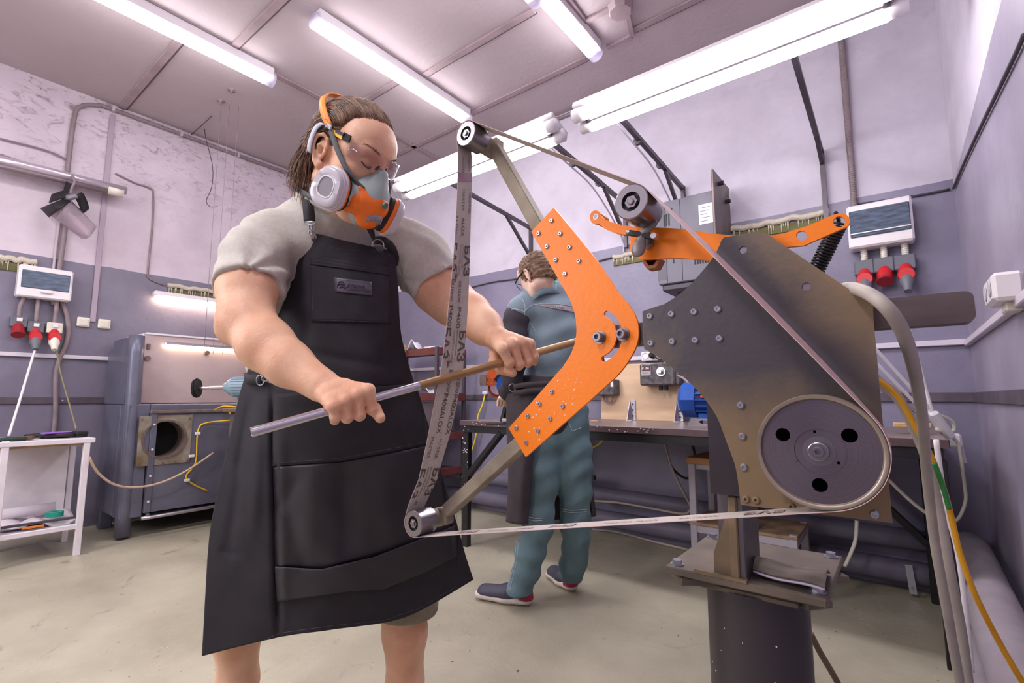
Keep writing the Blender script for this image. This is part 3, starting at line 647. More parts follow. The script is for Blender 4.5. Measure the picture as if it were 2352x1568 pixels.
# outlet on the right wall
q = onX(2340, 665, XR); t = thing('wall_outlet', 'white double outlet box on the right wall at the frame edge', 'outlet', q)
MB().box((XR-.035, q.y-.02, q.z), (.07, .17, .085), bev=.01).build('outlet_body', MPL, t)
for k_ in (-.045, .045): MB().cyl((XR-.071, q.y-.02+k_, q.z), (XR-.074, q.y-.02+k_, q.z), .024, n=20).build('socket_face', mat('outlet_hole', (196, 190, 198), .5), t)
for k_ in (-.01, .01): MB().box((XR-.035+k_*2, q.y+.067, q.z+.01), (.012, .004, .03), bev=.001).build('slot', MPIPE, t)
MB().box((XR-.02, q.y-.02, q.z-.055), (.04, .08, .03), bev=.004).build('mount_block', MPLY, t)
# wall lamp behind worker (warm)
t = thing('wall_lamp', 'warm glowing tube lamp on the left wall above the hood', 'lamp', onX(430, 690, XL))
a_ = onX(352, 676, XL+.05); b_ = Vector((XL+.05, a_.y+.75, a_.z+.005))
MB().bar(a_+Vector((0, 0, .012)), b_+Vector((0, 0, .012)), .07, .045, bev=.01).build('housing', MHOUS, t)
MB().tube([a_+Vector((.0, .03, -.025)), b_+Vector((.0, -.03, -.025))], .026, n=14).build('tube', MTUBEW, t, smooth=True)
# ================================================================ FUME HOOD (left wall)
MHB = mat('hood_paint', (112, 112, 130), .38, metal=.25, noise=.28, nscale=5, bump=.1, bscale=30)
MSTS = mat('hood_stainless', (206, 186, 182), .32, metal=.45, noise=.22, nscale=2.2, col2=(170, 148, 146))
MBLK = mat('shade_black', (14, 12, 14), .9)  # black that paints in the shade of openings and under the booth
MRUST = mat('rusty_grey', (128, 110, 104), .6, metal=.4, noise=.35, nscale=12)
XH = -4.35; Y0 = 1.08; Y1 = 2.62
t = thing('polishing_booth', 'large grey steel extraction booth with round duct hole on the left wall', 'booth', (XH-.3, 1.85, 0))
mb = MB().bb((-4.98, Y0+.03, .14), (XH-.18, Y1, .95), bev=.012)
for lo, hi in (((XH-.18, Y0+.03, .14), (XH-.02, Y0+.17, .95)), ((XH-.18, Y0+.17, .885), (XH-.02, Y1, .95)), ((XH-.18, 2.5, .14), (XH-.02, Y1, .885))): mb.bb(lo, hi, bev=.008)
mb.build('cabinet_body', MHB, t)
mb = MB(); mb.prism([[(-4.98, Y0+.03, .95), (XH-.12, Y0+.03, .95), (XH-.12, Y0+.03, 1.40), (XH-.16, Y0+.03, 1.44), (-4.98, Y0+.03, 1.36)]], (0, .03, 0)); mb.build('side_panel', MHB, t)
mb = MB(); mb.bb((-4.98, Y1-.05, .95), (XH-.1, Y1, 1.5)); mb.build('side_panel', MHB, t)
mb = MB(); mb.bb((-4.98, Y0+.06, .95), (XH-.10, Y1-.05, 1.455)); mb.build('hood_core', MHB, t)
mb = MB(); mb.bb((XH-.10, Y0+.10, .955), (XH-.085, Y1, 1.475), bev=.004); pn = mb.build('stainless_front', MSTS, t)
mb = MB(); mb.bb((-4.9, Y0+.12, 1.47), (XH-.07, Y1, 1.485), bev=.003); mb.build('top_sheet', MHOUS, t)
mb = MB(); mb.tube([(XH-.06, Y0+.07, .02), (XH-.06, Y0+.07, .8), (XH-.07, Y0+.07, .98), (XH-.1, Y0+.07, 1.455)], .048, n=20, smooth=3); mb.build('corner_column', MHB, t, smooth=True)
for (x_, y_) in ((-4.90, Y0+.08), (-4.9, Y1-.08), (XH-.08, Y1-.08)): MB().bb((x_-.04, y_-.04, 0), (x_+.04, y_+.04, .15), bev=.006).build('leg', MHB, t)
# door panel with round hole
zc, yc, rh = .69, 1.345, .135
def rect(y0, z0, y1, z1, x): return [(x, y0, z0), (x, y1, z0), (x, y1, z1), (x, y0, z1)]
def circ(c, u, v, r, n=40): return [Vector(c)+Vector(u)*r*math.cos(2*math.pi*i/n)+Vector(v)*r*math.sin(2*math.pi*i/n) for i in range(n)]
mb = MB(); mb.prism([rect(Y0+.17, .17, 2.5, .885, XH-.02), circ((XH-.02, yc, zc), (0, 1, 0), (0, 0, 1), rh)], (.02, 0, 0)); dr = mb.build('front_panel', mat('hood_door', (118, 118, 134), .35, metal=.2, noise=.2, nscale=5), t)
mb = MB(); mb.prism([rect(yc-.165, zc-.185, yc+.175, zc+.175, XH), circ((XH, yc, zc), (0, 1, 0), (0, 0, 1), rh)], (.008, 0, 0)); mb.build('duct_plate', mat('duct_plate', (164, 158, 148), .5, metal=.2, noise=.3, nscale=8, col2=(118, 100, 74)), dr)
mb = MB(); mb.lathe((XH+.014, yc, zc), (-1, 0, 0), [(0, rh+.010), (0, rh-.004), (.012, rh-.006), (.2, rh-.006)], n=40); mb.build('duct_collar', MRUST, dr, smooth=True, angle=40)
mb = MB(); mb.cyl((XH-.13, yc, zc), (XH-.135, yc, zc), rh, n=40); mb.build('duct_inside', MBLK, dr)
MB().bb((XH, Y0+.16, .88), (XH+.02, 2.5, .905), bev=.003).build('top_lip', MRUST, dr)
MB().bb((XH, Y0+.17, .17), (XH+.012, Y0+.21, .88), bev=.003).build('edge_strip', MHB, dr)
for z_ in (.25, .43, .62, .8): MB().cyl((XH+.012, Y0+.19, z_), (XH+.018, Y0+.19, z_), .008, n=10).build('screw', MHOUS, dr)
for i, (y_, z_) in enumerate(((yc-.15, zc-.17), (yc-.15, zc+.15), (yc+.16, zc-.17), (yc+.16, zc+.15), (yc, zc-.175), (yc+.08, zc-.175))): MB().cyl((XH+.008, y_, z_), (XH+.016, y_, z_), .007, n=8).build('screw', MRUST, dr)
mb = MB(); mb.tube([(XH-.02, Y0+.20, .16), (XH+.05, Y0+.19, .15), (XH+.06, Y0+.23, .145), (XH+.06, 2.4, .16)], .013, n=12); mb.build('foot_rail', mat('steel_tube', (176, 170, 178), .25, metal=.8), t, smooth=True)
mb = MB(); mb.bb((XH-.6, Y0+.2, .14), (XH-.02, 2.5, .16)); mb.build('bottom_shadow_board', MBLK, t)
mb = MB(); mb.bb((XH-.085, Y0+.13, 1.36), (XH-.07, Y0+.15, 1.40)); mb.cyl((XH-.085, Y0+.14, 1.29), (XH-.07, Y0+.14, 1.29), .02, n=12); mb.cyl((XH-.085, 1.62, 1.36), (XH-.065, 1.62, 1.36), .018, n=12); mb.build('panel_hardware', MRUST, t)
# ledge lamp of the booth
t2 = thing('booth_lamp', 'slim warm strip light on the steel front of the booth', 'lamp', (XH-.08, 1.7, 1.42))
MB().bb((XH-.085, 1.32, 1.405), (XH-.055, 2.3, 1.425), bev=.004).build('lamp_rail', MALU, t2)
MB().bb((XH-.085, 1.32, 1.388), (XH-.06, 2.3, 1.403), bev=.004).build('tube', MTUBEW, t2)
wire([(XH+.04, 1.75, .90), (XH+.05, 1.80, .82), (XH+.02, 1.62, .80), (XH+.02, 1.56, .74), (XH+.02, 1.56, .5), (XH+.02, 1.50, .4), (XH+.02, 1.56, .33), (XH+.02, 1.66, .27)], .006, mat('yellow_cable', (224, 178, 36), .45), 'yellow cable clipped to the front of the extraction booth')
for (y_, z_) in ((1.56, .72), (1.53, .55), (1.51, .37)): MB().box((XH+.018, y_, z_), (.02, .035, .02), bev=.003).build('cable_clip', MHOUS, t)
wire([onX(205, 1050, -4.15), onX(225, 1085, -4.18), onX(262, 1112, -4.2), onX(310, 1119, -4.22), onX(370, 1108, -4.22), onX(430, 1080, -4.22), onX(490, 1040, -4.22)], .008, mat('beige_cable', (186, 160, 138), .5), 'beige cable sagging in front of the booth from the trolley')
# side cabinet with wooden top, carrying the polishing motor
t = thing('side_cabinet', 'grey metal cabinet with brown top beside the booth behind the worker', 'cabinet', (-3.55, 1.9, 0))
MB().bb((-4.12, 1.70, .03), (-3.42, 2.3, .885), bev=.008).build('cabinet_body', mat('cabinet_grey', (112, 104, 108), .5, metal=.2, noise=.25, nscale=7), t)
MB().bb((-4.16, 1.66, .885), (-3.39, 2.34, .915), bev=.005).build('cabinet_top', mat('brown_top', (128, 106, 92), .55, noise=.3, nscale=9), t)
for z_ in (.3, .6): MB().bb((-4.05, 1.685, z_), (-3.5, 1.702, z_+.02)).build('panel_rib', MRAIL, t)
wire([(-4.30, 1.66, .90), (-4.17, 1.67, .93), (-4.05, 1.74, .923), (-3.9, 1.80, .923), (-3.75, 1.86, .923)], .006, MATS['yellow_cable'], 'short yellow cable lying on the brown cabinet top')
s = 3.5
t = thing('polishing_motor', 'pale blue ribbed polishing motor with a black wire brush wheel behind the worker', 'motor', C(540, 920, s))
MBRU = mat('brush_black', (30, 28, 30), .8, bump=1, bscale=120)
a_ = C(452, 891, s-.02); b_ = C(515, 888, s); d = (C(575, 887, s+.05)-a_).normalized()
mb = MB(); mb.lathe(a_-d*.018, d, [(0, 0), (0, .045), (.003, .048), (.003, .062), (.033, .062), (.033, .02), (.036, .014), (.036, 0)], n=36); mb.build('brush_wheel', MBRU, t, smooth=True, angle=40)
MB().lathe(a_-d*.022, d, [(0, 0), (0, .03), (.006, .04), (.006, 0)], n=30).build('hub', MALU, t, smooth=True, angle=40)
mb = MB()
for i in range(40):
    an = i*2*math.pi/40; u_ = d.cross(Vector((0, 0, 1))).normalized(); v_ = d.cross(u_); r_ = (u_*math.cos(an)+v_*math.sin(an)); mb.cyl(a_+r_*.055, a_+r_*.068, .005, .004, n=5)
mb.build('bristles', MBRU, t, kind='stuff')
MB().lathe(a_+d*.02, d, [(0, .010), (.06, .011), (.062, .014), (.16, .014)], n=16).build('shaft', MALU, t, smooth=True, angle=40)
MMOT = mat('motor_blue', (136, 158, 172), .4)
L_ = (b_-a_).length
MB().lathe(a_+d*L_, d, [(-.005, 0), (-.005, .03), (.01, .034), (.02, .05), (.05, .066), (.28, .066), (.30, .05), (.31, 0)], n=28).build('motor_body', MMOT, t, smooth=True, angle=50)
mb = MB()
for i in range(20):
    an = i*2*math.pi/20; u_ = d.cross(Vector((0, 0, 1))).normalized(); v_ = d.cross(u_); r_ = (u_*math.cos(an)+v_*math.sin(an))*.068
    mb.bar(a_+d*(L_+.05)+r_, a_+d*(L_+.27)+r_, .008, .006, up=r_)
mb.build('cooling_rib', MMOT, t)
zt = .915; q = a_+d*(L_+.16); MB().bb((q.x-.08, q.y-.05, zt), (q.x+.08, q.y+.05, q.z-.06), bev=.006).build('motor_foot', MMOT, t)
# ================================================================ LEFT TROLLEY
MWF = mat('white_frame', (222, 214, 220), .5, noise=.1, nscale=12); MWD = mat('ply_edge', (176, 142, 108), .6, noise=.3, nscale=14)
t = thing('tool_trolley', 'white metal trolley with wooden top by the left wall', 'trolley', (-4.45, .66, 0))
for (x_, y_) in ((-4.2, .865), (-4.66, .885), (-4.2, .49), (-4.66, .49)): MB().bb((x_-.017, y_-.017, 0), (x_+.017, y_+.017, .74), bev=.003).build('leg', MWF, t)
MB().bb((-4.7, .455, .705), (-4.18, .905, .735), bev=.003).build('top_frame', MWF, t)
MB().bb((-4.68, .475, .69), (-4.2, .885, .705)).build('wooden_board', MWD, t)
MB().bb((-4.67, .47, .165), (-4.19, .88, .195), bev=.003).build('lower_shelf', MWF, t)
MB().bb((-4.64, .505, .19), (-4.63, .86, .72)).build('back_sheet', MWF, t)
rnd = random.Random(3)
def clutter(nm, pts, r, m, lab, cat): o = MB().tube(pts, r, n=8, smooth=3).build(nm, m, smooth=True); return tag(o, lab, cat)
MPUR = mat('purple_cloth', (150, 100, 200), .6); MTEAL = mat('teal_tape', (36, 150, 128), .4)
t = thing('gloves', 'pair of black and purple work gloves lying on the white trolley', 'gloves', (-4.4, .72, .74))
mb = MB()
for i, (y_, l_) in enumerate(((.60, .14), (.635, .16), (.67, .15), (.70, .13))): mb.tube([(-4.42+.02*i, y_, .752), (-4.36+.02*i, y_+l_*.5, .757), (-4.32, y_+l_, .75)], [.013, .014, .012], n=8)
mb.build('glove_fingers', MDARK, t, smooth=True)
MB().box((-4.40, .745, .752), (.14, .16, .028), rz=.2, bev=.012).build('glove_cuff', MDARK, t, smooth=True, angle=50)
MB().box((-4.34, .74, .771), (.035, .17, .010), rz=.35, bev=.004).build('purple_trim', MPUR, t)
t = thing('hand_brush', 'dark hand brush on the right end of the white trolley top', 'brush', (-4.32, .85, .74))
MB().box((-4.32, .85, .765), (.06, .07, .022), rz=.3, bev=.006).build('brush_block', MDARK, t)
MB().box((-4.32, .85, .746), (.05, .06, .02), rz=.3).build('bristle_pad', MBRU, t)
t = thing('wire_brush', 'brown rusty wire brush on the left of the trolley top', 'brush', (-4.3, .56, .735))
MB().bar((-4.30, .50, .75), (-4.26, .62, .75), .05, .022, bev=.006).build('brush_body', mat('brown_brush', (92, 66, 54), .7), t)
clutter('cloth', [(-4.24, .46, .747), (-4.23, .52, .75), (-4.25, .58, .747)], .012, mat('dark_green_cloth', (44, 62, 52), .8), 'dark green rag at the left end of the white trolley top', 'rag')
mb = MB(); G = [[(-4.62+.38*u, .50+.36*v, .205+.022*math.sin(7*u+5*v)+.018*math.sin(11*v-4*u)+.02*v) for v in np.linspace(0, 1, 16)] for u in np.linspace(0, 1, 14)]; mb.grid(G, .004)
tag(mb.build('paper_sheet', mat('paper', (206, 196, 204), .8), smooth=True), 'crumpled pale paper on the lower shelf of the left trolley', 'paper')
mb = MB(); mb.tube([(-4.55, .50, .255), (-4.52, .80, .265)], .035, n=14); tag(mb.build('paper_roll', mat('paper_grey', (196, 188, 196), .8), smooth=True), 'rolled grey paper at the back of the lower trolley shelf', 'paper roll')
q = onX(126, 1170, -4.3); o = MB().lathe((-4.3, q.y, .245), (0, 0, 1), [(0, .02), (0, .045), (.03, .045), (.03, .02), (0, .02)], n=24).build('tape_roll', MTEAL, smooth=True, angle=40); tag(o, 'green tape roll on the lower shelf of the left trolley', 'tape')
tag(MB().bar((-4.22, .46, .235), (-4.22, .86, .235), .02, .014, bev=.002).build('steel_bar', MATS['dark_wire']), 'dark steel bar along the lower trolley shelf', 'bar')
tag(MB().bar((-4.21, .60, .215), (-4.21, .70, .215), .02, .012, bev=.002).build('orange_tool', mat('orange_small', (210, 120, 50), .5)), 'small orange handled tool on the lower trolley shelf', 'tool')
# ================================================================ MAROON SHELF (behind the belt)
MMAR = mat('maroon_paint', (104, 48, 46), .45, noise=.3, nscale=10); MWDS = mat('shelf_dark', (70, 56, 58), .6)
t = thing('shelving_rack', 'maroon steel shelving rack between the worker and the bench', 'shelf', (-3.55, 3.1, 0))
x0, x1, y0, y1 = -3.95, -3.13, 2.98, 3.30
for z_ in (.36, .66, 1.0, 1.40):
    sh = MB().bb((x0, y0, z_), (x1, y1, z_+.012)).build('shelf', MWDS, t)
    MB().bb((x0, y0-.012, z_-.03), (x1, y0, z_+.035), bev=.003).build('front_edge', MMAR, sh)
    MB().bb((x1, y0-.012, z_-.03), (x1+.012, y1, z_+.035), bev=.003).build('side_edge', MMAR, sh)
for (x_, y_) in ((x1-.01, y0-.02), (x1-.01, y1), (x0, y0-.02), (x0, y1)): MB().bb((x_-.015, y_-.015, 0), (x_+.015, y_+.015, 1.44), bev=.002).build('upright', MBK, t)
MB().bar((-3.55, 2.96, 1.43), (-3.66, 2.95, .95), .03, .02).build('diagonal_strut', MRUST, t)
MB().bb((-3.6, 3.0, 0.69), (-3.2, 3.25, .95), bev=.005).build('drawer_box', mat('drawer_grey', (86, 76, 84), .5, noise=.2), t)
# things on the shelves
q = Vector((-3.60, 3.02, 1.412))
tag(MB().box((q.x-.18, 3.03, 1.435), (.10, .05, .045), bev=.004).build('dark_box', MWDS), 'small dark block on the top maroon shelf', 'block')
tag(MB().box((q.x-.09, 3.03, 1.453), (.07, .05, .08), bev=.006).build('wood_block', mat('pine', (206, 168, 112), .6, noise=.2)), 'upright pine wood block on the top maroon shelf', 'wood block')
G = [[(q.x+.0+.30*v, 3.0+.10*u, 1.416+.10*math.exp(-((v-.25)/.16)**2)*(1-u*.4)+.02*abs(math.sin(9*v+3*u))) for v in np.linspace(0, 1, 22)] for u in np.linspace(0, 1, 8)]
tag(MB().grid(G, .003).build('plastic_bag', mat('white_bag', (226, 222, 230), .35), smooth=True), 'crumpled white plastic bag on the top maroon shelf', 'bag')
t2 = tag(MB().box((-3.27, 3.02, 1.432), (.16, .06, .038), bev=.003).build('small_carton', mat('carton_white', (224, 220, 228), .5)), 'small white and blue carton on the top shelf behind the belt', 'carton')
MB().box((-3.22, 2.988, 1.432), (.06, .002, .02)).build('blue_print', mat('blue_print', (60, 76, 170), .5), t2)
G = [[(-3.72+.5*v, 3.0+.16*u, 1.016+.11*math.sin(math.pi*v)*(1-.5*u)+.02*math.sin(12*v+5*u)) for v in np.linspace(0, 1, 22)] for u in np.linspace(0, 1, 8)]
tag(MB().grid(G, .004).build('rag_pile', mat('white_rag', (214, 208, 214), .8), smooth=True), 'pile of white rags on the second maroon shelf', 'rags')
tag(MB().box((-3.80, 2.99, 1.04), (.05, .05, .05), bev=.01).build('yellow_tin', mat('yellow_tin', (222, 178, 40), .4)), 'small yellow tin on the second maroon shelf', 'tin')
t = thing('bottle', 'dark green bottle with yellow cap and yellow label on the lower maroon shelf', 'bottle', (-3.27, 3.02, .372))
MB().lathe((-3.27, 3.02, .374), (0, 0, 1), [(0, 0), (0, .043), (.02, .046), (.13, .046), (.16, .03), (.175, .016), (.185, .016)], n=22).build('bottle_body', mat('bottle_green', (44, 60, 52), .2), t, smooth=True, angle=50)
MB().cyl((-3.27, 3.02, .553), (-3.27, 3.02, .59), .022, n=16).build('cap', mat('cap_yellow', (220, 176, 40), .4), t)
MB().cyl((-3.27, 3.02, .39), (-3.27, 3.02, .50), .0475, n=22, caps=False).build('label_wrap', mat('label_yellow', (232, 220, 30), .5), t, smooth=True)
MB().box((-3.27+.02, 2.974, .455), (.05, .003, .02)).build('red_print', mat('print_red', (190, 40, 40), .5), t)
tag(MB().tube([(-3.55, 3.0, .688), (-3.4, 2.97, .70), (-3.2, 2.98, .69)], .02).build('tool_roll', MDARK, smooth=True), 'dark tool lying on the third maroon shelf', 'tool')
# ================================================================ BENCH
MBT = mat('bench_edge', (96, 76, 80), .4, noise=.25, nscale=12); MBTT = mat('bench_top', (128, 112, 108), .35, noise=.2, nscale=6, stretch=(1, 4, 1)); MBL = mat('black_frame', (34, 31, 34), .45, noise=.35, nscale=30)
t = thing('workbench', 'long workbench with dark brown top on a black angle-iron frame', 'workbench', (-1.1, 3, 0))
zb = .84; bt = MB().bb((-2.42, 2.515, zb-.032), (.135, 3.38, zb), bev=.003).build('bench_top', MBTT, t)
MB().bb((-2.422, 2.508, zb-.033), (.137, 2.516, zb-.001)).build('front_edge', MBT, bt); MB().bb((.134, 2.515, zb-.033), (.14, 3.38, zb-.001)).build('end_edge', MBT, bt)
for (lo, hi) in (((-2.40, 2.52, zb-.08), (.12, 2.56, zb-.033)), ((-2.40, 3.30, zb-.08), (.12, 3.34, zb-.033)), ((-2.40, 2.56, zb-.08), (-2.36, 3.3, zb-.033)), ((.08, 2.56, zb-.08), (.12, 3.3, zb-.033))): MB().bb(lo, hi, bev=.002).build('apron_rail', MBL, t)
for (x_, y_) in ((-2.38, 2.54), (-2.38, 3.27), (.10, 2.54), (.085, 3.27)): MB().bb((x_-.028, y_-.02, 0), (x_+.028, y_+.02, zb-.08), bev=.003).build('leg', MBL, t)
MB().bar((-2.37, 2.54, .46), (-2.07, 2.54, zb-.07), .03, .05, up=(0, -1, 0)).build('diagonal_brace', MBL, t)
MB().bar((.08, 2.56, .5), (.08, 2.90, zb-.07), .03, .05, up=(1, 0, 0)).build('diagonal_brace', MBL, t)
MB().bar((.06, 3.27, .28), (-.36, 3.27, zb-.12), .03, .07, up=(0, -1, 0)).build('diagonal_brace', MBL, t)
MB().bar((-2.38, 3.27, .46), (-2.08, 3.27, zb-.07), .03, .05, up=(0, -1, 0)).build('diagonal_brace', MBL, t)
MB().bar((-2.36, 3.2, .43), (-1.75, 3.2, .43), .03, .03).build('cross_bar', MBL, t)
for i in range(14):
    pass
sp = MB(); rnd = random.Random(5)
for i in range(70): sp.box((rnd.uniform(-2.3, -1.0) if i < 40 else rnd.uniform(-2.41, -2.35), 2.506 if i < 40 else 2.518, zb-.015+rnd.uniform(-.012, .012) if i < 40 else rnd.uniform(.3, .8)), (.006*rnd.random()+.003, .003, .004))
sp.build('paint_specks', MHOUS, t, kind='stuff')
# plywood upright with drive box
t = thing('plywood_panel', 'upright pale plywood panel standing on the bench', 'panel', (-1.44, 3.3, zb))
c0 = onY(1384, 975, 3.30); c1 = onY(1566, 975, 3.30)
MPLYW = mat('plywood', (222, 190, 156), .55, noise=.14, nscale=4, stretch=(1, 1, 5))
MB().bb((c0.x, 3.28, zb), (c1.x, 3.30, 1.235), bev=.002).build('board', MPLYW, t)
for x_ in ((c0.x+c1.x)/2-.04, c1.x):
    an = MB(); an.bb((x_-.02, 3.272, zb), (x_+.02, 3.279, zb+.14)); an.bb((x_-.02, 3.20, zb), (x_+.02, 3.272, zb+.005)); an.prism([[(x_-.02, 3.272, zb+.14), (x_-.02, 3.272, zb), (x_-.02, 3.21, zb)]], (.003, 0, 0)); b_ = an.build('angle_bracket', MALU, t)
    for z_ in (.03, .07, .11): MB().cyl((x_, 3.2725, zb+z_), (x_, 3.270, zb+z_), .007, n=8).build('slot', MATS['dark_wire'], b_)
def fx(x, y, Y): return onY(x, y, Y)
def facebox(px0, py0, px1, py1, Y, dep, m, name, parent, bev=.006):
    a = fx(px0, py0, Y); b = fx(px1, py1, Y); mb = MB().bb((a.x, Y, b.z), (b.x, Y+dep, a.z), bev=bev); return mb.build(name, m, parent)
MVFD = mat('dusty_black', (58, 54, 58), .55, noise=.4, nscale=30, col2=(104, 98, 100))
t = thing('drive_controller', 'dusty black motor speed controller with red display on the plywood', 'controller', fx(1510, 880, 3.18))
facebox(1468, 836, 1550, 884, 3.17, .11, MVFD, 'controller_body', t, .01); facebox(1540, 848, 1562, 884, 3.19, .09, MVFD, 'terminal_box', t, .006)
facebox(1472, 837, 1495, 862, 3.165, .006, mat('panel_grey', (164, 158, 160), .4), 'display_panel', t, .001)
facebox(1474, 839, 1493, 850, 3.161, .005, mat('display_black', (40, 14, 18), .3), 'display', t, .001)
p_ = fx(1475, 848.5, 3.159); text_mb('F 150', .021, p_, (1, 0, 0), (0, 0, 1), .001, squash=1.0).build('display_digits', emis('led_red', (255, 40, 50), 2.2), t)
for k_, l_ in enumerate(('RUN ▪ ', 'STOP ▪')): pass
p_ = fx(1477, 857, 3.163); text_mb('RUN FWD', .007, p_, (1, 0, 0), (0, 0, 1)).build('panel_print', MDARK, t)
c_ = fx(1518, 853, 3.165); MB().lathe(c_, (0, -1, 0), [(0, .03), (.002, .03), (.002, .022), (.006, .022), (.008, .013), (.03, .012), (.03, 0)], n=24).build('speed_knob', MALU, t, smooth=True, angle=40)
for x_ in (1518, 1530): a_ = fx(x_, 886, 3.2); MB().cyl(a_+Vector((0, 0, .01)), a_+Vector((0, 0, -.03)), .014, n=6).build('cable_gland', MDARK, t)
t = thing('wall_outlet', 'white outlet with black plug on the back wall above the plywood panel', 'outlet', fx(1492, 818, 3.43))
facebox(1472, 808, 1512, 828, 3.40, .05, MPL, 'outlet_body', t, .006)
c_ = fx(1482, 817, 3.398); MB().lathe(c_, (0, -1, 0), [(0, .026), (.002, .026), (.002, .021), (-.008, .02), (-.008, 0)], n=20).build('socket_face', mat('outlet_face', (214, 210, 214), .4), t, smooth=True, angle=30)
for k_ in (-.009, .009): MB().cyl(c_+Vector((k_, .006, 0)), c_+Vector((k_, .004, 0)), .003, n=8).build('hole', MDARK, t)
c_ = fx(1500, 816, 3.398); MB().lathe(c_, (0, -1, 0), [(0, .024), (.03, .022), (.045, .012), (.045, 0)], n=18).build('plug', MDARK, t, smooth=True, angle=40)
wire([c_+Vector((0, -.04, 0)), c_+Vector((.04, -.05, -.02)), fx(1522, 832, 3.3)], .006, MDARK, 'black plug cable dropping from the back wall outlet')
wire([fx(1556, 862, 3.16), fx(1572, 870, 3.14), fx(1584, 885, 3.12), fx(1592, 905, 3.1)], .009, MPIPE, 'grey cable from the speed controller to the blue motor')
t = thing('drive_controller', 'small dark controller box with hanging loop cables left of the plywood', 'controller', fx(1385, 890, 3.25))
facebox(1350, 872, 1412, 908, 3.2, .12, MVFD, 'controller_body', t, .008); facebox(1402, 875, 1408, 888, 3.197, .004, MPL, 'sticker', t, .001)
MB().tube([fx(1385, 908, 3.25), fx(1390, 922, 3.25), fx(1403, 923, 3.25), fx(1408, 912, 3.25)], .007).build('loop_cable', MPIPE, t, smooth=True)
# blue motor
t = thing('electric_motor', 'blue electric motor with cooling fins on a grey base on the bench', 'motor', fx(1610, 985, 2.95))
MBLU = mat('motor_paint', (34, 86, 178), .4, noise=.2, nscale=14); MBLUD = mat('motor_paint_dark', (26, 60, 128), .45)
ym = 2.98; a_ = fx(1565, 918, ym); rm = .105; zc_ = a_.z+.0
mb = MB(); mb.lathe((a_.x, ym, zc_), (1, 0, 0), [(0, 0), (0, .07), (.015, .095), (.03, rm), (.105, rm), (.105, .09)], n=10); mb.build('fan_cover', MBLU, t, smooth=True, angle=25)
MB().lathe((a_.x+.10, ym, zc_), (1, 0, 0), [(0, .088), (.26, .088), (.26, 0)], n=28).build('motor_body', MBLUD, t, smooth=True, angle=40)
for i in range(18):
    an = math.radians(-100+i*20); r_ = Vector((0, -math.cos(an), math.sin(an)))
    MB().bar(Vector((a_.x+.11, ym, zc_))+r_*.094, Vector((a_.x+.34, ym, zc_))+r_*.094, .005, .022, up=r_).build('cooling_fin', MBLU, t)
MB().bb((a_.x+.12, ym-.08, .875), (a_.x+.34, ym+.08, zc_-.075), bev=.006).build('motor_foot', MBLU, t)
MB().box((a_.x+.16, ym-.104, zc_+.02), (.03, .006, .012)).build('orange_sticker', mat('sticker_orange', (220, 90, 50), .5), t)
mb = MB(); mb.prism([[(a_.x+.07, ym-.12, zb), (a_.x+.45, ym-.12, zb), (a_.x+.45, ym-.12, .88), (a_.x+.09, ym-.12, .88)], [(a_.x+.15, ym-.12, zb+.012), (a_.x+.13, ym-.12, zb+.022), (a_.x+.15, ym-.12, zb+.031), (a_.x+.40, ym-.12, zb+.031), (a_.x+.42, ym-.12, zb+.022), (a_.x+.40, ym-.12, zb+.012)]], (0, .005, 0)); mb.bb((a_.x+.09, ym-.115, .872), (a_.x+.45, ym+.12, .88)); mb.build('motor_base', MBR, t)
tag(MB().tube([fx(1590, 968, 2.95), fx(1600, 972, 2.93), fx(1608, 966, 2.95)], .02).build('rag', MATS['white_rag'], smooth=True), 'small white rag beside the grey motor base', 'rag')
tag(MB().box(fx(1365, 967, 3.0), (.05, .03, .012), rz=.4, bev=.003).build('wood_chip', MATS['pine']), 'small wood scrap on the bench behind the boy', 'wood scrap')
# small bench grinder with orange plate (behind the hand)
t = thing('bench_grinder', 'small orange belt grinder with blue wheel on the bench behind the rod', 'grinder', C(1150, 960, 2.75))
s = 2.85
MORS = mat('orange_plate_small', (214, 92, 36), .45)
def cz(x, y, ss=s): return C(x, y, ss)
mb = MB(); nrm = (CO-cz(1130, 865)).normalized(); mb.prism([[cz(1115, 862), cz(1115, 885), cz(1141, 885), cz(1141, 845), cz(1130, 842)]], tuple(nrm*-.012)); pl_ = mb.build('side_plate', MORS, t)
for (x_, y_) in ((1120, 867), (1130, 867), (1120, 880), (1130, 880), (1140, 880)): MB().cyl(cz(x_, y_)+nrm*.003, cz(x_, y_), .005, n=8).build('screw', MALU, pl_)
mb = MB(); a_ = cz(1104, 863); b_ = cz(1115, 885); c_ = (a_+b_)/2; mb.bar(cz(1103, 873), cz(1117, 873), .055, .06); mb.build('tool_arm', MRUST, t); MB().bar(cz(1102.5, 873), cz(1103, 873), .035, .038).build('tool_arm_hollow', MBLK, t)
MB().lathe(cz(1168, 884), nrm, [(-.02, 0), (-.02, .07), (.03, .07), (.03, .0)], n=28).build('blue_wheel', MBLU, t, smooth=True, angle=40)
MB().lathe(cz(1142, 890, s+.04), nrm, [(-.01, 0), (-.01, .055), (.02, .055), (.02, 0)], n=26).build('red_wheel', mat('red_disc', (150, 40, 40), .5), t, smooth=True, angle=40)
MB().lathe(cz(1142, 890, s+.01), nrm, [(0, 0), (0, .04), (.01, .04), (.01, 0)], n=22).build('steel_disc', MALU, t, smooth=True, angle=40)
MB().bar(cz(1144, 876), cz(1165, 879), .03, .03, bev=.006).build('axle_housing', MALU, t)
MB().cyl(cz(1122, 818), cz(1132, 828), .016, n=10).build('tracking_knob', MALU, t)
MB().bar(cz(1130, 824), cz(1140, 848), .022, .02, bev=.005).build('upper_arm', MORS, t)
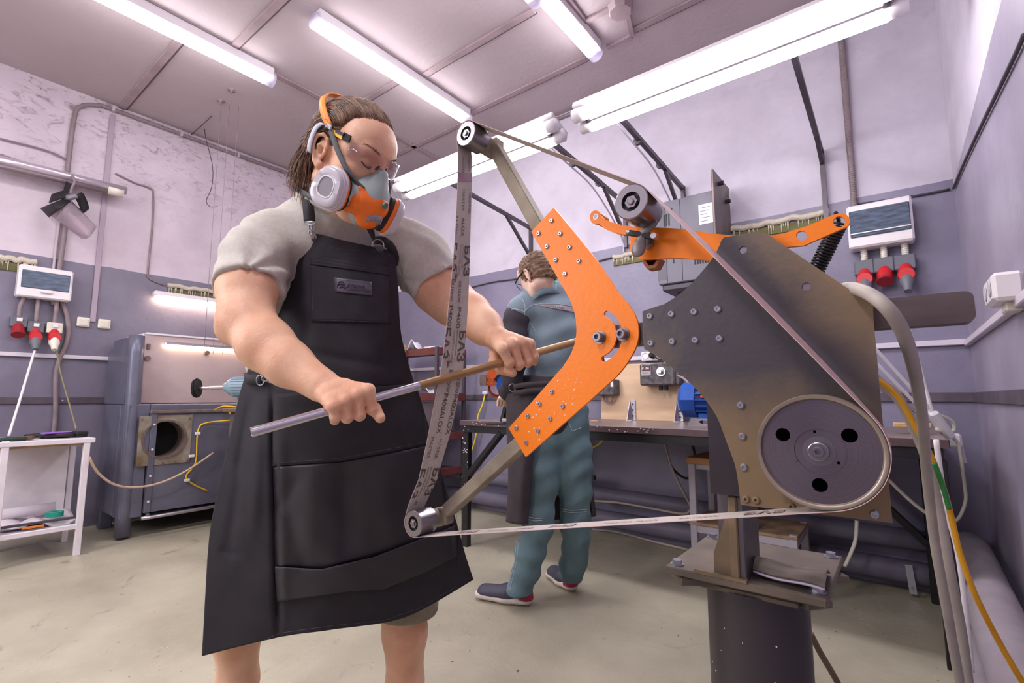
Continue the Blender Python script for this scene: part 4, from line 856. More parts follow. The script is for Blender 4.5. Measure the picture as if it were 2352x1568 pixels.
p_ = cz(1166, 945); MB().bar(Vector((p_.x-.03, p_.y, zb+.02)), cz(1172, 905), .05, .02).build('pillar', MBL, t)
MB().bar(cz(1160, 958), cz(1176, 908), .012, .03, up=(1, 0, 0)).build('pillar', MBL, t)
mb = MB(); mb.box((p_.x+.03, p_.y, zb+.006), (.3, .12, .012), bev=.003); mb.build('base_plate', MBL, t)
MB().cyl((p_.x+.0, p_.y-.04, zb+.03), (p_.x+.1, p_.y-.04, zb+.03), .014, n=12).build('clamp_bolt', MALU, t)
MB().bar(cz(1141, 862), cz(1190, 900), .03, .06).build('motor_mount', MBL, t)
wire([fx(1114, 905, 3.42), fx(1108, 930, 3.40), fx(1098, 955, 3.38), fx(1095, 990, 3.38), fx(1085, 1030, 3.38), fx(1074, 1050, 3.36)], .007, mat('lemon_cable', (232, 206, 50), .45), 'yellow cable plugged at the rail behind the bench end')
# rail plug
tag(MB().box(fx(1114, 902, 3.42), (.05, .03, .03), bev=.006).build('rail_plug', MATS['white_bag']), 'small white plug at the rail above the bench end', 'plug')
wire([fx(1388, 988, 3.2), fx(1386, 1005, 3.2), fx(1375, 1020, 3.2), fx(1352, 1031, 3.2)], .006, MATS['lemon_cable'], 'yellow cable loop under the bench beside the boy')
wire([fx(1525, 1005, 3.2), fx(1535, 1050, 3.2), fx(1550, 1090, 3.2), fx(1575, 1140, 3.2), fx(1587, 1165, 3.2), fx(1578, 1178, 3.2), fx(1555, 1178, 3.25), fx(1500, 1168, 3.28), fx(1420, 1154, 3.28), fx(1365, 1150, 3.28)], .008, mat('grey_beige_cable', (170, 156, 146), .5), 'grey beige cable hanging below the bench and running along the pipes')
wire([fx(1530, 1005, 3.22), fx(1532, 1040, 3.22), fx(1545, 1075, 3.22), fx(1575, 1098, 3.22), fx(1594, 1085, 3.22), fx(1597, 1050, 3.22), fx(1588, 1010, 3.22)], .008, MDARK, 'black cable loop hanging under the bench')
wire([onZ(1360, 1215, .01), onZ(1420, 1222, .01), onZ(1500, 1243, .01), onZ(1580, 1262, .01)], .009, MATS['grey_beige_cable'], 'pale cable lying on the floor below the back pipes')
# stool / low table behind the grinder
t = thing('low_trolley', 'grey framed low trolley with wooden shelves under the bench behind the grinder', 'trolley', (-.65, 3.0, 0))
MGF = mat('grey_frame', (176, 170, 180), .5); zt_ = .66
for (x_, y_) in ((-.945, 2.86), (-.945, 3.2), (-.46, 2.86), (-.46, 3.2)):
    MB().bb((x_-.018, y_-.018, 0), (x_+.018, y_+.018, zt_-.03 if x_ < -.9 else .32), bev=.003).build('leg', MGF, t)
MB().bb((-.97, 2.84, zt_-.03), (-.62, 3.22, zt_+.005), bev=.003).build('wooden_top', mat('oak', (186, 136, 84), .5, noise=.2, nscale=10), t)
MB().bb((-.97, 2.86, zt_-.06), (-.62, 3.2, zt_-.03)).build('top_frame', MGF, t)
MB().bb((-.66, 2.86, 0), (-.625, 2.9, zt_-.05)).build('leg', MGF, t)
MB().bb((-.97, 2.84, .30), (-.44, 3.22, .315), bev=.002).build('wooden_shelf', mat('worn_ply', (170, 140, 112), .6, noise=.45, nscale=9), t)
MB().bb((-.96, 2.85, .26), (-.445, 2.88, .30)).build('shelf_frame', MGF, t); MB().bb((-.475, 2.86, .26), (-.445, 3.2, .30)).build('shelf_frame', MGF, t)
# grey drive cabinet on the wall
MCAB = mat('drive_grey', (106, 104, 116), .4, noise=.08)
t = thing('drive_cabinet', 'large grey frequency drive cabinet mounted on the back wall', 'cabinet', fx(1580, 560, 3.3))
Yc = 3.12; a_ = fx(1512, 500, Yc); b_ = fx(1700, 655, Yc)
x0 = fx(1512, 640, Yc).x; x1 = x0+.47; z0 = fx(1512, 655, Yc).z; z1 = z0+.56
MB().bb((x0, Yc, z0), (x1-.10, YB-.02, z1), bev=.006).build('cabinet_body', MCAB, t)
MB().bb((x0-.001, Yc-.001, z0+.03), (x0+.06, Yc+.001, z1-.01)).build('side_strip', mat('drive_grey_dark', (88, 86, 98), .4), t)
for x_ in (x0+.06, x0+.16): MB().bb((x_, Yc-.002, z0+.01), (x_+.003, Yc, z1-.01)).build('panel_seam', MDARK, t)
for i in range(3): MB().bb((x0+.05+i*.016, Yc-.003, z1-.17), (x0+.058+i*.016, Yc, z1-.09)).build('vent_slot', MDARK, t)
for r_ in range(2):
    for i in range(9): MB().bb((x0+.24+i*.016, Yc-.003, z0+.10+r_*.068), (x0+.249+i*.016, Yc, z0+.155+r_*.068), bev=.001).build('vent_slot', MDARK, t)
for z_ in (z0+.13, z1-.10): MB().bb((x0+.105, Yc-.003, z_), (x0+.111, Yc, z_+.045)).build('latch_slot', MDARK, t)
MB().bb((x0+.30-.02, Yc-.003, z1-.21), (x0+.37, Yc-.001, z1-.08)).build('label_sheet', MPL, t)
for i in range(5): MB().bb((x0+.29, Yc-.004, z1-.10-i*.022), (x0+.35-.01*(i % 3), Yc-.003, z1-.104-i*.022)).build('label_print', MATS['grey_plastic'], t)
MB().bb((x1-.09, Yc-.06, z0+.15), (x1-.075, YB-.02, z1+.11), bev=.003).build('mounting_plate', mat('raw_steel_plate', (120, 106, 104), .45, metal=.5, noise=.3, nscale=10, stretch=(1, 1, .3)), t)
for (y_, z_) in ((Yc+.05, z1+.05), (Yc+.2, z1-.02)): MB().cyl((x1-.075, y_, z_), (x1-.045, y_, z_), .014, n=10).build('stud', MDARK, t)
mb = MB(); mb.bb((x0+.02, Yc+.01, z0-.045), (x1-.12, YB-.04, z0), bev=.01); mb.build('cable_entry', mat('entry_grey', (74, 72, 82), .5), t)
for i in range(4): MB().cyl((x0+.1+.06*i, Yc+.12, z0-.05), (x0+.1+.06*i, Yc+.12, z0-.043), .018, n=12).build('entry_hole', MDARK, t)
for i in range(2): MB().tube([(x0+.22+i*.03, Yc+.12, z0-.02), (x0+.25+i*.03, Yc+.2, z0-.06), (x0+.36, Yc+.28, z0-.05)], .009).build('power_cable', mat('copper_cable', (150, 110, 80), .5), t, smooth=True)
# white articulated lamp at the bench right end
t = thing('desk_lamp', 'white articulated desk lamp clamped to the right end of the bench', 'lamp', (.12, 3.0, zb))
MWL = mat('lamp_paint', (232, 230, 236), .3)
def fl(x, y, s=2.2): return C(x, y, s)
for (p, q) in (((1960, 745), (2178, 985)), ((1960, 780), (2168, 992))): MB().bar(fl(*p), fl(*q), .012, .012, bev=.002).build('arm_rod', MWL, t)
MB().bar(fl(2083, 745), fl(2140, 950), .022, .014, bev=.004).build('upper_arm', MWL, t)
MB().bar(fl(2138, 945), fl(2182, 1005), .05, .035, bev=.01).build('elbow_joint', MWL, t)
MB().tube([fl(2150, 950), fl(2185, 965), fl(2192, 985), fl(2180, 990), fl(2150, 975)], .007).build('lamp_cable', MPLY, t, smooth=True)
p_ = fl(2185, 1010, 2.25); MB().box(p_, (.07, .06, .06), bev=.008).build('clamp', MWL, t); MB().bar(p_+Vector((.03, 0, 0)), p_+Vector((.04, 0, -.1)), .012, .012).build('clamp_screw', MALU, t)
MB().tube([fl(2010, 885), fl(2040, 905), fl(2090, 935), fl(2115, 960)], .008).build('spring', MALU, t, smooth=True)
wire([fl(2150, 985), fl(2195, 1010), fl(2205, 1040), fl(2215, 1110), fl(2218, 1150), fl(2205, 1185), fl(2190, 1200)], .007, MPLY, 'cream lamp cable looping down beside the right bench leg')
wire([onY(2040, 1100, 3.0), onY(2070, 1130, 3.0), onY(2110, 1165, 3.0), onY(2150, 1190, 3.0), onY(2190, 1200, 3.0)], .008, MPLY, 'cream cable sagging under the right end of the bench')
wire([onY(1968, 1195, 3.1), onY(1965, 1240, 3.1), onY(1950, 1280, 3.1), onY(1940, 1300, 3.1)], .009, MPLY, 'cream cable hanging behind the grinder to the pipes')
tag(MB().box(onY(2095, 976, 2.8), (.13, .05, .02), bev=.003).build('wood_block', MATS['pine']), 'pale wooden slat on the right end of the bench', 'wood block')
# ================================================================ BELT GRINDER (foreground)
def plate_mat():
    m = bpy.data.materials.new('dusty_plate'); m.use_nodes = True; nt = m.node_tree; b = nt.nodes['Principled BSDF']; L = nt.links.new
    g = nt.nodes.new('ShaderNodeNewGeometry'); sp = nt.nodes.new('ShaderNodeSeparateXYZ'); L(g.outputs['Position'], sp.inputs[0])
    n = nt.nodes.new('ShaderNodeTexNoise'); n.inputs['Scale'].default_value = 7; n.inputs['Detail'].default_value = 7; n.inputs['Distortion'].default_value = .6; L(g.outputs['Position'], n.inputs[0])
    # grinding dust settled in a band along the belt line and around the wheel
    def lin(a, bb, c):  # a*x+bb*z+c
        m1 = nt.nodes.new('ShaderNodeMath'); m1.operation = 'MULTIPLY_ADD'; L(sp.outputs[0], m1.inputs[0]); m1.inputs[1].default_value = a; m1.inputs[2].default_value = c
        m2 = nt.nodes.new('ShaderNodeMath'); m2.operation = 'MULTIPLY_ADD'; L(sp.outputs[2], m2.inputs[0]); m2.inputs[1].default_value = bb; L(m1.outputs[0], m2.inputs[2]); return m2
    d = lin(.85, .53, -.62)   # distance right of the belt line
    ab = nt.nodes.new('ShaderNodeMath'); ab.operation = 'ABSOLUTE'; L(d.outputs[0], ab.inputs[0])
    r1 = nt.nodes.new('ShaderNodeMapRange'); L(ab.outputs[0], r1.inputs[0]); r1.inputs[1].default_value = .0; r1.inputs[2].default_value = .14; r1.inputs[3].default_value = .75; r1.inputs[4].default_value = 0
    r2 = nt.nodes.new('ShaderNodeMapRange'); L(sp.outputs[2], r2.inputs[0]); r2.inputs[1].default_value = .8; r2.inputs[2].default_value = 1.06; r2.inputs[3].default_value = 1.0; r2.inputs[4].default_value = 0
    mxx = nt.nodes.new('ShaderNodeMath'); mxx.operation = 'MAXIMUM'; L(r1.outputs[0], mxx.inputs[0]); L(r2.outputs[0], mxx.inputs[1])
    ad = nt.nodes.new('ShaderNodeMath'); ad.operation = 'MULTIPLY_ADD'; L(n.outputs[0], ad.inputs[0]); ad.inputs[1].default_value = .8; L(mxx.outputs[0], ad.inputs[2])
    rp = nt.nodes.new('ShaderNodeValToRGB'); L(ad.outputs[0], rp.inputs[0]); rp.color_ramp.elements[0].position = .42; rp.color_ramp.elements[1].position = 1.25/1.3
    rp.color_ramp.elements[0].color = srgb(74, 69, 73); rp.color_ramp.elements[1].color = srgb(132, 110, 84)
    L(rp.outputs[0], b.inputs['Base Color']); b.inputs['Metallic'].default_value = .45; b.inputs['Roughness'].default_value = .42
    n2 = nt.nodes.new('ShaderNodeTexNoise'); n2.inputs['Scale'].default_value = 90; n2.inputs['Detail'].default_value = 3; L(g.outputs['Position'], n2.inputs[0])
    bp = nt.nodes.new('ShaderNodeBump'); bp.inputs['Strength'].default_value = .12; bp.inputs['Distance'].default_value = .003; L(n2.outputs[0], bp.inputs['Height']); L(bp.outputs[0], b.inputs['Normal'])
    return m
MPLT = plate_mat()
MORG = mat('orange_coat', (238, 124, 8), .4, noise=.07, nscale=5, bump=.05, bscale=120)
MSTL = mat('turned_steel', (152, 145, 151), .28, metal=.95, noise=.12, nscale=6); MSTD = mat('dark_steel', (88, 82, 86), .32, metal=.9, noise=.25, nscale=8)
MZNC = mat('zinc_screw', (182, 184, 194), .28, metal=.9); MBAR = mat('dusty_bar', (150, 138, 122), .6, metal=.15, noise=.25, nscale=14, col2=(122, 108, 92)); MTBAR = mat('tool_bar', (112, 98, 98), .4, metal=.55, noise=.35, nscale=9, stretch=(.5, 1, 3))
MBBRN = mat('dust_brown', (132, 112, 88), .65, metal=.1, noise=.3, nscale=14)
YR0, YR1 = .80, .852; YPL = .865
G_ = thing('belt_grinder', 'large foreground belt grinder with orange fork plate and steel drive wheel on a column', 'grinder', (-.23, 1.02, 0))
def cat_(px, Y=YPL): return [onY(x, y, Y) for x, y in px]
def smoothpx(pts, k=4):
    A = np.array(pts, float); Q = []
    for i in range(len(A)-1):
        p0 = A[max(i-1, 0)]; p1 = A[i]; p2 = A[i+1]; p3 = A[min(i+2, len(A)-1)]
        for j in range(k):
            t = j/k; Q.append(tuple(.5*((2*p1)+(p2-p0)*t+(2*p0-5*p1+4*p2-p3)*t*t+(3*p1-p0-3*p2+p3)*t**3)))
    Q.append(tuple(A[-1])); return Q
def screw(p, r, par, n=(0, -1, 0), h=.004, name='screw', m=None):
    p = Vector(p); n = Vector(n)
    mb = MB(); mb.lathe(p, n, [(0, r), (h*.4, r), (h, r*.72), (h, r*.42), (h*.35, r*.36), (h*.35, 0)], n=14)
    return mb.build(name, m or MZNC, par, smooth=True, angle=30)
# --- body plate
bp_px = [(1657, 552), (1663, 545)]+[(1745, 530), (1760, 536), (2005, 701), (2007, 741), (2018, 865), (2027, 965), (2050, 1201), (1701, 1159)]+smoothpx([(1697, 1119), (1690, 1075), (1681, 1047), (1667, 1010), (1647, 958), (1616, 913), (1578, 872), (1543, 844), (1509, 818.5), (1479.6, 801)], 3)+[(1476, 768), (1475.5, 715), (1485, 711)]+smoothpx([(1526, 698), (1560, 676), (1595, 643), (1626, 607), (1643, 583), (1657, 553)], 3)[:-1]
def ring(c, r, n=20, u=(1, 0, 0), v=(0, 0, 1)): return [Vector(c)+Vector(u)*r*math.cos(2*math.pi*i/n)+Vector(v)*r*math.sin(2*math.pi*i/n) for i in range(n)]
holes = [ring(onY(x, y, YPL), .0062) for x, y in ((1706.5, 574), (1852, 658))]
mb = MB(); mb.prism([cat_(bp_px)]+holes, (0, .008, 0)); body = mb.build('body_plate', MPLT, G_)
for x, y in ((1706.5, 574), (1852, 658)): p = onY(x, y, YPL); MB().cyl(p+Vector((0, .002, 0)), p+Vector((0, .012, 0)), .0058, n=18).build('spacer_pin', MSTL, body, smooth=True, angle=30)
for x, y in ((1492.7, 726), (1542, 721), (1594, 716), (1648.7, 710), (1495, 787.5), (1544, 784), (1597, 781), (1652.5, 777), (1701.7, 931), (1705.5, 1002), (1709, 1073), (2009, 1181)): screw(onY(x, y, YPL), .0062, body)
for x, y in ((1713.7, 1146), (1737, 1148.5), (1818, 1163)): screw(onY(x, y, YPL), .0060, body, m=MBBRN)
# --- orange fork plate
op = [(1272, 476.5)]+[(1326, 542), (1376.8, 605.8), (1417.6, 668), (1443, 697.6)]+smoothpx([(1457, 720.6), (1464.8, 742), (1466.5, 765), (1464, 786), (1453, 812), (1435.5, 840), (1414.6, 865)], 3)+[(1359, 915.6), (1207.4, 1049), (1168, 983)]+smoothpx([(1292.6, 842), (1308, 818), (1318, 795), (1323.5, 768), (1323, 741), (1318, 713), (1308, 686)], 3)+[(1292.6, 659), (1269.7, 618.6), (1220, 532)]
cb = onY(1371.7, 771.6, YPL)
def slot_arc():
    o = []; i_ = []; a0, a1 = math.radians(63), math.radians(-73); R = .0475; w = .0062
    N = 18
    for k in range(N+1):
        a = a0+(a1-a0)*k/N; o.append(cb+Vector((math.cos(a), 0, math.sin(a)))*(R+w)); i_.append(cb+Vector((math.cos(a), 0, math.sin(a)))*(R-w))
    e1 = cb+Vector((math.cos(a1), 0, math.sin(a1)))*R; e0 = cb+Vector((math.cos(a0), 0, math.sin(a0)))*R
    def cap(c, a, s): return [c+Vector((math.cos(a+s*t), 0, math.sin(a+s*t)))*w for t in np.linspace(0, math.pi, 8)[1:-1]]
    return o+cap(e1, a1, -1)+i_[::-1]+cap(e0, a0+math.pi, -1)
mb = MB(); mb.prism([cat_(op), slot_arc()], (0, .006, 0)); fork = mb.build('fork_plate', MORG, G_)
# bare edge line
for px in ((421, 262), (305, 378), (500, 380), (380, 495), (583, 502), (460, 615), (667, 625), (541, 740)): screw(onY(1160+px[0]/3.92, 440+px[1]/3.92, YPL), .0052, fork)
for px in ((2055, 463), (1973, 545), (2127, 560), (1895, 625), (2044, 642), (1819, 703), (1963, 724), (1884, 801)): screw(onY(560+px[0]/2.904, 740+px[1]/2.904, YPL), .0052, fork)
for (x, y) in ((1366, 771), (1420, 764)):
    p = onY(x+4, y+2, YPL-.014); p.y = YPL
    w_ = MB().lathe(p, (0, -1, 0), [(0, .0135), (.002, .0135), (.002, .009), (.002, 0)], n=24).build('washer', MSTL, fork, smooth=True, angle=30)
    MB().lathe(p+Vector((0, -.002, 0)), (0, -1, 0), [(0, .0095), (.012, .0095), (.0132, .0085), (.0132, .005), (.007, .0045), (.007, 0)], n=24).build('socket_bolt', MBBRN if 0 else MSTL, fork, smooth=True, angle=30)
sp = MB(); rnd = random.Random(11)
for i in range(46):
    x = rnd.uniform(1215, 1345); y = rnd.uniform(870, 1010)
    if y > 1215*.0+ (1049-(x-1207)*.87)-6 or y < 983-(x-1168)*1.13+10: continue
    r = rnd.choice((.0007, .0011, .0017)); p = onY(x, y, YPL); sp.cyl(p, p+Vector((0, -.0006, 0)), r, n=7)
sp.build('paint_specks', MHOUS, fork, kind='stuff')
# --- horizontal tool bar between the plates, reaching out to the right
zt0, zt1 = 1.098, 1.140; xa, xb = -.46, .087
mb = MB(); rr = .010
out_ = [(xa, YPL+.009, zt0), (xb-rr, YPL+.009, zt0)]+[(xb-rr+rr*math.sin(a), YPL+.009, zt0+rr-rr*math.cos(a)) for a in np.linspace(0, math.pi/2, 5)[1:]]+[(xb-rr+rr*math.cos(a), YPL+.009, zt1-rr+rr*math.sin(a)) for a in np.linspace(0, math.pi/2, 5)]+[(xa, YPL+.009, zt1)]
mb.prism([out_], (0, .032, 0)); mb.build('tool_bar', MTBAR, G_)
# --- fork arms (square tubes behind the orange plate) with roller bosses
TT = Vector((-.764, 0, 1.620)); NN = Vector((-.354, 0, 1.348)); WW = Vector((-.092, 0, .926)); LL = Vector((-.920, 0, .705))
RR = .030; RW = .078
def mid(p, q, Y=YPL+.006): return (onY(*p, Y)+onY(*q, Y))/2
u0 = mid((1141, 364), (1165, 344)); u1 = mid((1182, 428), (1204, 428)); ud = (u1-u0).normalized()
YA = YPL+.006+.015
ua = Vector((TT.x+.022, YA, TT.z-.012)); ub = onY(1278, 590, YA); ub = Vector((ub.x, YA, ub.z))
la = Vector((LL.x+.03, YA, LL.z+.02)); lb = onY(1262, 960, YA)
for nm, a, b_ in (('upper', ua, ub), ('lower', la, lb)):
    MB().bar(a, b_, .03, .031, up=(0, -1, 0), bev=.002).build('fork_arm', MBAR, G_)
for c in (TT, LL):
    s_ = 1 if c is TT else -1
    mb = MB(); mb.lathe((c.x, YR1+.002, c.z), (0, 1, 0), [(0, .012), (0, .021), (.012, .023), (.052, .023), (.052, 0)], n=24)
    mb.box((c.x+.018, YA, c.z-.006*s_), (.036, .032, .036), rz=0, bev=.004); mb.build('roller_boss', MBAR, G_, smooth=True, angle=35)
# --- rollers and wheel
def roller(c, r, y0, y1, name):
    L = y1-y0
    o_ = MB().lathe((c.x, y0, c.z), (0, 1, 0), [(.010, .0), (.010, r*.52), (.0, r*.56), (0, r*.95), (.0015, r), (L-.0015, r), (L, r*.95), (L, 0)], n=48).build(name, MSTL, G_, smooth=True, angle=30)
    MB().lathe((c.x, y0+.0098, c.z), (0, -1, 0), [(0, r*.50), (.001, r*.50), (.001, r*.36), (.0, 0)], n=30).build('bearing', MDARK, o_, smooth=True, angle=30)
    MB().cyl((c.x, y0+.010, c.z), (c.x, y0+.0005, c.z), r*.37, n=6).build('hex_nut', MSTL, o_)
    MB().lathe((c.x, y0+.002, c.z), (0, -1, 0), [(0, r*.2), (.004, r*.2), (.005, r*.15), (.005, 0)], n=16).build('axle_end', MSTL, o_, smooth=True, angle=30)
    return o_
roller(TT, RR, YR0, YR1, 'roller'); roller(LL, RR, YR0, YR1, 'roller'); roller(NN, RR+.002, YR0-.002, YR1+.004, 'tracking_roller')
def wheel_mat():
    m = bpy.data.materials.new('wheel_steel'); m.use_nodes = True; nt = m.node_tree; b = nt.nodes['Principled BSDF']; L = nt.links.new
    g = nt.nodes.new('ShaderNodeNewGeometry'); vm = nt.nodes.new('ShaderNodeVectorMath'); vm.operation = 'SUBTRACT'; L(g.outputs['Position'], vm.inputs[0]); vm.inputs[1].default_value = (WW.x, .81, WW.z)
    ln = nt.nodes.new('ShaderNodeVectorMath'); ln.operation = 'LENGTH'; L(vm.outputs[0], ln.inputs[0])
    ns = nt.nodes.new('ShaderNodeTexNoise'); ns.noise_dimensions = '1D'; ns.inputs['Scale'].default_value = 900; ns.inputs['Detail'].default_value = 2; L(ln.outputs['Value'], ns.inputs['W'])
    rp = nt.nodes.new('ShaderNodeValToRGB'); L(ns.outputs[0], rp.inputs[0]); rp.color_ramp.elements[0].position = .3; rp.color_ramp.elements[1].position = .7; rp.color_ramp.elements[0].color = srgb(120, 109, 117); rp.color_ramp.elements[1].color = srgb(134, 124, 132)
    L(rp.outputs[0], b.inputs['Base Color']); b.inputs['Metallic'].default_value = .92; b.inputs['Roughness'].default_value = .3
    bp = nt.nodes.new('ShaderNodeBump'); bp.inputs['Strength'].default_value = .05; bp.inputs['Distance'].default_value = .0004; L(ns.outputs[0], bp.inputs['Height']); L(bp.outputs[0], b.inputs['Normal'])
    b.inputs['Anisotropic'].default_value = .5
    tg = nt.nodes.new('ShaderNodeTangent'); tg.direction_type = 'RADIAL'; tg.axis = 'Y'; L(tg.outputs[0], b.inputs['Tangent'])
    return m
MWHL = wheel_mat()
wo = bpy.data.objects.new('drive_wheel', None)
mb = MB(); mb.lathe((WW.x, YR0, WW.z), (0, 1, 0), [(.006, RW*.905), (.001, RW*.925), (0, RW*.95), (0, RW*.985), (.0015, RW), (.048, RW), (.05, RW*.97), (.05, 0)], n=96); wo = mb.build('drive_wheel', mat('wheel_rim', (164, 150, 136), .35, metal=.7, noise=.2, nscale=20), G_, smooth=True, angle=30)
hc = [(1798, 998), (1951, 1000), (1883, 1114)]
hl = [ring(onY(x, y, YR0+.006), .0095) for x, y in hc]+[ring(onY(x, y, YR0+.006), .002, 10) for x, y in ((1871, 991), (1832, 1059), (1926, 1063))]
mb = MB(); mb.prism([ring((WW.x, YR0+.006, WW.z), RW*.91, 80)]+hl, (0, .012, 0)); mb.build('wheel_web', MWHL, wo)
MB().cyl((WW.x, YR0+.035, WW.z), (WW.x, YR0+.04, WW.z), RW*.9, n=48).build('wheel_back', MBLK, wo)
mb = MB(); mb.lathe((WW.x, YR0+.006, WW.z), (0, -1, 0), [(0, .020), (.001, .020), (.001, .0145), (.002, .0145), (.002, .013), (.009, .0125), (.0095, .0115), (.0095, .0072), (.0125, .0070), (.0135, .006), (.0135, .0036), (.008, .003), (.008, 0)], n=40); mb.build('hub_bolt', MSTL, wo, smooth=True, angle=25)
MB().lathe((WW.x, YR0+.0058, WW.z), (0, -1, 0), [(0, .032), (.0012, .032), (.0012, .0300), (.0, .0298)], n=48).build('turned_ring', MWHL, wo, smooth=True, angle=25)
MB().cyl((WW.x, YR1, WW.z), (WW.x, YPL+.02, WW.z), .018, n=24).build('motor_shaft', MSTD, wo, smooth=True, angle=30)
# --- belt: front and rear edges as closed paths round the rollers
def tang(c1, r1, c2, r2):
    d = Vector((c2.x-c1.x, c2.z-c1.z)); D = d.length; d.normalize(); pl_ = Vector((-d.y, d.x)); k = (r1-r2)/D; n = d*k+pl_*math.sqrt(1-k*k)
    return (c1.x+n.x*r1, c1.z+n.y*r1), (c2.x+n.x*r2, c2.z+n.y*r2), math.atan2(n.y, n.x)
e = .0006; CIR = [(TT, RR+e), (NN, RR+.002+e), (WW, RW+e), (LL, RR+e)]
TG = [tang(*CIR[i], *CIR[(i+1) % 4]) for i in range(4)]
path = []
seg_idx = {}
for i in range(4):
    c, r = CIR[i]; a0 = TG[i-1][2]; a1 = TG[i][2]
    while a1 > a0: a1 -= 2*math.pi
    for k in range(17):
        a = a0+(a1-a0)*k/16; path.append(((c.x+r*math.cos(a), c.z+r*math.sin(a)),)*2)
    if i < 3:
        p, q, _ = TG[i]; seg_idx[i] = len(path)-1
        for k in range(1, 12):
            t = k/12; c0_ = ((p[0]*(1-t)+q[0]*t), (p[1]*(1-t)+q[1]*t)); tw = .0055*math.sin(math.pi*t)**.6 if i == 1 else 0   # the tilted tracking roller twists this run
            path.append((c0_, (c0_[0]+tw*.8, c0_[1]+tw*.6)))
# vertical run (rises from lower roller to upper): edges taken from the photo at the two edge planes
samp = [(1160, 938, 976), (1100, 962, 1004), (1050, 973, 1018), (1000, 983.5, 1033), (940, 995, 1047), (890, 1005, 1057), (860, 1011, 1062), (820, 1017, 1066), (740, 1026.5, 1072.5), (680, 1033, 1076), (600, 1041, 1079), (520, 1046.5, 1081), (450, 1050, 1083), (400, 1051.5, 1083.5), (360, 1052.5, 1083.8)]
seg_idx['v'] = len(path)
for (y, xl, xr) in samp:
    f = onY(xl, y, YR0); r_ = onY(xr, y, YR1-.001); path.append(((f.x, f.z), (r_.x, r_.z)))
MBLT = mat('belt_cloth', (186, 175, 168), .75, noise=.12, nscale=60, stretch=(1, 6, 1)); MBLG = mat('belt_grit', (204, 170, 172), .8, noise=.1, nscale=90)
inn = []; outr = []
N = len(path)
fr = [Vector((p[0][0], YR0, p[0][1])) for p in path]; re_ = [Vector((p[1][0], YR1-.001, p[1][1])) for p in path]
def offs(i):
    d = (fr[(i+1) % N]-fr[i-1]).normalized(); n = d.cross(Vector((0, 1, 0))).normalized(); return n   # outward
V = []; F = []; V2 = []
for i in range(N):
    n = offs(i)
    V += [fr[i], re_[i]]; V2 += [fr[i]+n*.0009, re_[i]+n*.0009]
mb = MB(); mb.add(V, [(2*i, 2*i+1, (2*i+3) % (2*N), (2*i+2) % (2*N)) for i in range(N)]); belt = mb.build('sanding_belt', MBLT, G_)
mb = MB(); mb.add(V+V2, [(2*N+2*i, 2*N+2*i+1, 2*N+(2*i+3) % (2*N), 2*N+(2*i+2) % (2*N)) for i in range(N)]+[(2*i, (2*i+2) % (2*N), 2*N+(2*i+2) % (2*N), 2*N+2*i) for i in range(N)]+[(2*i+1, (2*i+3) % (2*N), 2*N+(2*i+3) % (2*N), 2*N+2*i+1) for i in range(N)]); mb.build('grit_face', MBLG, belt)
# print on the inner face
MINK = mat('belt_ink', (92, 80, 80), .8); MINKF = mat('belt_ink_faint', (140, 124, 124), .8)
def belt_text(s, size, run, s0, w0, m, bold=0, rev=False, squash=1, clip=True):
    """run: list of (front, rear) points in reading order; s0 metres from the start; w0 baseline across width (0 front)"""
    cu = bpy.data.curves.new('t', 'FONT'); cu.body = s; cu.size = size; cu.resolution_u = 3; cu.offset = bold; cu.extrude = 0
    ob = bpy.data.objects.new('t', cu); COL.objects.link(ob)
    me = bpy.data.meshes.new_from_object(ob.evaluated_get(bpy.context.evaluated_depsgraph_get()))
    bm = bmesh.new(); bm.from_mesh(me)
    wd = (run[0][1]-run[0][0]).length
    if clip:
        for co, no in (((0, wd-w0-.001, 0), (0, 1, 0)), ((0, -w0+.001, 0), (0, -1, 0))):
            bmesh.ops.bisect_plane(bm, geom=bm.verts[:]+bm.edges[:]+bm.faces[:], plane_co=co, plane_no=no, clear_outer=True)
    me2 = bpy.data.meshes.new('t'); bm.to_mesh(me2); bm.free()
    acc = [0]
    for i in range(len(run)-1): acc.append(acc[-1]+(run[i+1][0]-run[i][0]).length)
    P = []
    for v in me2.vertices:
        s_ = s0+v.co.x*squash; w = (w0+v.co.y)/wd
        i = min(max(int(np.searchsorted(acc, s_))-1, 0), len(run)-2); t = (s_-acc[i])/(acc[i+1]-acc[i])
        f = run[i][0].lerp(run[i+1][0], t); r = run[i][1].lerp(run[i+1][1], t)
        d = run[i+1][0]-run[i][0]; n = d.cross(r-f).normalized()
        P.append(f.lerp(r, w)+n*.0012)
    mb = MB(); mb.add(P, [tuple(p.vertices) for p in me2.polygons])
    bpy.data.objects.remove(ob); bpy.data.curves.remove(cu); bpy.data.meshes.remove(me); bpy.data.meshes.remove(me2)
    if not mb.f: return
    o_ = mb.build('belt_print', m, belt); return o_
vi = seg_idx['v']; run = [(fr[i], re_[i]) for i in range(N-1, vi-1, -1)]
L_ = sum((run[i+1][0]-run[i][0]).length for i in range(len(run)-1))
def sy(y):   # metres from top of the run for a photo row
    acc = 0; pts = [(360, 0)]
    for i in range(len(run)-1): acc += (run[i+1][0]-run[i][0]).length; pts.append((samp[len(samp)-2-i][0], acc))
    return float(np.interp(y, [p[0] for p in pts], [p[1] for p in pts]))
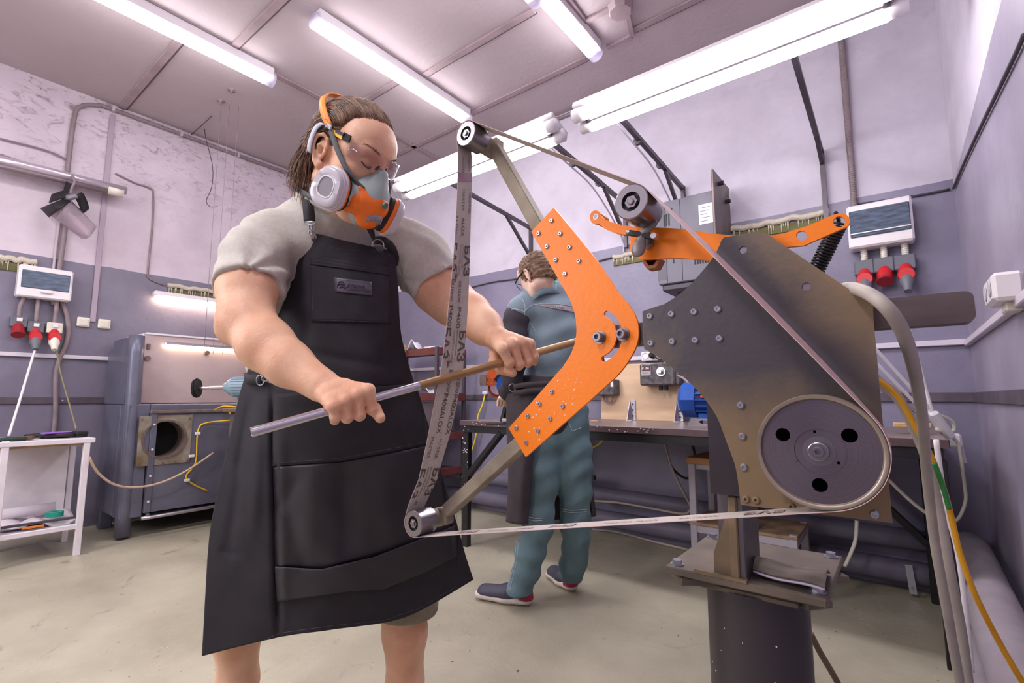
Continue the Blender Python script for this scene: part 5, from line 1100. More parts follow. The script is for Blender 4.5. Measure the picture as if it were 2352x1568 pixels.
def bt(txt, y0, y1, w0, size, m=MINK, bold=0):
    # fit the word between two photo rows
    cu = bpy.data.curves.new('t', 'FONT'); cu.body = txt; cu.size = size; ob = bpy.data.objects.new('t', cu); COL.objects.link(ob); bpy.context.view_layer.update(); wdt = max(ob.dimensions.x, 1e-4)
    bpy.data.objects.remove(ob); bpy.data.curves.remove(cu)
    a, b_ = sy(y0), sy(y1); belt_text(txt, size, run, a, w0, m, bold, squash=(b_-a)/wdt)
w = .051
bt('MASTER', 352, 400, .016, .011, MINKF); bt('MASTER', 352, 392, .040, .011, MINKF)
bt('MASTER', 434, 484, .020, .011); bt('MASTER', 442, 490, .044, .011)
bt('ALOX', 500, 543, .021, .014, bold=.0001); bt('ALOX', 493, 538, -.004, .014, bold=.0001)
bt('БАЗ', 562, 630, .036, .026, bold=.0006); bt('БАЗ', 556, 620, -.010, .026, bold=.0006)
bt('БЕЛГОРОДСКИЙ', 560, 615, .027, .0055); bt('АБРАЗИВНЫЙ ЗАВОД', 560, 632, .019, .0055); bt('→', 606, 640, .009, .012, bold=.0003)
bt('KK10XW', 645, 694, .023, .0115, bold=.00005); bt('KK10XW', 640, 690, .001, .0115, bold=.00005)
bt('P400', 704, 752, .026, .0145, bold=.00015); bt('P400', 700, 747, .002, .0145, bold=.00015)
bt('БАЗ', 757, 826, .037, .026, bold=.0006); bt('БАЗ', 750, 820, -.006, .026, bold=.0006)
bt('БЕЛГОРОДСКИЙ', 757, 815, .029, .0055); bt('АБРАЗИВНЫЙ ЗАВОД', 757, 832, .021, .0055); bt('→', 808, 838, .012, .012, bold=.0003)
bt('KK10XW', 848, 900, .021, .0125, bold=.00005); bt('KK10XW', 852, 902, .044, .0125, bold=.00005)
bt('P400ALOX', 902, 994, .019, .0145, bold=.00015); bt('P400ALOX', 904, 996, .043, .0145, bold=.00015)
bt('MASTER', 1002, 1052, .008, .011); bt('MASTER', 1006, 1053, .030, .011)
bt('БАЗ', 1072, 1134, .036, .026, bold=.0006); bt('БАЗ', 1074, 1140, -.006, .026, bold=.0006)
bt('БЕЛГОРОДСКИЙ', 1072, 1126, .026, .0055); bt('АБРАЗИВНЫЙ ЗАВОД', 1072, 1140, .018, .0055)
bt('MA', 1150, 1158, .016, .011)
# seam patch
a_, b_ = sy(398), sy(417)
acc = 0; mbp = MB()
def rp(s_, wfrac):
    acc = 0
    for i in range(len(run)-1):
        l = (run[i+1][0]-run[i][0]).length
        if acc+l >= s_ or i == len(run)-2:
            t = (s_-acc)/l; f = run[i][0].lerp(run[i+1][0], t); r = run[i][1].lerp(run[i+1][1], t); n = (run[i+1][0]-run[i][0]).cross(r-f).normalized(); return f.lerp(r, wfrac)+n*.0009
        acc += l
mbp.add([rp(a_, 0), rp(a_, 1), rp(b_, 1), rp(b_, 0)], [(0, 1, 2, 3)]); mbp.build('belt_splice', mat('splice_tape', (152, 112, 136), .6, noise=.2, nscale=40), belt)
# faint print on the lower run (its upper side faces the camera)
i0 = seg_idx[2]; runb = [(fr[i], re_[i]) for i in range(i0+11, i0-1, -1)]
bL = sum((runb[i+1][0]-runb[i][0]).length for i in range(len(runb)-1))
for k_, (tx, s_, sz, bo) in enumerate((('БАЗ', .05, .03, .001), ('MASTER', .14, .016, 0), ('P400', .22, .02, .0003), ('БАЗ', .30, .03, .001), ('MASTER ALOX', .42, .016, 0), ('KK10XW', .56, .016, 0), ('БАЗ', .66, .03, .001))):
    belt_text(tx, sz, runb, s_, .014, MINKF, bo)
# --- tracking lever (orange arm behind the body plate)
YL = YPL+.016
circ_px = lambda cx_, cy_, rx, ry, a0, a1, n=12: [(cx_+rx*math.cos(math.radians(a)), cy_+ry*math.sin(math.radians(a))) for a in np.linspace(a0, a1, n)]
c4 = lambda x, y: (1160+x/3.92, 440+y/3.92)
lev = [c4(845, 290)]+[c4(*p) for p in circ_px(815, 230, 52, 62, 75, 350, 14)]+smoothpx([c4(885, 240), c4(960, 275), c4(1080, 305), c4(1200, 320), c4(1340, 322), c4(1600, 335), c4(1800, 365), c4(2010, 392)], 3)+[(1770.6, 540.6), (1798, 536), (1853, 519), (1912, 494)]+circ_px(1931.4, 507, 21, 18, -110, 80, 12)+[(1898, 541), (1846, 564), (1808, 567), (1760, 590), (1680, 602)]+smoothpx([c4(1850, 623), c4(1650, 603), c4(1500, 598), c4(1300, 612), c4(1210, 605), c4(1150, 560), c4(1120, 510), c4(1130, 460), c4(1120, 400), c4(1090, 388)], 3)+smoothpx([c4(1000, 375), c4(900, 335)], 2)
hl = [[onY(x, y, YL) for x, y in circ_px(1927.5, 509, 14, 12.5, 0, 345, 20)], [onY(x, y, YL) for x, y in circ_px(1841, 541, 12.6, 11, 0, 345, 20)]]
mb = MB(); mb.prism([[onY(x, y, YL) for x, y in lev]]+hl, (0, .006, 0)); lever = mb.build('tracking_lever', MORG, G_)
p = onY(*c4(818, 226), YL); MB().lathe(p, (0, -1, 0), [(-.004, .0065), (.0006, .0065), (.0006, .0045), (0, .0043), (0, 0)], n=18).build('lever_pin', MALU, lever, smooth=True, angle=30)
mb = MB(); mb.lathe(p+Vector((0, .006, 0)), (0, 1, 0), [(0, .012), (.03, .012), (.03, 0)], n=24); mb.build('handle_spacer', MORG, lever, smooth=True, angle=30)
# roller carrier: round block, spoon handle, black cross bar with zinc end bolts
cc = NN+Vector((0, YR1+.006, 0)); cc = Vector((NN.x, YR1+.006, NN.z))
MB().lathe(cc, (0, 1, 0), [(0, .012), (0, .026), (.008, .028), (.020, .028), (.022, .02), (.022, 0)], n=32).build('roller_carrier', MSTL, G_, smooth=True, angle=30)
ps = [onY(*c4(*q), YPL-.006) for q in ((1330, 290), (1275, 340), (1235, 380), (1222, 440), (1205, 500), (1198, 530))]
mb = MB(); SP = SDF((min(p.x for p in ps)-.02, YPL-.02, min(p.z for p in ps)-.02), (max(p.x for p in ps)+.02, YPL+.01, max(p.z for p in ps)+.02), .0012)
SP.chain(ps, [.009, .0075, .006, .0075, .0115, .0125], k=.006, flat=(0, 1, 0), fs=.45); v_, f_ = SP.mesh(); mesh_np('tilt_handle', v_, f_, mat('cast_grey', (122, 114, 114), .4, metal=.35), G_)
pa, pb = onY(*c4(1100, 367), YPL-.004), onY(*c4(1385, 418), YPL-.004)
hb = MB().bar(pa.lerp(pb, .08), pa.lerp(pb, .95), .010, .0115, up=(0, -1, 0), bev=.001).build('cross_bar', MDARK, G_)
MB().cyl(pa, pa.lerp(pb, .1), .0058, n=16).build('adjusting_bolt', MSTL, hb, smooth=True, angle=30); q_ = pa.lerp(pb, .93); MB().cyl(q_+Vector((0, -.016, 0)), q_, .0055, n=16).build('adjusting_bolt', MALU, hb, smooth=True, angle=30)
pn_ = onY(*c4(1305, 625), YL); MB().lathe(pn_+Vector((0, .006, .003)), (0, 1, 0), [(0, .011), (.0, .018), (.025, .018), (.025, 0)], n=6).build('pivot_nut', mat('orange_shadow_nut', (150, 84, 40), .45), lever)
MB().cyl((pn_.x, YL, pn_.z+.03), (pn_.x, YR1+.02, pn_.z+.035), .01, n=16).build('pivot_stud', MSTL, lever)
# tension spring behind
s0, s1 = onY(1927, 515, YL+.05), onY(1872, 625, YL+.05); ax_ = (s1-s0); Ls = ax_.length; ax_.normalize(); u_ = ax_.cross(Vector((0, 1, 0))).normalized(); v_ = ax_.cross(u_)
pts = [s0+ax_*(Ls*i/220)+(u_*math.cos(i*2*math.pi*17/220)+v_*math.sin(i*2*math.pi*17/220))*.0115 for i in range(221)]
MB().tube(pts, .0019, n=6, smooth=0).build('tension_spring', MDARK, G_, smooth=True)
MB().tube([s0+Vector((0, -.05, .004)), s0+Vector((0, 0, .006)), s0+ax_*.006], .003, n=8).build('spring_pin', MDARK, G_, smooth=True)
# --- frame behind, post, base plates, column
Z1 = .70
MPOST = mat('post_steel', (104, 98, 104), .4, metal=.5, noise=.2, nscale=7); MBASE = mat('base_plate_steel', (118, 106, 94), .5, metal=.3, noise=.35, nscale=11)
# tall support: flat bar behind the body plate, L-post and rusty gusset on the base
MB().bb((-.262, YPL+.05, Z1), (-.228, YPL+.085, 1.02), bev=.002).build('support_bar', MPOST, G_)
MB().bb((-.236, .90, Z1), (-.216, 1.0, .835), bev=.002).build('support_post', MPOST, G_)
g0 = [onY(x, y, .905) for x, y in ((1639, 1290), (1639.5, 1268), (1678, 1152), (1684, 1145), (1694, 1143), (1700, 1150))]; g0[0].z = Z1; g0 += [Vector((-.232, .905, Z1))]
mb = MB(); mb.prism([g0], (0, .010, 0)); mb.build('gusset', MBBRN, G_)
MB().bb((-.240, .896, Z1), (-.226, .906, .835), bev=.002).build('weld_edge', MBBRN, G_)
MB().bar((-.30, .899, Z1+.002), (-.215, .897, Z1+.002), .008, .006).build('weld_seam', MBBRN, G_)
MB().bb((-.26, YPL+.009, .84), (-.03, YPL+.06, 1.0)).build('motor_block', MSTD, G_)
MB().cyl((WW.x, YPL+.06, WW.z), (WW.x, YPL+.24, WW.z), .07, n=32).build('motor', MSTD, G_, smooth=True, angle=30)
tp = MB().bb((-.352, .895, Z1-.013), (-.105, 1.155, Z1), bev=.002).build('top_plate', MBASE, G_)
for (x, y) in ((-.336, .915), (-.120, .925), (-.335, 1.13), (-.122, 1.135)):
    b_ = MB().lathe((x, y, Z1), (0, 0, 1), [(0, .012), (.002, .012), (.002, 0)], n=20).build('washer', MZNC, tp, smooth=True, angle=30)
    MB().cyl((x, y, Z1+.002), (x, y, Z1+.009), .0085, n=6).build('hex_bolt', MZNC, tp)
cx_, cy_ = -.23, 1.02
zz_ = Z1-.021; qa, qb = onZ(1552, 1325, zz_), onZ(1930, 1320, zz_); low = MB().bar(qa, qb, .05, .013, bev=.002).build('cross_flat', MBASE, G_)
qa, qb = onZ(1885, 1392, zz_-.013), onZ(1640, 1270, zz_-.013); MB().bar(qa, qb, .05, .012, bev=.002).build('cross_flat', MBASE, G_)
MB().box((cx_, cy_, Z1-.034), (.16, .16, .01), bev=.002).build('column_cap', MBASE, G_)
MB().box((cx_-.02, cy_-.02, Z1-.02), (.03, .03, .02)).build('spacer', MSTL, low)
colm = MB().cyl((cx_, cy_, .012), (cx_, cy_, Z1-.036), .084, n=56).build('column', mat('column_paint', (64, 58, 62), .38, metal=.3, noise=.25, nscale=5, stretch=(1, 1, .4)), G_, smooth=True, angle=30)
sp = MB(); rnd = random.Random(9)
for i in range(26):
    an = math.radians(rnd.uniform(200, 330)); z_ = rnd.uniform(.3, .62); r_ = rnd.choice((.0009, .0014)); n_ = Vector((math.cos(an), math.sin(an), 0)); sp.cyl(Vector((cx_, cy_, z_))+n_*.0838, Vector((cx_, cy_, z_))+n_*.0846, r_, n=7)
sp.build('paint_specks', MHOUS, colm, kind='stuff')
MB().cyl((cx_, cy_, 0), (cx_, cy_, .012), .2, n=40).build('foot_plate', MBASE, G_)
for k_ in range(4):
    a = math.radians(45+90*k_); d = Vector((math.cos(a), math.sin(a), 0)); mb = MB(); nn = Vector((-d.y, d.x, 0))*.006
    c_ = Vector((cx_, cy_, 0))
    mb.prism([[c_+d*.08+Vector((0, 0, .012)), c_+d*.30+Vector((0, 0, .012)), c_+d*.30+Vector((0, 0, .03)), c_+d*.08+Vector((0, 0, .42))]], tuple(nn)); mb.build('column_rib', MATS['column_paint'], G_)
# foam pad lying on the top plate
G = []
p00, p01, p11, p10 = onZ(1745, 1262, Z1+.03), onZ(1905, 1292, Z1+.02), onZ(1895, 1362, Z1+.004), onZ(1730, 1322, Z1+.004)
for i in range(14):
    u = i/13; row = []
    for j in range(20):
        v = j/19; p = (p00.lerp(p01, v)).lerp(p10.lerp(p11, v), u); p.z = Z1+.006+.020*math.sin(math.pi*min(1, .15+.85*(1-u)))*(1-.25*v)+.002*math.sin(6*v+3*u); row.append(p)
    G.append(row)
mb = MB(); mb.grid(G, .003); pad = mb.build('abrasive_sheet', mat('worn_abrasive', (150, 138, 128), .8, noise=.35, nscale=7, stretch=(1, 3, 1), col2=(88, 78, 72)), smooth=True, angle=50)
tag(pad, 'folded worn abrasive sheet lying on the base plate of the grinder', 'abrasive sheet')
mb = MB(); mb.grid([[p-Vector((0, 0, .0045)) for p in r] for r in G[6:]], .003); mb.build('pale_fold', mat('pale_backing', (196, 186, 206), .7), pad, smooth=True)
# ================================================================ CABLES on the right
def cab(pl, r, m, lab, name='cable', sm=6):
    pts = [C(x, y, s) for x, y, s in pl]
    for p in pts: p.z = max(p.z, r+.003); p.x = min(p.x, XR-r-.004)
    return tag(MB().tube(pts, r, n=14, smooth=sm).build(name, m, smooth=True), lab, 'hose' if name == 'hose' else 'cable')
MHOSE = mat('grey_hose', (178, 168, 160), .5, noise=.14, nscale=20)
cab([(1900, 700, .86), (1935, 664, .80), (1978, 667, .70), (2030, 700, .655), (2072, 760, .68), (2100, 850, .78), (2118, 960, .90), (2130, 1100, 1.0), (2148, 1250, 1.06), (2175, 1400, 1.07), (2205, 1568, 1.08), (2250, 1800, 1.09)], .0092, MHOSE, 'thick grey hose arching from behind the grinder plate to the floor', 'hose')
cab([(1990, 850, 1.05), (2022, 878, 1.08), (2060, 910, 1.1), (2100, 985, 1.12), (2130, 1060, 1.13), (2158, 1180, 1.14), (2185, 1330, 1.15), (2208, 1450, 1.16), (2225, 1580, 1.16), (2245, 1750, 1.17)], .0105, MHOSE, 'second grey hose dropping behind the first one', 'hose')
o = cab([(1995, 860, 1.0), (2025, 878, 1.0), (2065, 915, 1.0), (2105, 985, 1.0), (2140, 1050, 1.0), (2170, 1130, 1.0), (2188, 1200, 1.0), (2205, 1270, .99), (2240, 1365, .97), (2290, 1465, .95), (2345, 1560, .92), (2420, 1680, .90)], .0052, mat('earth_yellow', (224, 160, 30), .4), 'yellow green earth cable hanging in front of the grey hoses')
k = MB().tube([C(x, y, s) for x, y, s in ((2145, 1062, .996), (2158, 1095, .996), (2170, 1130, .9955), (2180, 1168, .9955))], .0047, n=12, smooth=5).build('green_stripe', mat('earth_green', (52, 140, 70), .4), o, smooth=True)
cab([(2150, 1010, 1.2), (2170, 1150, 1.2), (2200, 1270, 1.21), (2218, 1400, 1.21), (2232, 1540, 1.21)], .006, MPL, 'thin white cable seen between the hoses and the yellow cable')
cab([(1862, 1455, .98), (1885, 1500, .99), (1920, 1560, 1.0), (1960, 1640, 1.0)], .006, MBBRN, 'thin brown cable leaving the column toward the lower right')
# ================================================================ METAL TUBE held by the worker
def rod_s(x): return 1/(1/.92-.000474*(x-575))
ra = C(577, 993.5, rod_s(577)); rb_ = C(1345, 778, rod_s(1345)); RODR = .0098
rdir = (rb_-ra).normalized()
rod = thing('metal_rod', 'long polished metal tube gripped by the worker in both hands across the belt', 'metal tube', ra)
def rod_at(x):
    # point on the rod axis seen at photo column x
    best = None
    for k in range(400):
        q = ra.lerp(rb_, k/399); d = q-CO; dd = d.dot(CF); px = 1176+FPX*d.dot(CR)/dd
        if best is None or abs(px-x) < best[0]: best = (abs(px-x), q, dd, 784-FPX*d.dot(CU)/dd)
    return best
MRODS = mat('rod_polished', (206, 200, 210), .2, metal=.95, noise=.1, nscale=5); MRODB = mat('rod_bronze', (190, 154, 110), .35, metal=.6, noise=.3, nscale=6, col2=(146, 114, 84))
m_ = rod_at(962)[1]
mb = MB(); mb.lathe(ra, rdir, [(0.012, 0), (.012, RODR*.72), (0, RODR*.8), (0, RODR), ((m_-ra).length, RODR)], n=28); mb.build('polished_section', MRODS, rod, smooth=True, angle=30)
mb = MB(); mb.lathe(m_, rdir, [(0, RODR), ((rb_-m_).length, RODR), ((rb_-m_).length, 0)], n=28); mb.build('unpolished_section', MRODB, rod, smooth=True, angle=30)
# ================================================================ WORKER
wk = thing('person', 'worker in grey shirt, black apron and respirator holding a metal tube at the belt', 'person', (-1.42, .84, 0))
def skin_mat(name, base, pink):
    m = mat(name, base, .48, noise=0, nscale=14, col2=pink, bump=.12, bscale=160, spec=.4)
    b = m.node_tree.nodes['Principled BSDF']; b.inputs['Subsurface Weight'].default_value = .12; b.inputs['Subsurface Radius'].default_value = (.012, .005, .003); b.inputs['Subsurface Scale'].default_value = 1.0
    return m
MSKIN = skin_mat('skin', (228, 184, 154), (214, 160, 130))
def J(x, y, s): return np.array(C(x, y, s))
def bbox(pts, pad):
    A = np.array(pts); return A.min(0)-pad, A.max(0)+pad
def vnormals(V, F):
    n = np.cross(V[F[:, 2]]-V[F[:, 0]], V[F[:, 3]]-V[F[:, 1]]); N = np.zeros_like(V)
    for i in range(4): np.add.at(N, F[:, i], n)
    return N/(np.linalg.norm(N, axis=1, keepdims=True)+1e-12)
# ---- arms and hands
def hand(S, wrist, mcp, pip, dip, tip, thumb, r=.0118):
    for i in range(4):
        S.cone(wrist, mcp[i], .0215, .0145, k=.014)
        if i: S.cone((mcp[i]+wrist)/2, (mcp[i-1]+wrist)/2, .017, .017, k=.012); S.cone(mcp[i]*.8+wrist*.2, mcp[i-1]*.8+wrist*.2, .0135, .0135, k=.01)
    for i in range(4):
        rr = r*(1, 1.02, .98, .9)[i]
        S2 = SDF(S.lo, S.lo+(S.n-1)*S.h, S.h) if False else S
        S.cone(mcp[i], pip[i], rr*1.1, rr*.98, k=.0035); S.cone(pip[i], dip[i], rr*1.0, rr*.9, k=.0025); S.cone(dip[i], tip[i], rr*.9, rr*.8, k=.0025)
        S.ell(mcp[i]+(mcp[i]-pip[i])*.08, (rr*1.12,)*3, k=.006); S.ell(pip[i], (rr*1.04,)*3, k=.003)
    S.chain(thumb, [.019, .0145, .0128, .0112][:len(thumb)], k=.006)
parts = []
# his right arm (image left)
ro = lambda x: rod_at(x)[2]
mx_ = [(846, 898), (822, 908), (794, 921), (766, 933)]; px_ = [(855, 940), (826, 953), (797, 959), (770, 957)]
mcp = [J(x, y, ro(x)-.020) for x, y in mx_]; pip = [J(x, y, ro(x)-.019) for x, y in px_]
dip = [J(x-1, rod_at(x)[3]+26, ro(x)+.013) for x, y in px_]; tip = [J(x-4, rod_at(x)[3]+6, ro(x)+.026) for x, y in px_]
wr = J(738, 884, 1.045)
th = [J(790, 905, 1.055), J(835, 925, 1.06), J(860, 938, 1.045), J(873, 959, 1.03)]
arm = [J(616, 568, 1.31), J(590, 608, 1.245), J(569, 664, 1.19), J(566, 735, 1.145), J(612, 792, 1.11), J(664, 836, 1.08), wr]
lo, hi = bbox(arm+mcp+pip+dip+th, .09)
S = SDF(lo, hi, .0023); S.chain(arm, [.052, .058, .063, .056, .056, .046, .0295], k=.03); S.cone(J(664, 836, 1.08), wr, .03, .033, k=.02)
S.ell(J(530, 760, 1.15), (.028, .028, .028), k=.03)
hand(S, wr, mcp, pip, dip, tip, th); parts.append(S.mesh(1))
# his left arm (image right)
mx_ = [(1155, 802), (1178, 792), (1199, 788), (1217, 791)]; px_ = [(1170, 832), (1193, 836), (1213, 829), (1228, 818)]
mcp = [J(x, y, ro(x)-.022) for x, y in mx_]; pip = [J(x, y, ro(x)-.024) for x, y in px_]
dip = [J(x-1, rod_at(x)[3]+20, ro(x)+.008) for x, y in px_]; tip = [J(x-6, rod_at(x)[3]+6, ro(x)+.024) for x, y in px_]
wr = J(1143, 778, 1.262)
th = [J(1140, 800, 1.275), J(1136, 832, 1.262), J(1152, 848, 1.238), J(1177, 856, 1.228)]
arm = [J(930, 575, 1.45), J(960, 614, 1.445), J(1005, 665, 1.43), J(1040, 695, 1.41), J(1080, 722, 1.36), J(1112, 750, 1.31), wr]
lo, hi = bbox(arm+mcp+pip+dip+th, .08)
S = SDF(lo, hi, .0023); S.chain(arm, [.052, .062, .067, .062, .054, .044, .0285], k=.03)
hand(S, wr, mcp, pip, dip, tip, th, r=.0122); parts.append(S.mesh(1))
# legs down to bare feet in dark shoes
legs = [([J(650, 1000, 1.52), J(600, 1200, 1.47), J(556, 1350, 1.44), J(545, 1450, 1.44), J(546, 1568, 1.44)], (-1, 1)), ([J(880, 1000, 1.55), J(905, 1200, 1.52), J(920, 1350, 1.49), J(930, 1450, 1.49), J(930, 1568, 1.49)], (1, 1))]
feet = []
for pts, _ in legs:
    an = pts[-1].copy(); an[2] = .09; an[:2] += (np.array(pts[-1])-np.array(pts[-2]))[:2]*.3; feet.append(an)
    lo, hi = bbox(pts+[an], .11); S = SDF(lo, hi, .005)
    S.chain(pts[:4], [.10, .088, .066, .062], k=.03); S.chain([pts[3], pts[4], an], [.063, .052, .036], k=.03); parts.append(S.mesh(1))
# torso under the clothes
tor = [J(765, 620, 1.47), J(765, 760, 1.48), J(765, 900, 1.5), J(740, 1000, 1.53)]
lo, hi = bbox(tor, .17); S = SDF(lo, hi, .008); S.chain(tor, [.115, .115, .125, .12], k=.05); S.cone(J(670, 560, 1.40), J(870, 575, 1.48), .04, .04, k=.04); parts.append(S.mesh(1))
# ---- head
HS = 1.06
def fvec(v): return CR*v[0]+CU*v[1]+CF*v[2]
hF = fvec((.79, -.50, -.42)).normalized(); hU = fvec((.45, .86, -.20)); hU = (hU-hF*hU.dot(hF)).normalized(); hR = hF.cross(hU)
HO = C(737, 338, 1.165)-(hR*.078+hU*.008-hF*.012)*HS
HM = np.array([list(hR), list(hU), list(hF)]).T*HS
def H(r, u, f): return HO+(hR*r+hU*u+hF*f)*HS
def Hn(V): return np.asarray(V)@HM.T+np.array(HO)
def Hl(P): d = (Vector(P)-HO)/HS; return np.array([d.dot(hR), d.dot(hU), d.dot(hF)])
def Lon(x, y, ax, val):   # local point on plane axis=val seen at a pixel
    d = ray(x, y); n = (hR, hU, hF)[ax]; t = (val*HS-(CO-HO).dot(n))/d.dot(n); return Hl(CO+d*t)
S = SDF((-.105, -.19, -.15), (.105, .15, .145), .0019)
S.ell((0, .045, -.012), (.077, .090, .098)); S.ell((0, .060, .042), (.064, .058, .050), k=.03); S.ell((0, -.02, .035), (.060, .076, .055), k=.03)
for s in (-1, 1):
    S.ell((s*.043, -.006, .056), (.025, .02, .027), k=.025); S.cone((s*.056, -.052, .004), (s*.02, -.094, .07), .024, .022, k=.03)
    S.ell((s*.058, .035, .045), (.014, .02, .02), k=.02)
S.ell((0, -.092, .078), (.024, .02, .02), k=.02)
S.cone((-.036, .046, .079), (.036, .046, .079), .013, .013, k=.016)
for s in (-1, 1): S.ell((s*.032, .024, .1005), (.021, .0125, .018), k=.010, op='sub')
for s in (-1, 1): S.ell((s*.031, .0225, .0770), (.0150, .0115, .0130), k=.003)
S.cone((0, .038, .088), (0, -.002, .110), .0085, .0105, k=.012); S.ell((0, -.008, .113), (.0125, .011, .012), k=.008)
for s in (-1, 1): S.ell((s*.012, -.013, .101), (.0085, .008, .011), k=.006)
S.cone((-.018, -.042, .088), (.018, -.042, .088), .0075, .0075, k=.008); S.cone((-.016, -.053, .088), (.016, -.053, .088), .008, .008, k=.006)
nb = Hl(J(775, 520, 1.40)); S.cone((0, -.02, -.035), nb, .060, .052, k=.03); S.cone((0, -.06, .015), nb+np.array([0, .02, .0]), .042, .040, k=.03)
for s in (-1, 1):
    S.ell((s*.078, .004, -.008), (.006, .026, .015), k=.008)
    ch = [(s*.075, -.026, .002), (s*.082, -.024, -.008), (s*.087, -.008, -.018), (s*.0905, .012, -.024), (s*.090, .029, -.021), (s*.086, .036, -.008), (s*.080, .030, .003), (s*.077, .014, .006)]
    S.chain([np.array(c) for c in ch], [.0065, .0058, .0044, .0042, .0042, .0040, .0036, .0034], k=.003)
    S.chain([np.array(c) for c in ((s*.080, .020, -.006), (s*.0855, .010, -.012), (s*.082, -.006, -.010))], [.003, .0035, .003], k=.003)
    S.ell((s*.079, -.029, .0), (.006, .009, .008), k=.005); S.ell((s*.080, .002, -.003), (.006, .009, .006), k=.003, op='sub'); S.ell((s*.080, .001, .007), (.0035, .005, .004), k=.003)
v_, f_ = S.mesh(1); parts.append((Hn(v_), f_))
V, F = join_vf(parts); mesh_np('body', V, F, MSKIN, wk)
# eyes: lids with lashes, brows
MLASH = mat('lash_brown', (66, 44, 38), .7); MHAIR = mat('hair_brown', (142, 104, 78), .42, noise=.45, nscale=55, col2=(84, 58, 46), spec=.6)
for s in (-1, 1):
    MB().tube([H(s*.046, .0215, .084), H(s*.040, .0165, .0905), H(s*.031, .0145, .0925), H(s*.022, .0165, .0905), H(s*.017, .020, .086)], .0015, n=6).build('eyelash', MLASH, wk, smooth=True)
    mb = MB(); rnd = random.Random(2)
    for i in range(46):
        t = i/45; x = s*(.016+.034*t); u = .047+.006*math.sin(t*2.4)+rnd.uniform(-.002, .002); f = .0985-.020*t**1.8; u += .004
        mb.tube([H(x, u-.002, f), H(x+s*.004, u+.0015, f+.0015), H(x+s*.008, u+.001, f-.001)], [.00045, .00045, .0001], n=4, smooth=0)
    mb.build('eyebrow', MHAIR, wk, smooth=True)
# hair
mb = MB(); rnd = random.Random(4); gl = Hl(HO+Vector((0, 0, -1))); gl /= np.linalg.norm(gl)
def scalp(phi, th, off=0):
    cr, cu, cf = .077+off, .092+off, .100+off
    return (cr*math.sin(phi), .045+cu*math.cos(phi)*math.sin(th), -.010+cf*math.cos(phi)*math.cos(th))
for i in range(2300):
    phi = math.radians(rnd.uniform(-84, 84)); ap = abs(math.degrees(phi))
    th0 = math.radians(37+rnd.uniform(-2, 7)*rnd.random()+(16*math.exp(-((ap-48)/16)**2))+max(0, ap-66)*1.1)
    th1 = math.radians(rnd.uniform(185, 215)); n = 11; off = rnd.uniform(.004, .013); wob = rnd.uniform(-.05, .05); ph2 = rnd.uniform(0, 6)
    P = []
    for k in range(n):
        t = k/(n-1); th_ = th0+(th1-th0)*t; l = off*(.35+.65*min(1, t*4))+.002*math.sin(6*t+ph2)
        p = scalp(phi*(1-.15*t)+wob*t, th_, l); P.append(H(*p))
    # loose ends over the nape
    if rnd.random() < .55:
        q = scalp(phi*.8+wob, th1, off); dx = rnd.uniform(-.01, .02)*(1 if phi > 0 else -1)
        L = rnd.uniform(.03, .10); fl = rnd.uniform(.0, .05)
        for k in range(1, 5):
            t = k/4; P.append(H(q[0]+dx*t+.005*math.sin(5*t+ph2)+gl[0]*L*t, q[1]+gl[1]*L*t, q[2]+.008*math.sin(5*t+ph2)-fl*t*t*.6+gl[2]*L*t))
    r0 = rnd.uniform(.0007, .0015)
    mb.tube(P, [r0*.6, r0, r0, r0*.9, r0*.15], n=4, smooth=0)
# side hair tucked behind the ear and hanging
for i in range(620):
    s = 1 if i % 3 else -1
    a = rnd.random(); P = []
    st = (s*(.070+.010*a), .065-.02*a+rnd.uniform(-.01, .01), .030-.03*a)
    e1 = (s*(.084+rnd.uniform(0, .006)), .045+rnd.uniform(-.004, .01), -.02+rnd.uniform(-.01, .006))
    e2 = (s*(.080+rnd.uniform(0, .012)), rnd.uniform(-.01, .02), -.045+rnd.uniform(-.012, .008))
    e3 = (s*(.072+rnd.uniform(-.02, .018)), rnd.uniform(-.06, -.02), -.055+rnd.uniform(-.03, .01))
    e4 = (e3[0]+s*rnd.uniform(-.012, .02), e3[1]-rnd.uniform(.01, .055), e3[2]-rnd.uniform(-.005, .045))
    L = rnd.uniform(.02, .09); e4 = tuple(e3[q]+gl[q]*L+rnd.uniform(-.012, .012) for q in range(3)); e3 = tuple((e3[q]+e4[q])/2+rnd.uniform(-.006, .006) for q in range(3))
    r0 = rnd.uniform(.0007, .0013); mb.tube([H(*p) for p in (st, e1, e2, e3, e4)], [r0*.6, r0, r0, r0*.8, r0*.15], n=4, smooth=3)
hair = mb.build('hair', MHAIR, wk, smooth=True)
S = SDF((-.10, -.08, -.135), (.10, .155, .10), .003); S.ell((0, .047, -.014), (.0805, .0935, .1005))
S.ell((0, .0, .10), (.12, .115, .085), k=.01, op='sub'); S.ell((.0, -.04, .04), (.15, .07, .1), k=.01, op='sub')
v_, f_ = S.mesh(1); mesh_np('hair_base', Hn(v_), f_, mat('hair_dark', (96, 68, 52), .7), hair)
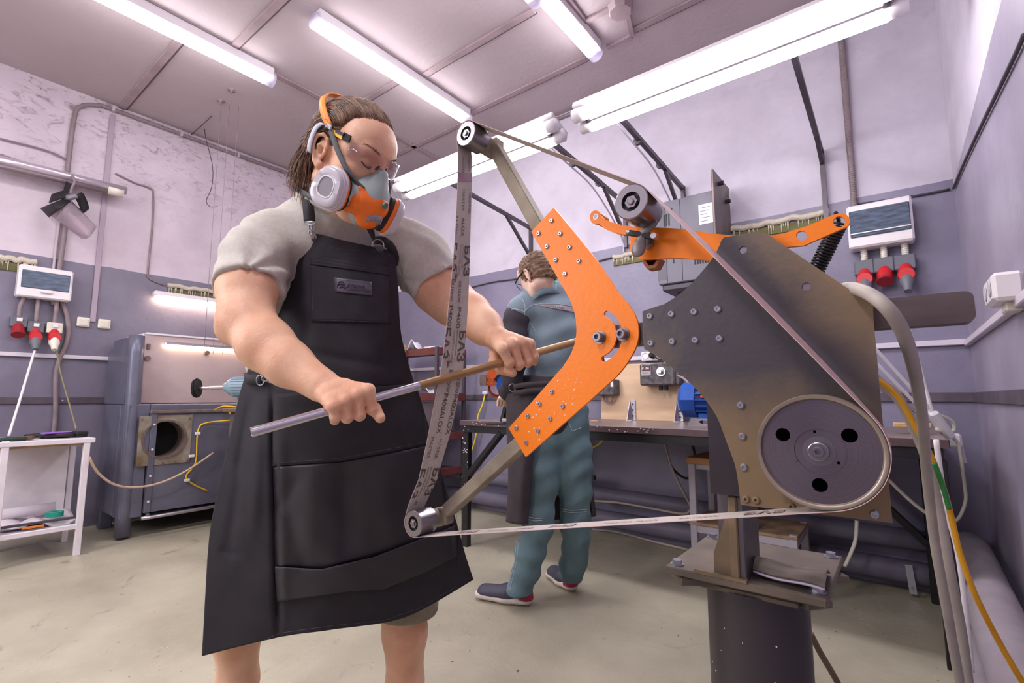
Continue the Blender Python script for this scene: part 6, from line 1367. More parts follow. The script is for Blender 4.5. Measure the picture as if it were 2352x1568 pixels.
# ---- safety glasses
gl = bpy.data.objects.new('safety_glasses', None); 
MLENS = clear_mat('clear_lens', (248, 244, 246), .6, .02); MYEL = mat('temple_yellow', (240, 180, 26), .4)
G = []
for i in range(9):
    v = i/8; row = []
    for j in range(41):
        a = math.radians(-74+148*j/40); hgt = .019*(1-.55*max(0, 1-abs(math.degrees(a))/9)) if v > .5 else .017
        u = .052-(v)*(.040 if abs(math.degrees(a)) > 8 else .040*max(.45, abs(math.degrees(a))/8)); u -= .004*(abs(a)/1.3)**3*(1 if v < .5 else -2.2)
        row.append(H(.074*math.sin(a), u, .046+.066*math.cos(a)))
    G.append(row)
lens = MB().grid(G, .0018).build('lens', MLENS, wk, smooth=True); lens.name = 'safety_glasses'
for s in (-1, 1):
    MB().bar(H(s*.0735, .052, .060), H(s*.079, .052, .040), .004, .017, up=hU, bev=.001).build('hinge', MDARK, lens)
    MB().ribbon([H(s*.079, .050, .042), H(s*.081, .050, .02), H(s*.083, .049, -.002), H(s*.083, .042, -.02)], [hU*.0065*HS, hU*.005*HS, hU*.003*HS, hU*.003*HS], .004, smooth=3).build('temple', MYEL, lens)
    MB().ribbon([H(s*.081, .0545, .044), H(s*.083, .054, .02)], [hU*.0035*HS, hU*.003*HS], .003).build('temple_grip', MDARK, lens)
    MB().ribbon([H(s*.012, .030, .104), H(s*.013, .024, .101), H(s*.014, .018, .098)], [hF*.002, hF*.0035, hF*.002], .002, smooth=3).build('nose_pad', MDARK, lens, smooth=True)
# ---- respirator
MSIL = mat('mask_silicone', (150, 162, 160), .45, noise=.0, col2=(176, 178, 176), nscale=5); MTEALM = mat('mask_teal', (70, 122, 118), .45); MMORG = mat('mask_orange', (236, 112, 28), .4); MMGR = mat('mask_grey', (142, 136, 144), .4); MCAPC = mat('filter_cap', (196, 190, 198), .3, coat=.3); MSTR = mat('strap_grey', (92, 96, 98), .7); MPGR = mat('strap_pale', (176, 176, 188), .6)
S = SDF((-.10, -.14, .02), (.10, .05, .17), .0019)
S.ell((0, -.050, .086), (.050, .050, .040)); S.cone((0, .012, .108), (0, -.045, .118), .016, .030, k=.02); S.cone((0, -.045, .10), (0, -.088, .094), .040, .028, k=.02)
for s in (-1, 1): S.cone((s*.03, -.05, .09), (s*.058, -.062, .085), .024, .023, k=.015)
v_, f_ = S.mesh(1); rs = mesh_np('respirator', Hn(v_), f_, MSIL, wk)
S = SDF((-.07, -.13, .06), (.07, .0, .17), .0018)
S.cone((0, -.050, .124), (0, -.086, .118), .029, .027, k=.01); S.cone((-.034, -.060, .106), (.034, -.060, .106), .022, .022, k=.03)
for s in (-1, 1): S.cone((s*.02, -.04, .122), (s*.041, -.031, .108), .008, .006, k=.015); S.cone((s*.03, -.082, .11), (s*.050, -.086, .095), .009, .007, k=.006)
v_, f_ = S.mesh(1); mesh_np('orange_yoke', Hn(v_), f_, MMORG, rs)
MB().lathe(H(0, -.082, .134), (hF*.72-hU*.69), [(-.01, .022), (.006, .022), (.010, .020), (.012, .016), (.013, 0)], n=30).build('exhale_valve', MMGR, rs, smooth=True, angle=40)
k = MB(); ax = (hF*.72-hU*.69).normalized(); u_ = ax.cross(hR).normalized(); w_ = ax.cross(u_)
for i in range(14): a = i*2*math.pi/14; rr_ = u_*math.cos(a)+w_*math.sin(a); k.bar(H(0, -.082, .134)+ax*.004+rr_*.0225, H(0, -.082, .134)+ax*.0135+rr_*.0175, .002, .002, up=rr_)
k.build('valve_ribs', MMGR, rs)
MB().cyl(H(0, -.043, .148), H(0, -.043, .156), .0085, n=6).build('centre_button', MTEALM, rs)
def filt(c, ax, s):
    ax = Vector(ax).normalized(); c = Vector(c); up = (hU-ax*hU.dot(ax)).normalized(); sd = ax.cross(up)
    def ov(l, k, n=44):
        P = []
        for i in range(n):
            a = 2*math.pi*i/n; cs_, sn = math.cos(a), math.sin(a); e = 2.5
            x = math.copysign(abs(cs_)**(2/e), cs_)*.043*k; y = math.copysign(abs(sn)**(2/e), sn)*.050*k; x *= 1-.12*(y/.05)
            P.append(c+ax*l+sd*x+up*y)
        return P
    def stack(prof, name, m, par):
        mb = MB(); V = []; n = 44
        for l, k_ in prof: V += ov(l, k_)
        F = [(i*n+j, i*n+(j+1) % n, (i+1)*n+(j+1) % n, (i+1)*n+j) for i in range(len(prof)-1) for j in range(n)]
        mb.add(V, F); return mb.build(name, m, par, smooth=True, angle=40)
    stack([(-.006, 0.01), (-.006, .80), (0, .93), (.012, .95), (.012, .01)], 'filter_base', MDARK, rs)
    stack([(.009, .90), (.009, .96), (.020, .97), (.020, .9)], 'orange_band', MMORG, rs)
    stack([(.019, .95), (.019, 1.03), (.025, 1.03), (.026, .97), (.032, .97), (.033, .93), (.038, .90), (.041, .82), (.041, .50), (.0395, .46), (.0395, .01)], 'filter_cap', MCAPC, rs)
    stack([(.0405, .44), (.042, .46), (.042, .50), (.0405, .52)], 'window_rim', MPL, rs)
    stack([(.0402, .01), (.0402, .45)], 'filter_window', MMGR, rs)
fl_ = Lon(752, 430, 0, .100); filt(H(.066, fl_[1], fl_[2]-.01), hR*1+hF*.22, 1)
filt(H(-.058, -.066, .098), -hR+hF*.55-hU*.12, -1)
k2 = H(-.058, -.066, .098)
MB().ribbon([H(.040, -.030, .114), H(.062, -.015, .085), H(.076, .012, .050), H(.083, .040, .018), H(.085, .052, .004)], [hF*.006+hU*.004]*5, .002, smooth=4).build('front_strap', MSTR, rs, smooth=True)
MB().ribbon([H(-.040, -.030, .114), H(-.064, -.015, .085), H(-.078, .012, .050), H(-.084, .040, .018)], [hF*.006+hU*.004]*4, .002, smooth=4).build('front_strap', MSTR, rs, smooth=True)
MB().box(H(.087, .056, .0), (.018, .012, .004), M=Matrix((hF, hU, hR)).transposed(), bev=.001).build('strap_buckle', MPGR, rs)
MB().ribbon([H(.087, .058, -.002), H(.088, .075, -.026), H(.079, .095, -.058), H(.055, .118, -.088), H(.0, .130, -.104), H(-.055, .118, -.088)], [hF*.008+hU*.006]*6, .003, smooth=4).build('orange_head_strap', mat('strap_orange', (244, 140, 44), .5), rs, smooth=True)
MB().ribbon([H(.089, .052, -.004), H(.092, .056, -.016), H(.096, .040, -.026), H(.097, .010, -.026), H(.096, -.014, -.020)], [hF*.0075]*5, .0012, smooth=4).build('loose_strap_end', MPGR, rs, smooth=True)
MB().ribbon([H(.086, .050, .002), H(.090, .046, -.014), H(.084, .030, -.05), H(.07, .0, -.09)], [hF*.005+hU*.004]*4, .002, smooth=3).build('rear_strap', MDARK, rs, smooth=True)
MB().ribbon([H(.052, -.088, .09), H(.075, -.10, .03), H(.072, -.10, -.04), H(.0, -.10, -.10)], [hU*.006]*4, .002, smooth=3).build('neck_strap', MSTR, rs, smooth=True)
# ---- shirt
MSHIRT = mat('grey_shirt', (192, 186, 178), .85, noise=.10, nscale=90, bump=.15, bscale=220)
sh1 = [J(614, 556, 1.32), J(586, 600, 1.255), J(572, 664, 1.19)]; sh2 = [J(930, 560, 1.44), J(965, 600, 1.44), J(1000, 648, 1.43)]
core = [J(765, 580, 1.44), J(768, 700, 1.45), J(768, 860, 1.46), J(752, 960, 1.50)]
lo, hi = bbox(sh1+sh2+core+[J(780, 450, 1.3)], .17); S = SDF(lo, hi, .0045)
bn = fvec((.28, -.1, -.96)).normalized()
S.chain(core, [.150, .152, .165, .165], k=.06, flat=tuple(bn), fs=.80)
S.cone(J(640, 552, 1.34), J(895, 572, 1.43), .070, .072, k=.06); S.cone(J(690, 508, 1.37), J(850, 520, 1.42), .055, .055, k=.05)
S.cone(J(735, 470, 1.36), J(800, 490, 1.40), .055, .055, k=.05)
S.chain(sh1, [.070, .075, .081], k=.04); S.chain(sh2, [.080, .082, .083], k=.04)
S.cone(J(640, 700, 1.36), J(625, 830, 1.42), .06, .07, k=.05)
d1 = (sh1[2]-sh1[1])/np.linalg.norm(sh1[2]-sh1[1]); c1 = sh1[2]-d1*.005+d1*.30; S.ell(c1, (.30, .30, .30), k=.004, op='sub')
d2 = (sh2[2]-sh2[1])/np.linalg.norm(sh2[2]-sh2[1]); c2 = sh2[2]-d2*.008+d2*.22; S.ell(c2, (.22, .22, .22), k=.004, op='sub')
# neck opening
S.cone(J(750, 452, 1.335), J(788, 470, 1.33), .064, .066, k=.03)
S.cone(H(0, -.06, -.02), Vector(J(779, 438, 1.30)), .058, .048, k=.01, op='sub')
v_, f_ = S.mesh(2); nn_ = vnormals(v_, f_)
# folds radiating from the armpits
def fold(V, org, d, freq, amp, rad):
    D = V-org; r = np.linalg.norm(D, axis=1); ax = np.array(d)/np.linalg.norm(d); t = D@np.array(d)
    ang = np.arctan2(D@np.cross(ax, np.array(CF)), D@ax); w_ = np.exp(-(r/rad)**2)*np.clip(r/.08, 0, 1)
    return amp*w_*np.sin(ang*freq+r*9)
dsp = fold(v_, J(640, 640, 1.28), np.array(CR), 6, .0055, .20)+fold(v_, J(925, 640, 1.38), np.array(CR), 6, .0055, .20)
dsp += .0022*np.sin(v_[:, 2]*46+v_[:, 0]*30+3*np.sin(v_[:, 1]*18))+.0016*np.sin(v_[:, 2]*95+v_[:, 1]*60)
v_ = v_+nn_*dsp[:, None]; mesh_np('shirt', v_, f_, MSHIRT, wk)
for (c_, d_, r_) in ((sh1[2], d1, .0805), (sh2[2], d2, .0805)):
    pass
# shirt collar ring
nc = Vector(J(770, 452, 1.32)); nd = (Vector(H(0, -.04, -.02))-nc).normalized(); mb = MB(); y_ = nd.cross(Vector((0, 0, 1))).normalized(); z_ = nd.cross(y_)
mb.tube([nc+nd*.012+(y_*math.cos(a)*.066+z_*math.sin(a)*.064) for a in np.linspace(0, 2*math.pi, 25)], .006, n=8, smooth=2); mb.build('shirt_collar', MSHIRT, wk, smooth=True)
# ---- shorts
MSHORT = mat('khaki_shorts', (136, 126, 108), .85, noise=.2, nscale=50)
S = SDF(*bbox([J(600, 1000, 1.53), J(930, 1400, 1.5), J(560, 1400, 1.45), J(900, 950, 1.55)], .16), .007)
S.chain([J(665, 1000, 1.52), J(610, 1200, 1.47), J(572, 1370, 1.44)], [.10, .088, .078], k=.05); S.chain([legs[1][0][0], legs[1][0][1], J(935, 1388, 1.485)], [.13, .108, .094], k=.05)
S.cone(J(700, 950, 1.53), J(830, 950, 1.55), .12, .12, k=.05)
zc_ = float(J(935, 1408, 1.485)[2]); S.fn(lambda g, X, Y, Z: np.maximum(g, zc_-Z+0*X+0*Y))
v_, f_ = S.mesh(2); mesh_np('shorts', v_, f_, MSHORT, wk)
# shoes
MSHOE = mat('work_shoe', (46, 42, 46), .6)
for i, an in enumerate(feet):
    dr_ = np.array([.55, -.35, 0]) if i == 0 else np.array([.6, .15, 0]); dr_ /= np.linalg.norm(dr_)
    S = SDF(*bbox([an, an+dr_*.2], .09), .005); b0 = an*np.array([1, 1, 0])+np.array([0, 0, .045]); S.cone(b0-dr_*.04, b0+dr_*.05, .048, .047, k=.02); S.cone(b0+dr_*.05, b0+dr_*.17-np.array([0, 0, .006]), .047, .038, k=.02); S.cone(b0, an+np.array([0, 0, .0]), .045, .045, k=.02)
    S.fn(lambda g, X, Y, Z: np.maximum(g, .004-Z+0*X+0*Y)); v_, f_ = S.mesh(1); mesh_np('shoe', v_, f_, MSHOE, wk)
# ---- apron
AP = [[(683, 530, 1.315), (740, 540, 1.295), (785, 552, 1.285), (850, 566, 1.30), (906, 577, 1.345)],
      [(672, 640, 1.31), (735, 650, 1.262), (795, 657, 1.25), (855, 664, 1.27), (914, 668, 1.335)],
      [(628, 750, 1.31), (705, 768, 1.25), (780, 773, 1.235), (850, 770, 1.255), (920, 765, 1.335)],
      [(566, 862, 1.35), (665, 880, 1.25), (765, 885, 1.222), (860, 880, 1.25), (944, 858, 1.35)],
      [(533, 985, 1.34), (645, 1000, 1.252), (765, 1010, 1.23), (880, 1000, 1.275), (986, 985, 1.38)],
      [(507, 1100, 1.33), (630, 1110, 1.262), (765, 1120, 1.245), (900, 1105, 1.30), (1016, 1092, 1.395)],
      [(483, 1225, 1.33), (624, 1240, 1.272), (770, 1250, 1.255), (915, 1225, 1.32), (1050, 1205, 1.41)],
      [(473, 1365, 1.34), (628, 1360, 1.285), (770, 1365, 1.275), (920, 1335, 1.345), (1070, 1278, 1.425)],
      [(465, 1505, 1.35), (640, 1462, 1.30), (765, 1444, 1.29), (930, 1416, 1.36), (1087, 1330, 1.44)]]
A = np.array(AP, float)
def cr(A, k, axis):
    A = np.moveaxis(A, axis, 0); Q = []
    n = len(A)
    for i in range(n-1):
        p0 = A[max(i-1, 0)]; p1 = A[i]; p2 = A[i+1]; p3 = A[min(i+2, n-1)]
        for j in range(k):
            t = j/k; Q.append(.5*((2*p1)+(p2-p0)*t+(2*p0-5*p1+4*p2-p3)*t*t+(3*p1-p0-3*p2+p3)*t**3))
    Q.append(A[-1]); return np.moveaxis(np.array(Q), 0, axis)
A = cr(cr(A, 16, 0), 26, 1)
X_, Y_ = A[..., 0], A[..., 1]; ds = np.zeros_like(X_)
def crease(x0, y0, x1, y1, w, amp):
    global ds
    d = np.array([x1-x0, y1-y0], float); L = np.hypot(*d); d /= L; t = (X_-x0)*d[0]+(Y_-y0)*d[1]; n = -(X_-x0)*d[1]+(Y_-y0)*d[0]
    e_ = np.clip(np.minimum(t/L, 1-t/L)*5, 0, 1); ds += amp*e_*np.exp(-(n/w)**2)
crease(626, 850, 640, 1500, 7, .022); crease(640, 860, 655, 1450, 10, -.006)
crease(795, 1040, 800, 1300, 26, .016); crease(720, 1050, 715, 1280, 30, -.010); crease(880, 1050, 905, 1280, 30, -.010); crease(955, 1010, 1010, 1260, 16, .010)
crease(690, 1080, 640, 1180, 16, .010); crease(660, 1160, 700, 1330, 16, .008)
crease(735, 680, 690, 800, 14, .005); crease(700, 560, 690, 700, 8, .004); crease(880, 600, 905, 760, 9, .005); crease(650, 800, 900, 845, 12, .006); crease(640, 930, 900, 960, 14, .004)
crease(580, 900, 545, 1100, 12, .010); crease(600, 900, 580, 1250, 14, -.008); crease(560, 1050, 520, 1300, 14, .008); crease(500, 1260, 560, 1275, 6, .006)
crease(1000, 1000, 1045, 1300, 8, .012); crease(830, 600, 800, 720, 16, .003)
ds += .0015*np.sin(X_*.045+Y_*.02)+.0012*np.sin(Y_*.06-X_*.03+2*np.sin(X_*.02))
A[..., 2] += ds
MAPR = mat('apron_cloth', (38, 34, 42), .8, noise=.2, nscale=25, bump=.12, bscale=260); MAPL = mat('apron_leather', (42, 38, 46), .55, noise=.15, nscale=8, bump=.08, bscale=60)
apr = MB().grid([[C(*q) for q in r] for r in A], -.0022).build('apron', MAPR, wk, smooth=True)
AF = A.reshape(-1, 3)
def a_s(x, y):
    d = (AF[:, 0]-x)**2+(AF[:, 1]-y)**2; i = np.argpartition(d, 6)[:6]; w_ = 1/(d[i]+4); return float((AF[i, 2]*w_).sum()/w_.sum())
def patch(quad, off, name, m, th=-.0015, nu=30, nv=16, par=None, bow=0):
    """quad: rows of px control points (top row, ..., bottom row)"""
    R_ = [np.array(r, float) for r in quad]; G = []
    for i in range(nv+1):
        v = i/nv*(len(R_)-1); a = min(int(v), len(R_)-2); t = v-a; row = []
        for j in range(nu+1):
            u = j/nu; def_ = []
            for r in (R_[a], R_[a+1]):
                uu = np.linspace(0, 1, len(r)); def_.append((np.interp(u, uu, r[:, 0]), np.interp(u, uu, r[:, 1])))
            x = def_[0][0]*(1-t)+def_[1][0]*t; y = def_[0][1]*(1-t)+def_[1][1]*t; row.append(C(x, y, a_s(x, y)-off-bow*math.sin(math.pi*u)))
        G.append(row)
    return MB().grid(G, th).build(name, m, par or apr, smooth=True)
def stitch(pl, off, name='stitching', m=None, r=.0005):
    P = []; D = []
    A_ = [np.array(p, float) for p in pl]; mb = MB()
    for i in range(len(A_)-1):
        L = np.hypot(*(A_[i+1]-A_[i])); n = max(1, int(L/5))
        for k in range(n):
            a = A_[i]+(A_[i+1]-A_[i])*(k/n); b = A_[i]+(A_[i+1]-A_[i])*((k+.55)/n)
            pa = C(a[0], a[1], a_s(*a)-off); pb = C(b[0], b[1], a_s(*b)-off); mb.cyl(pa, pb, r, n=4)
    return mb.build(name, m or MSTI, apr, kind='stuff')
MSTI = mat('stitch_thread', (96, 88, 98), .7)
patch([[(713, 590), (800, 598), (893, 613)], [(714, 607), (800, 618), (893, 632)]], .0075, 'pocket_flap', MAPR)
patch([[(713, 604), (800, 614), (893, 628)], [(714, 670), (800, 676), (895, 684)], [(716, 739), (800, 739), (896, 743)]], .0045, 'chest_pocket', MAPR)
lt = patch([[(768, 637), (854, 647)], [(771, 670), (854.5, 678.5)]], .0075, 'leather_patch', mat('patch_leather', (84, 76, 92), .35, bump=.05), nu=14, nv=8)
stitch([(716, 595), (718, 735), (893, 739), (892, 618)], .0062); stitch([(771, 641), (773, 668), (852, 676)], .0098); stitch([(771, 640), (851, 650), (852, 674)], .0098)
stitch([(683, 556), (740, 562), (790, 575), (850, 574), (905, 588)], .003)
# embossed words on the leather patch
MEMB = mat('patch_emboss', (44, 38, 50), .4)
def patch_text(s, x, y, size):
    a = C(x, y, a_s(x, y)-.0105); b = C(x+40, y+4.5, a_s(x+40, y+4.5)-.0105); c = C(x+1.5, y-12, a_s(x+1, y-12)-.0105); xd = (b-a).normalized(); yd = (c-a); yd = (yd-xd*yd.dot(xd)).normalized()
    text_mb(s, size, a, xd, yd, .0006, bold=.0002).build('embossed_print', MEMB, lt)
patch_text("'Ателье,", 795, 657, .0125); patch_text('Соколову', 794, 665.5, .0135)
for (x0, y0, x1, y1) in ((777, 649, 789, 648), (776, 654, 790, 655), (779, 661, 790, 660)): a = C(x0, y0, a_s(x0, y0)-.0102); b = C(x1, y1, a_s(x1, y1)-.0102); MB().tube([a, (a+b)/2+CU*.003, b], .0012, n=6).build('emblem_bar', MEMB, lt, smooth=True)
c0 = [C(783.5+9*math.cos(t), 656+9.5*math.sin(t)+1, a_s(783, 656)-.0105) for t in np.linspace(0, 2*math.pi, 17)]; MB().tube(c0, .0008, n=5, smooth=0).build('emblem_ring', MEMB, lt, smooth=True)
# large waist pocket, leather lower panels
patch([[(631, 905), (760, 893), (860, 888), (955, 880)], [(627, 990), (790, 985), (900, 970), (976, 950)], [(626, 1070), (780, 1058), (890, 1038), (985, 1019)]], .006, 'waist_pocket', MAPR, nu=44, nv=20)
stitch([(628, 1064), (780, 1052), (890, 1032), (983, 1013)], .0078); stitch([(632, 912), (760, 900), (860, 895)], .0078)
patch([[(627, 1072), (780, 1062), (890, 1042), (986, 1022)], [(630, 1180), (780, 1180), (900, 1165), (1012, 1120)], [(632, 1300), (738, 1306), (860, 1275), (1042, 1228)]], .0045, 'lower_panel', MAPL, nu=50, nv=34)
patch([[(632, 1300), (690, 1304), (738, 1307), (860, 1278), (975, 1234), (1046, 1206)], [(634, 1340), (700, 1342), (760, 1343), (870, 1318), (975, 1280), (1049, 1240)], [(637, 1381), (720, 1369), (800, 1357), (880, 1353), (980, 1312), (1052, 1276)]], .010, 'hem_pouch', MAPL, nu=50, nv=14, bow=.006)
stitch([(560, 1492), (640, 1454), (765, 1436), (880, 1425), (960, 1398), (1050, 1345)], .003); stitch([(1046, 1130), (1058, 1330)], .003)
# waist strap with buckle, neck straps with clips and rings
MWEB = mat('black_webbing', (44, 40, 46), .8, bump=.2, bscale=200)
wst = MB().ribbon([C(562, 866, 1.38), C(572, 870, 1.31), C(600, 872, 1.285)], [CU*.013]*3, .003, smooth=3).build('waist_strap', MWEB, apr, smooth=True)
def ringo(c, ux, uy, rx, ry, r, name, m, par, flat=True):
    P = [c+ux*rx*math.cos(t)+uy*ry*(math.sin(t) if not flat or math.sin(t) > 0 else math.sin(t)*.25) for t in np.linspace(0, 2*math.pi, 25)]
    return MB().tube(P, r, n=8, smooth=0).build(name, m, par, smooth=True)
ringo(C(598, 873, 1.275), CU, CR, .013, .010, .0017, 'buckle_ring', MZNC, wst, False)
ringo(C(609, 869, 1.27), CR, CU, .009, .007, .0016, 'clip', MZNC, wst, False); ringo(C(621, 872, 1.262), CR, CU, .007, .007, .0015, 'small_ring', MZNC, wst, False)
def a_p(x, y, o): return C(x, y, a_s(x, y)-o)
st1 = MB().ribbon([C(688, 425, 1.36), C(694, 432, 1.33), C(702, 446, 1.30), C(708, 475, 1.27), C(711, 508, 1.272)], [CR*.0145]*5, .003, smooth=4).build('neck_strap', MWEB, apr, smooth=True)
MB().ribbon([C(684, 432, 1.35), C(698, 420, 1.34), C(716, 436, 1.31), C(704, 452, 1.29)], [CR*.010+CU*.006]*4, .004, smooth=4).build('strap_slider', MMGR, st1, smooth=True)
for i, (x, y) in enumerate(((713, 549), (868, 567))):
    s_ = a_s(x, y)-.006; ringo(C(x, y-2, s_), CR, CU, .0155, .018, .0017, 'd_ring', MZNC, apr)
    MB().ribbon([C(x+1, y-1, s_-.002), C(x+1.5, y+10, s_+.002)], [CR*.0125]*2, .002).build('ring_tab', mat('tab_webbing', (78, 72, 80), .8), apr)
ringo(C(712, 512, 1.270), CR, CU, .0145, .004, .0016, 'strap_ring', MZNC, st1, False); ringo(C(713, 521, 1.275), CR, CU, .0045, .0095, .0018, 'swivel_clip', MZNC, st1, False); ringo(C(713, 533, 1.285), CR, CU, .004, .008, .0016, 'swivel_clip', MZNC, st1, False)
MB().ribbon([C(838, 500, 1.33), C(850, 525, 1.32), C(858, 548, 1.312), C(866, 556, 1.305)], [CR*.011, CR*.010, CR*.006, CR*.006], .003, smooth=4).build('neck_strap', MWEB, apr, smooth=True)
MB().ribbon([C(862, 551, 1.305), C(880, 553, 1.31), C(897, 566, 1.325), C(908, 590, 1.35), C(906, 610, 1.36)], [(CR*.003+CU*.010), (CR*.006+CU*.010), (CR*.010+CU*.006), CR*.010, CR*.008], .003, smooth=4).build('loose_webbing', MWEB, apr, smooth=True)
# ================================================================ SECOND PERSON (at the bench, seen from behind)
by = thing('person', 'boy in blue work jacket and trousers bending over the bench, seen from behind', 'person', onZ(1240, 1375, 0))
MJK = mat('jacket_teal', (124, 142, 154), .8, noise=.12, nscale=12, bump=.15, bscale=120); MTRS = mat('trouser_teal', (98, 124, 132), .8, noise=.16, nscale=9, bump=.15, bscale=120); MJB = mat('jacket_black', (50, 44, 54), .75, noise=.2, nscale=14); MBAP = mat('boy_apron', (62, 54, 60), .8, noise=.25, nscale=16, bump=.1, bscale=200)
MSK2 = skin_mat('skin_pale', (238, 204, 186), (228, 184, 166))
def wob(V, F, a1=.004, f1=22, a2=.003, f2=47, seed=0):
    n = vnormals(V, F); d = a1*np.sin(V[:, 2]*f1+V[:, 0]*f1*.6+2*np.sin(V[:, 1]*9+seed))+a2*np.sin(V[:, 2]*f2-V[:, 0]*f2*.4+3*np.sin(V[:, 0]*14+seed)); return V+n*d[:, None]
def strip(pl, w, name, m, par, th=.002, up=None, off=.0):
    return MB().ribbon([C(*p) for p in pl], [(up or CU)*w]*len(pl), th, smooth=3).build(name, m, par, smooth=True)
# jacket
T = [J(1258, 712, 2.44), J(1262, 780, 2.43), J(1262, 858, 2.43)]; shl = J(1198, 712, 2.38); shr = J(1322, 712, 2.50)
lo, hi = bbox(T+[shl, shr, J(1250, 650, 2.4)], .2); S = SDF(lo, hi, .0055); bn2 = tuple(fvec((-.12, -.1, .98)).normalized())
S.chain(T, [.135, .138, .128], k=.05, flat=bn2, fs=.78); S.cone(shl, shr, .064, .064, k=.05); S.cone(J(1228, 680, 2.42), J(1290, 684, 2.46), .052, .052, k=.05)
S.cone(shl, J(1186, 738, 2.36), .066, .064, k=.03); S.cone(shr, J(1345, 745, 2.50), .066, .064, k=.03)
S.cone(J(1252, 672, 2.43), J(1262, 664, 2.43), .060, .062, k=.03); S.cone(J(1230, 650, 2.38), J(1214, 640, 2.33), .046, .05, k=.01, op='sub')
v_, f_ = S.mesh(2); jk = mesh_np('jacket', wob(v_, f_, .006, 24, .004, 55, .5), f_, MJK, by)
for nm, pts in (('left', [J(1186, 730, 2.36), J(1180, 775, 2.33), J(1184, 830, 2.30), J(1176, 878, 2.34), J(1165, 900, 2.46)]), ('right', [J(1345, 740, 2.50), J(1362, 790, 2.49), J(1362, 845, 2.52), J(1330, 880, 2.62)])):
    lo, hi = bbox(pts, .09); S = SDF(lo, hi, .0055); S.chain(pts[:3], [.063, .060, .052], k=.03); S.chain(pts[2:], [.052, .045, .042, .04][:len(pts)-2], k=.02); v_, f_ = S.mesh(2); mesh_np('jacket_sleeve', wob(v_, f_, .003, 40, .002, 80), f_, MJB, jk)
MTH = mat('white_thread', (196, 206, 214), .7); MREF = mat('reflective_tape', (182, 164, 166), .5, noise=.2, nscale=60)
def surf_y(x, y, ob):     # first surface of an object's mesh along a pixel ray, lifted a little
    import mathutils
    key = ob.name
    if key not in BVH:
        me = ob.data; wl = _wloc(ob.parent)+ob.matrix_parent_inverse.to_translation() if ob.parent else Vector((0, 0, 0))
        BVH[key] = (mathutils.bvhtree.BVHTree.FromPolygons([v.co for v in me.vertices], [p.vertices for p in me.polygons]))
    h = BVH[key].ray_cast(CO, ray(x, y).normalized()); return h[0] if h[0] else C(x, y, 2.4)
BVH = {}
def seamline(pl, ob, r, name, m, par, lift=.002):
    P = []
    for i in range(len(pl)-1):
        for k in range(6): t = k/6; x = pl[i][0]*(1-t)+pl[i+1][0]*t; y = pl[i][1]*(1-t)+pl[i+1][1]*t; q = surf_y(x, y, ob); P.append(q+(CO-q).normalized()*lift)
    q = surf_y(*pl[-1], ob); P.append(q+(CO-q).normalized()*lift)
    return MB().tube(P, r, n=5, smooth=0).build(name, m, par, smooth=True)
seamline([(1167, 712), (1182, 709), (1197, 713), (1205, 716), (1213, 706), (1228, 699), (1250, 697), (1280, 697), (1318, 704)], jk, .0013, 'white_stitching', MTH, jk)
seamline([(1205, 716), (1207, 735), (1220, 745), (1230, 760), (1231, 800), (1230, 850)], jk, .0011, 'white_stitching', MTH, jk); seamline([(1199, 684), (1206, 700), (1206, 716)], jk, .0011, 'white_stitching', MTH, jk)
G = [[(lambda q: q+(CO-q).normalized()*.006)(surf_y(x, y0+(y1-y0)*k/3, jk)) for x, y0, y1 in [(x_, np.interp(x_, (1238, 1255, 1275, 1300, 1325), (699, 698.5, 699.5, 702.5, 706.5)), np.interp(x_, (1238, 1255, 1275, 1300, 1325), (701, 704.5, 708.5, 713, 718))) for x_ in np.linspace(1238, 1325, 24)]] for k in range(4)]
rt = MB().grid(G).build('reflective_tape', MREF, jk)
a_, b_ = G[2][3], G[2][20]; xd = (b_-a_).normalized(); yd = (G[0][12]-G[3][12]); yd = (yd-xd*yd.dot(xd)).normalized()
tm = text_mb('WORKLAND', .019, a_+xd*.0-yd*.002, xd, yd, .0002); nv = []
for v in tm.v:
    h = BVH['jacket'].ray_cast(CO, (Vector(v)-CO).normalized())[0]; q = h if h is not None else Vector(v); nv.append(tuple(q+(CO-q).normalized()*.0085))
tm.v = nv; tm.build('tape_print', mat('tape_ink', (136, 114, 120), .6), rt)
# collars
cc_ = C(1252, 660, 2.42); P = []
MB().ribbon([C(1224, 680, 2.33), C(1239, 668, 2.325), C(1260, 662, 2.34), C(1284, 664, 2.385), C(1302, 676, 2.44)], [CU*.024+CF*.010]*5, .005, smooth=4).build('collar', MJK, jk, smooth=True)
MB().ribbon([C(1228, 667, 2.35), C(1241, 656, 2.345), C(1261, 650, 2.36), C(1284, 652, 2.405), C(1300, 665, 2.45)], [CU*.007]*5, .005, smooth=4).build('green_shirt_collar', mat('green_shirt', (78, 176, 128), .8), jk, smooth=True)
# trousers
hip = [J(1268, 880, 2.43), J(1268, 950, 2.43)]
l1 = [J(1245, 960, 2.42), J(1240, 1080, 2.40), J(1238, 1190, 2.37), J(1222, 1260, 2.37), J(1196, 1345, 2.36)]; l2 = [J(1300, 960, 2.46), J(1316, 1080, 2.46), J(1322, 1190, 2.46), J(1322, 1260, 2.49), J(1312, 1325, 2.52)]
l1[-1][2] = .10; l2[-1][2] = .095
lo, hi = bbox(hip+l1+l2, .17); S = SDF(lo, hi, .007); S.chain(hip, [.125, .135], k=.05, flat=bn2, fs=.8)
S.chain(l1, [.115, .094, .073, .068, .066], k=.03); S.chain(l2, [.115, .096, .072, .068, .062], k=.03)
S.fn(lambda g, X, Y, Z: np.maximum(g, .068-Z+0*X+0*Y)); v_, f_ = S.mesh(2); tr = mesh_np('trousers', wob(v_, f_, .0055, 27, .004, 62, 1.3), f_, MTRS, by)
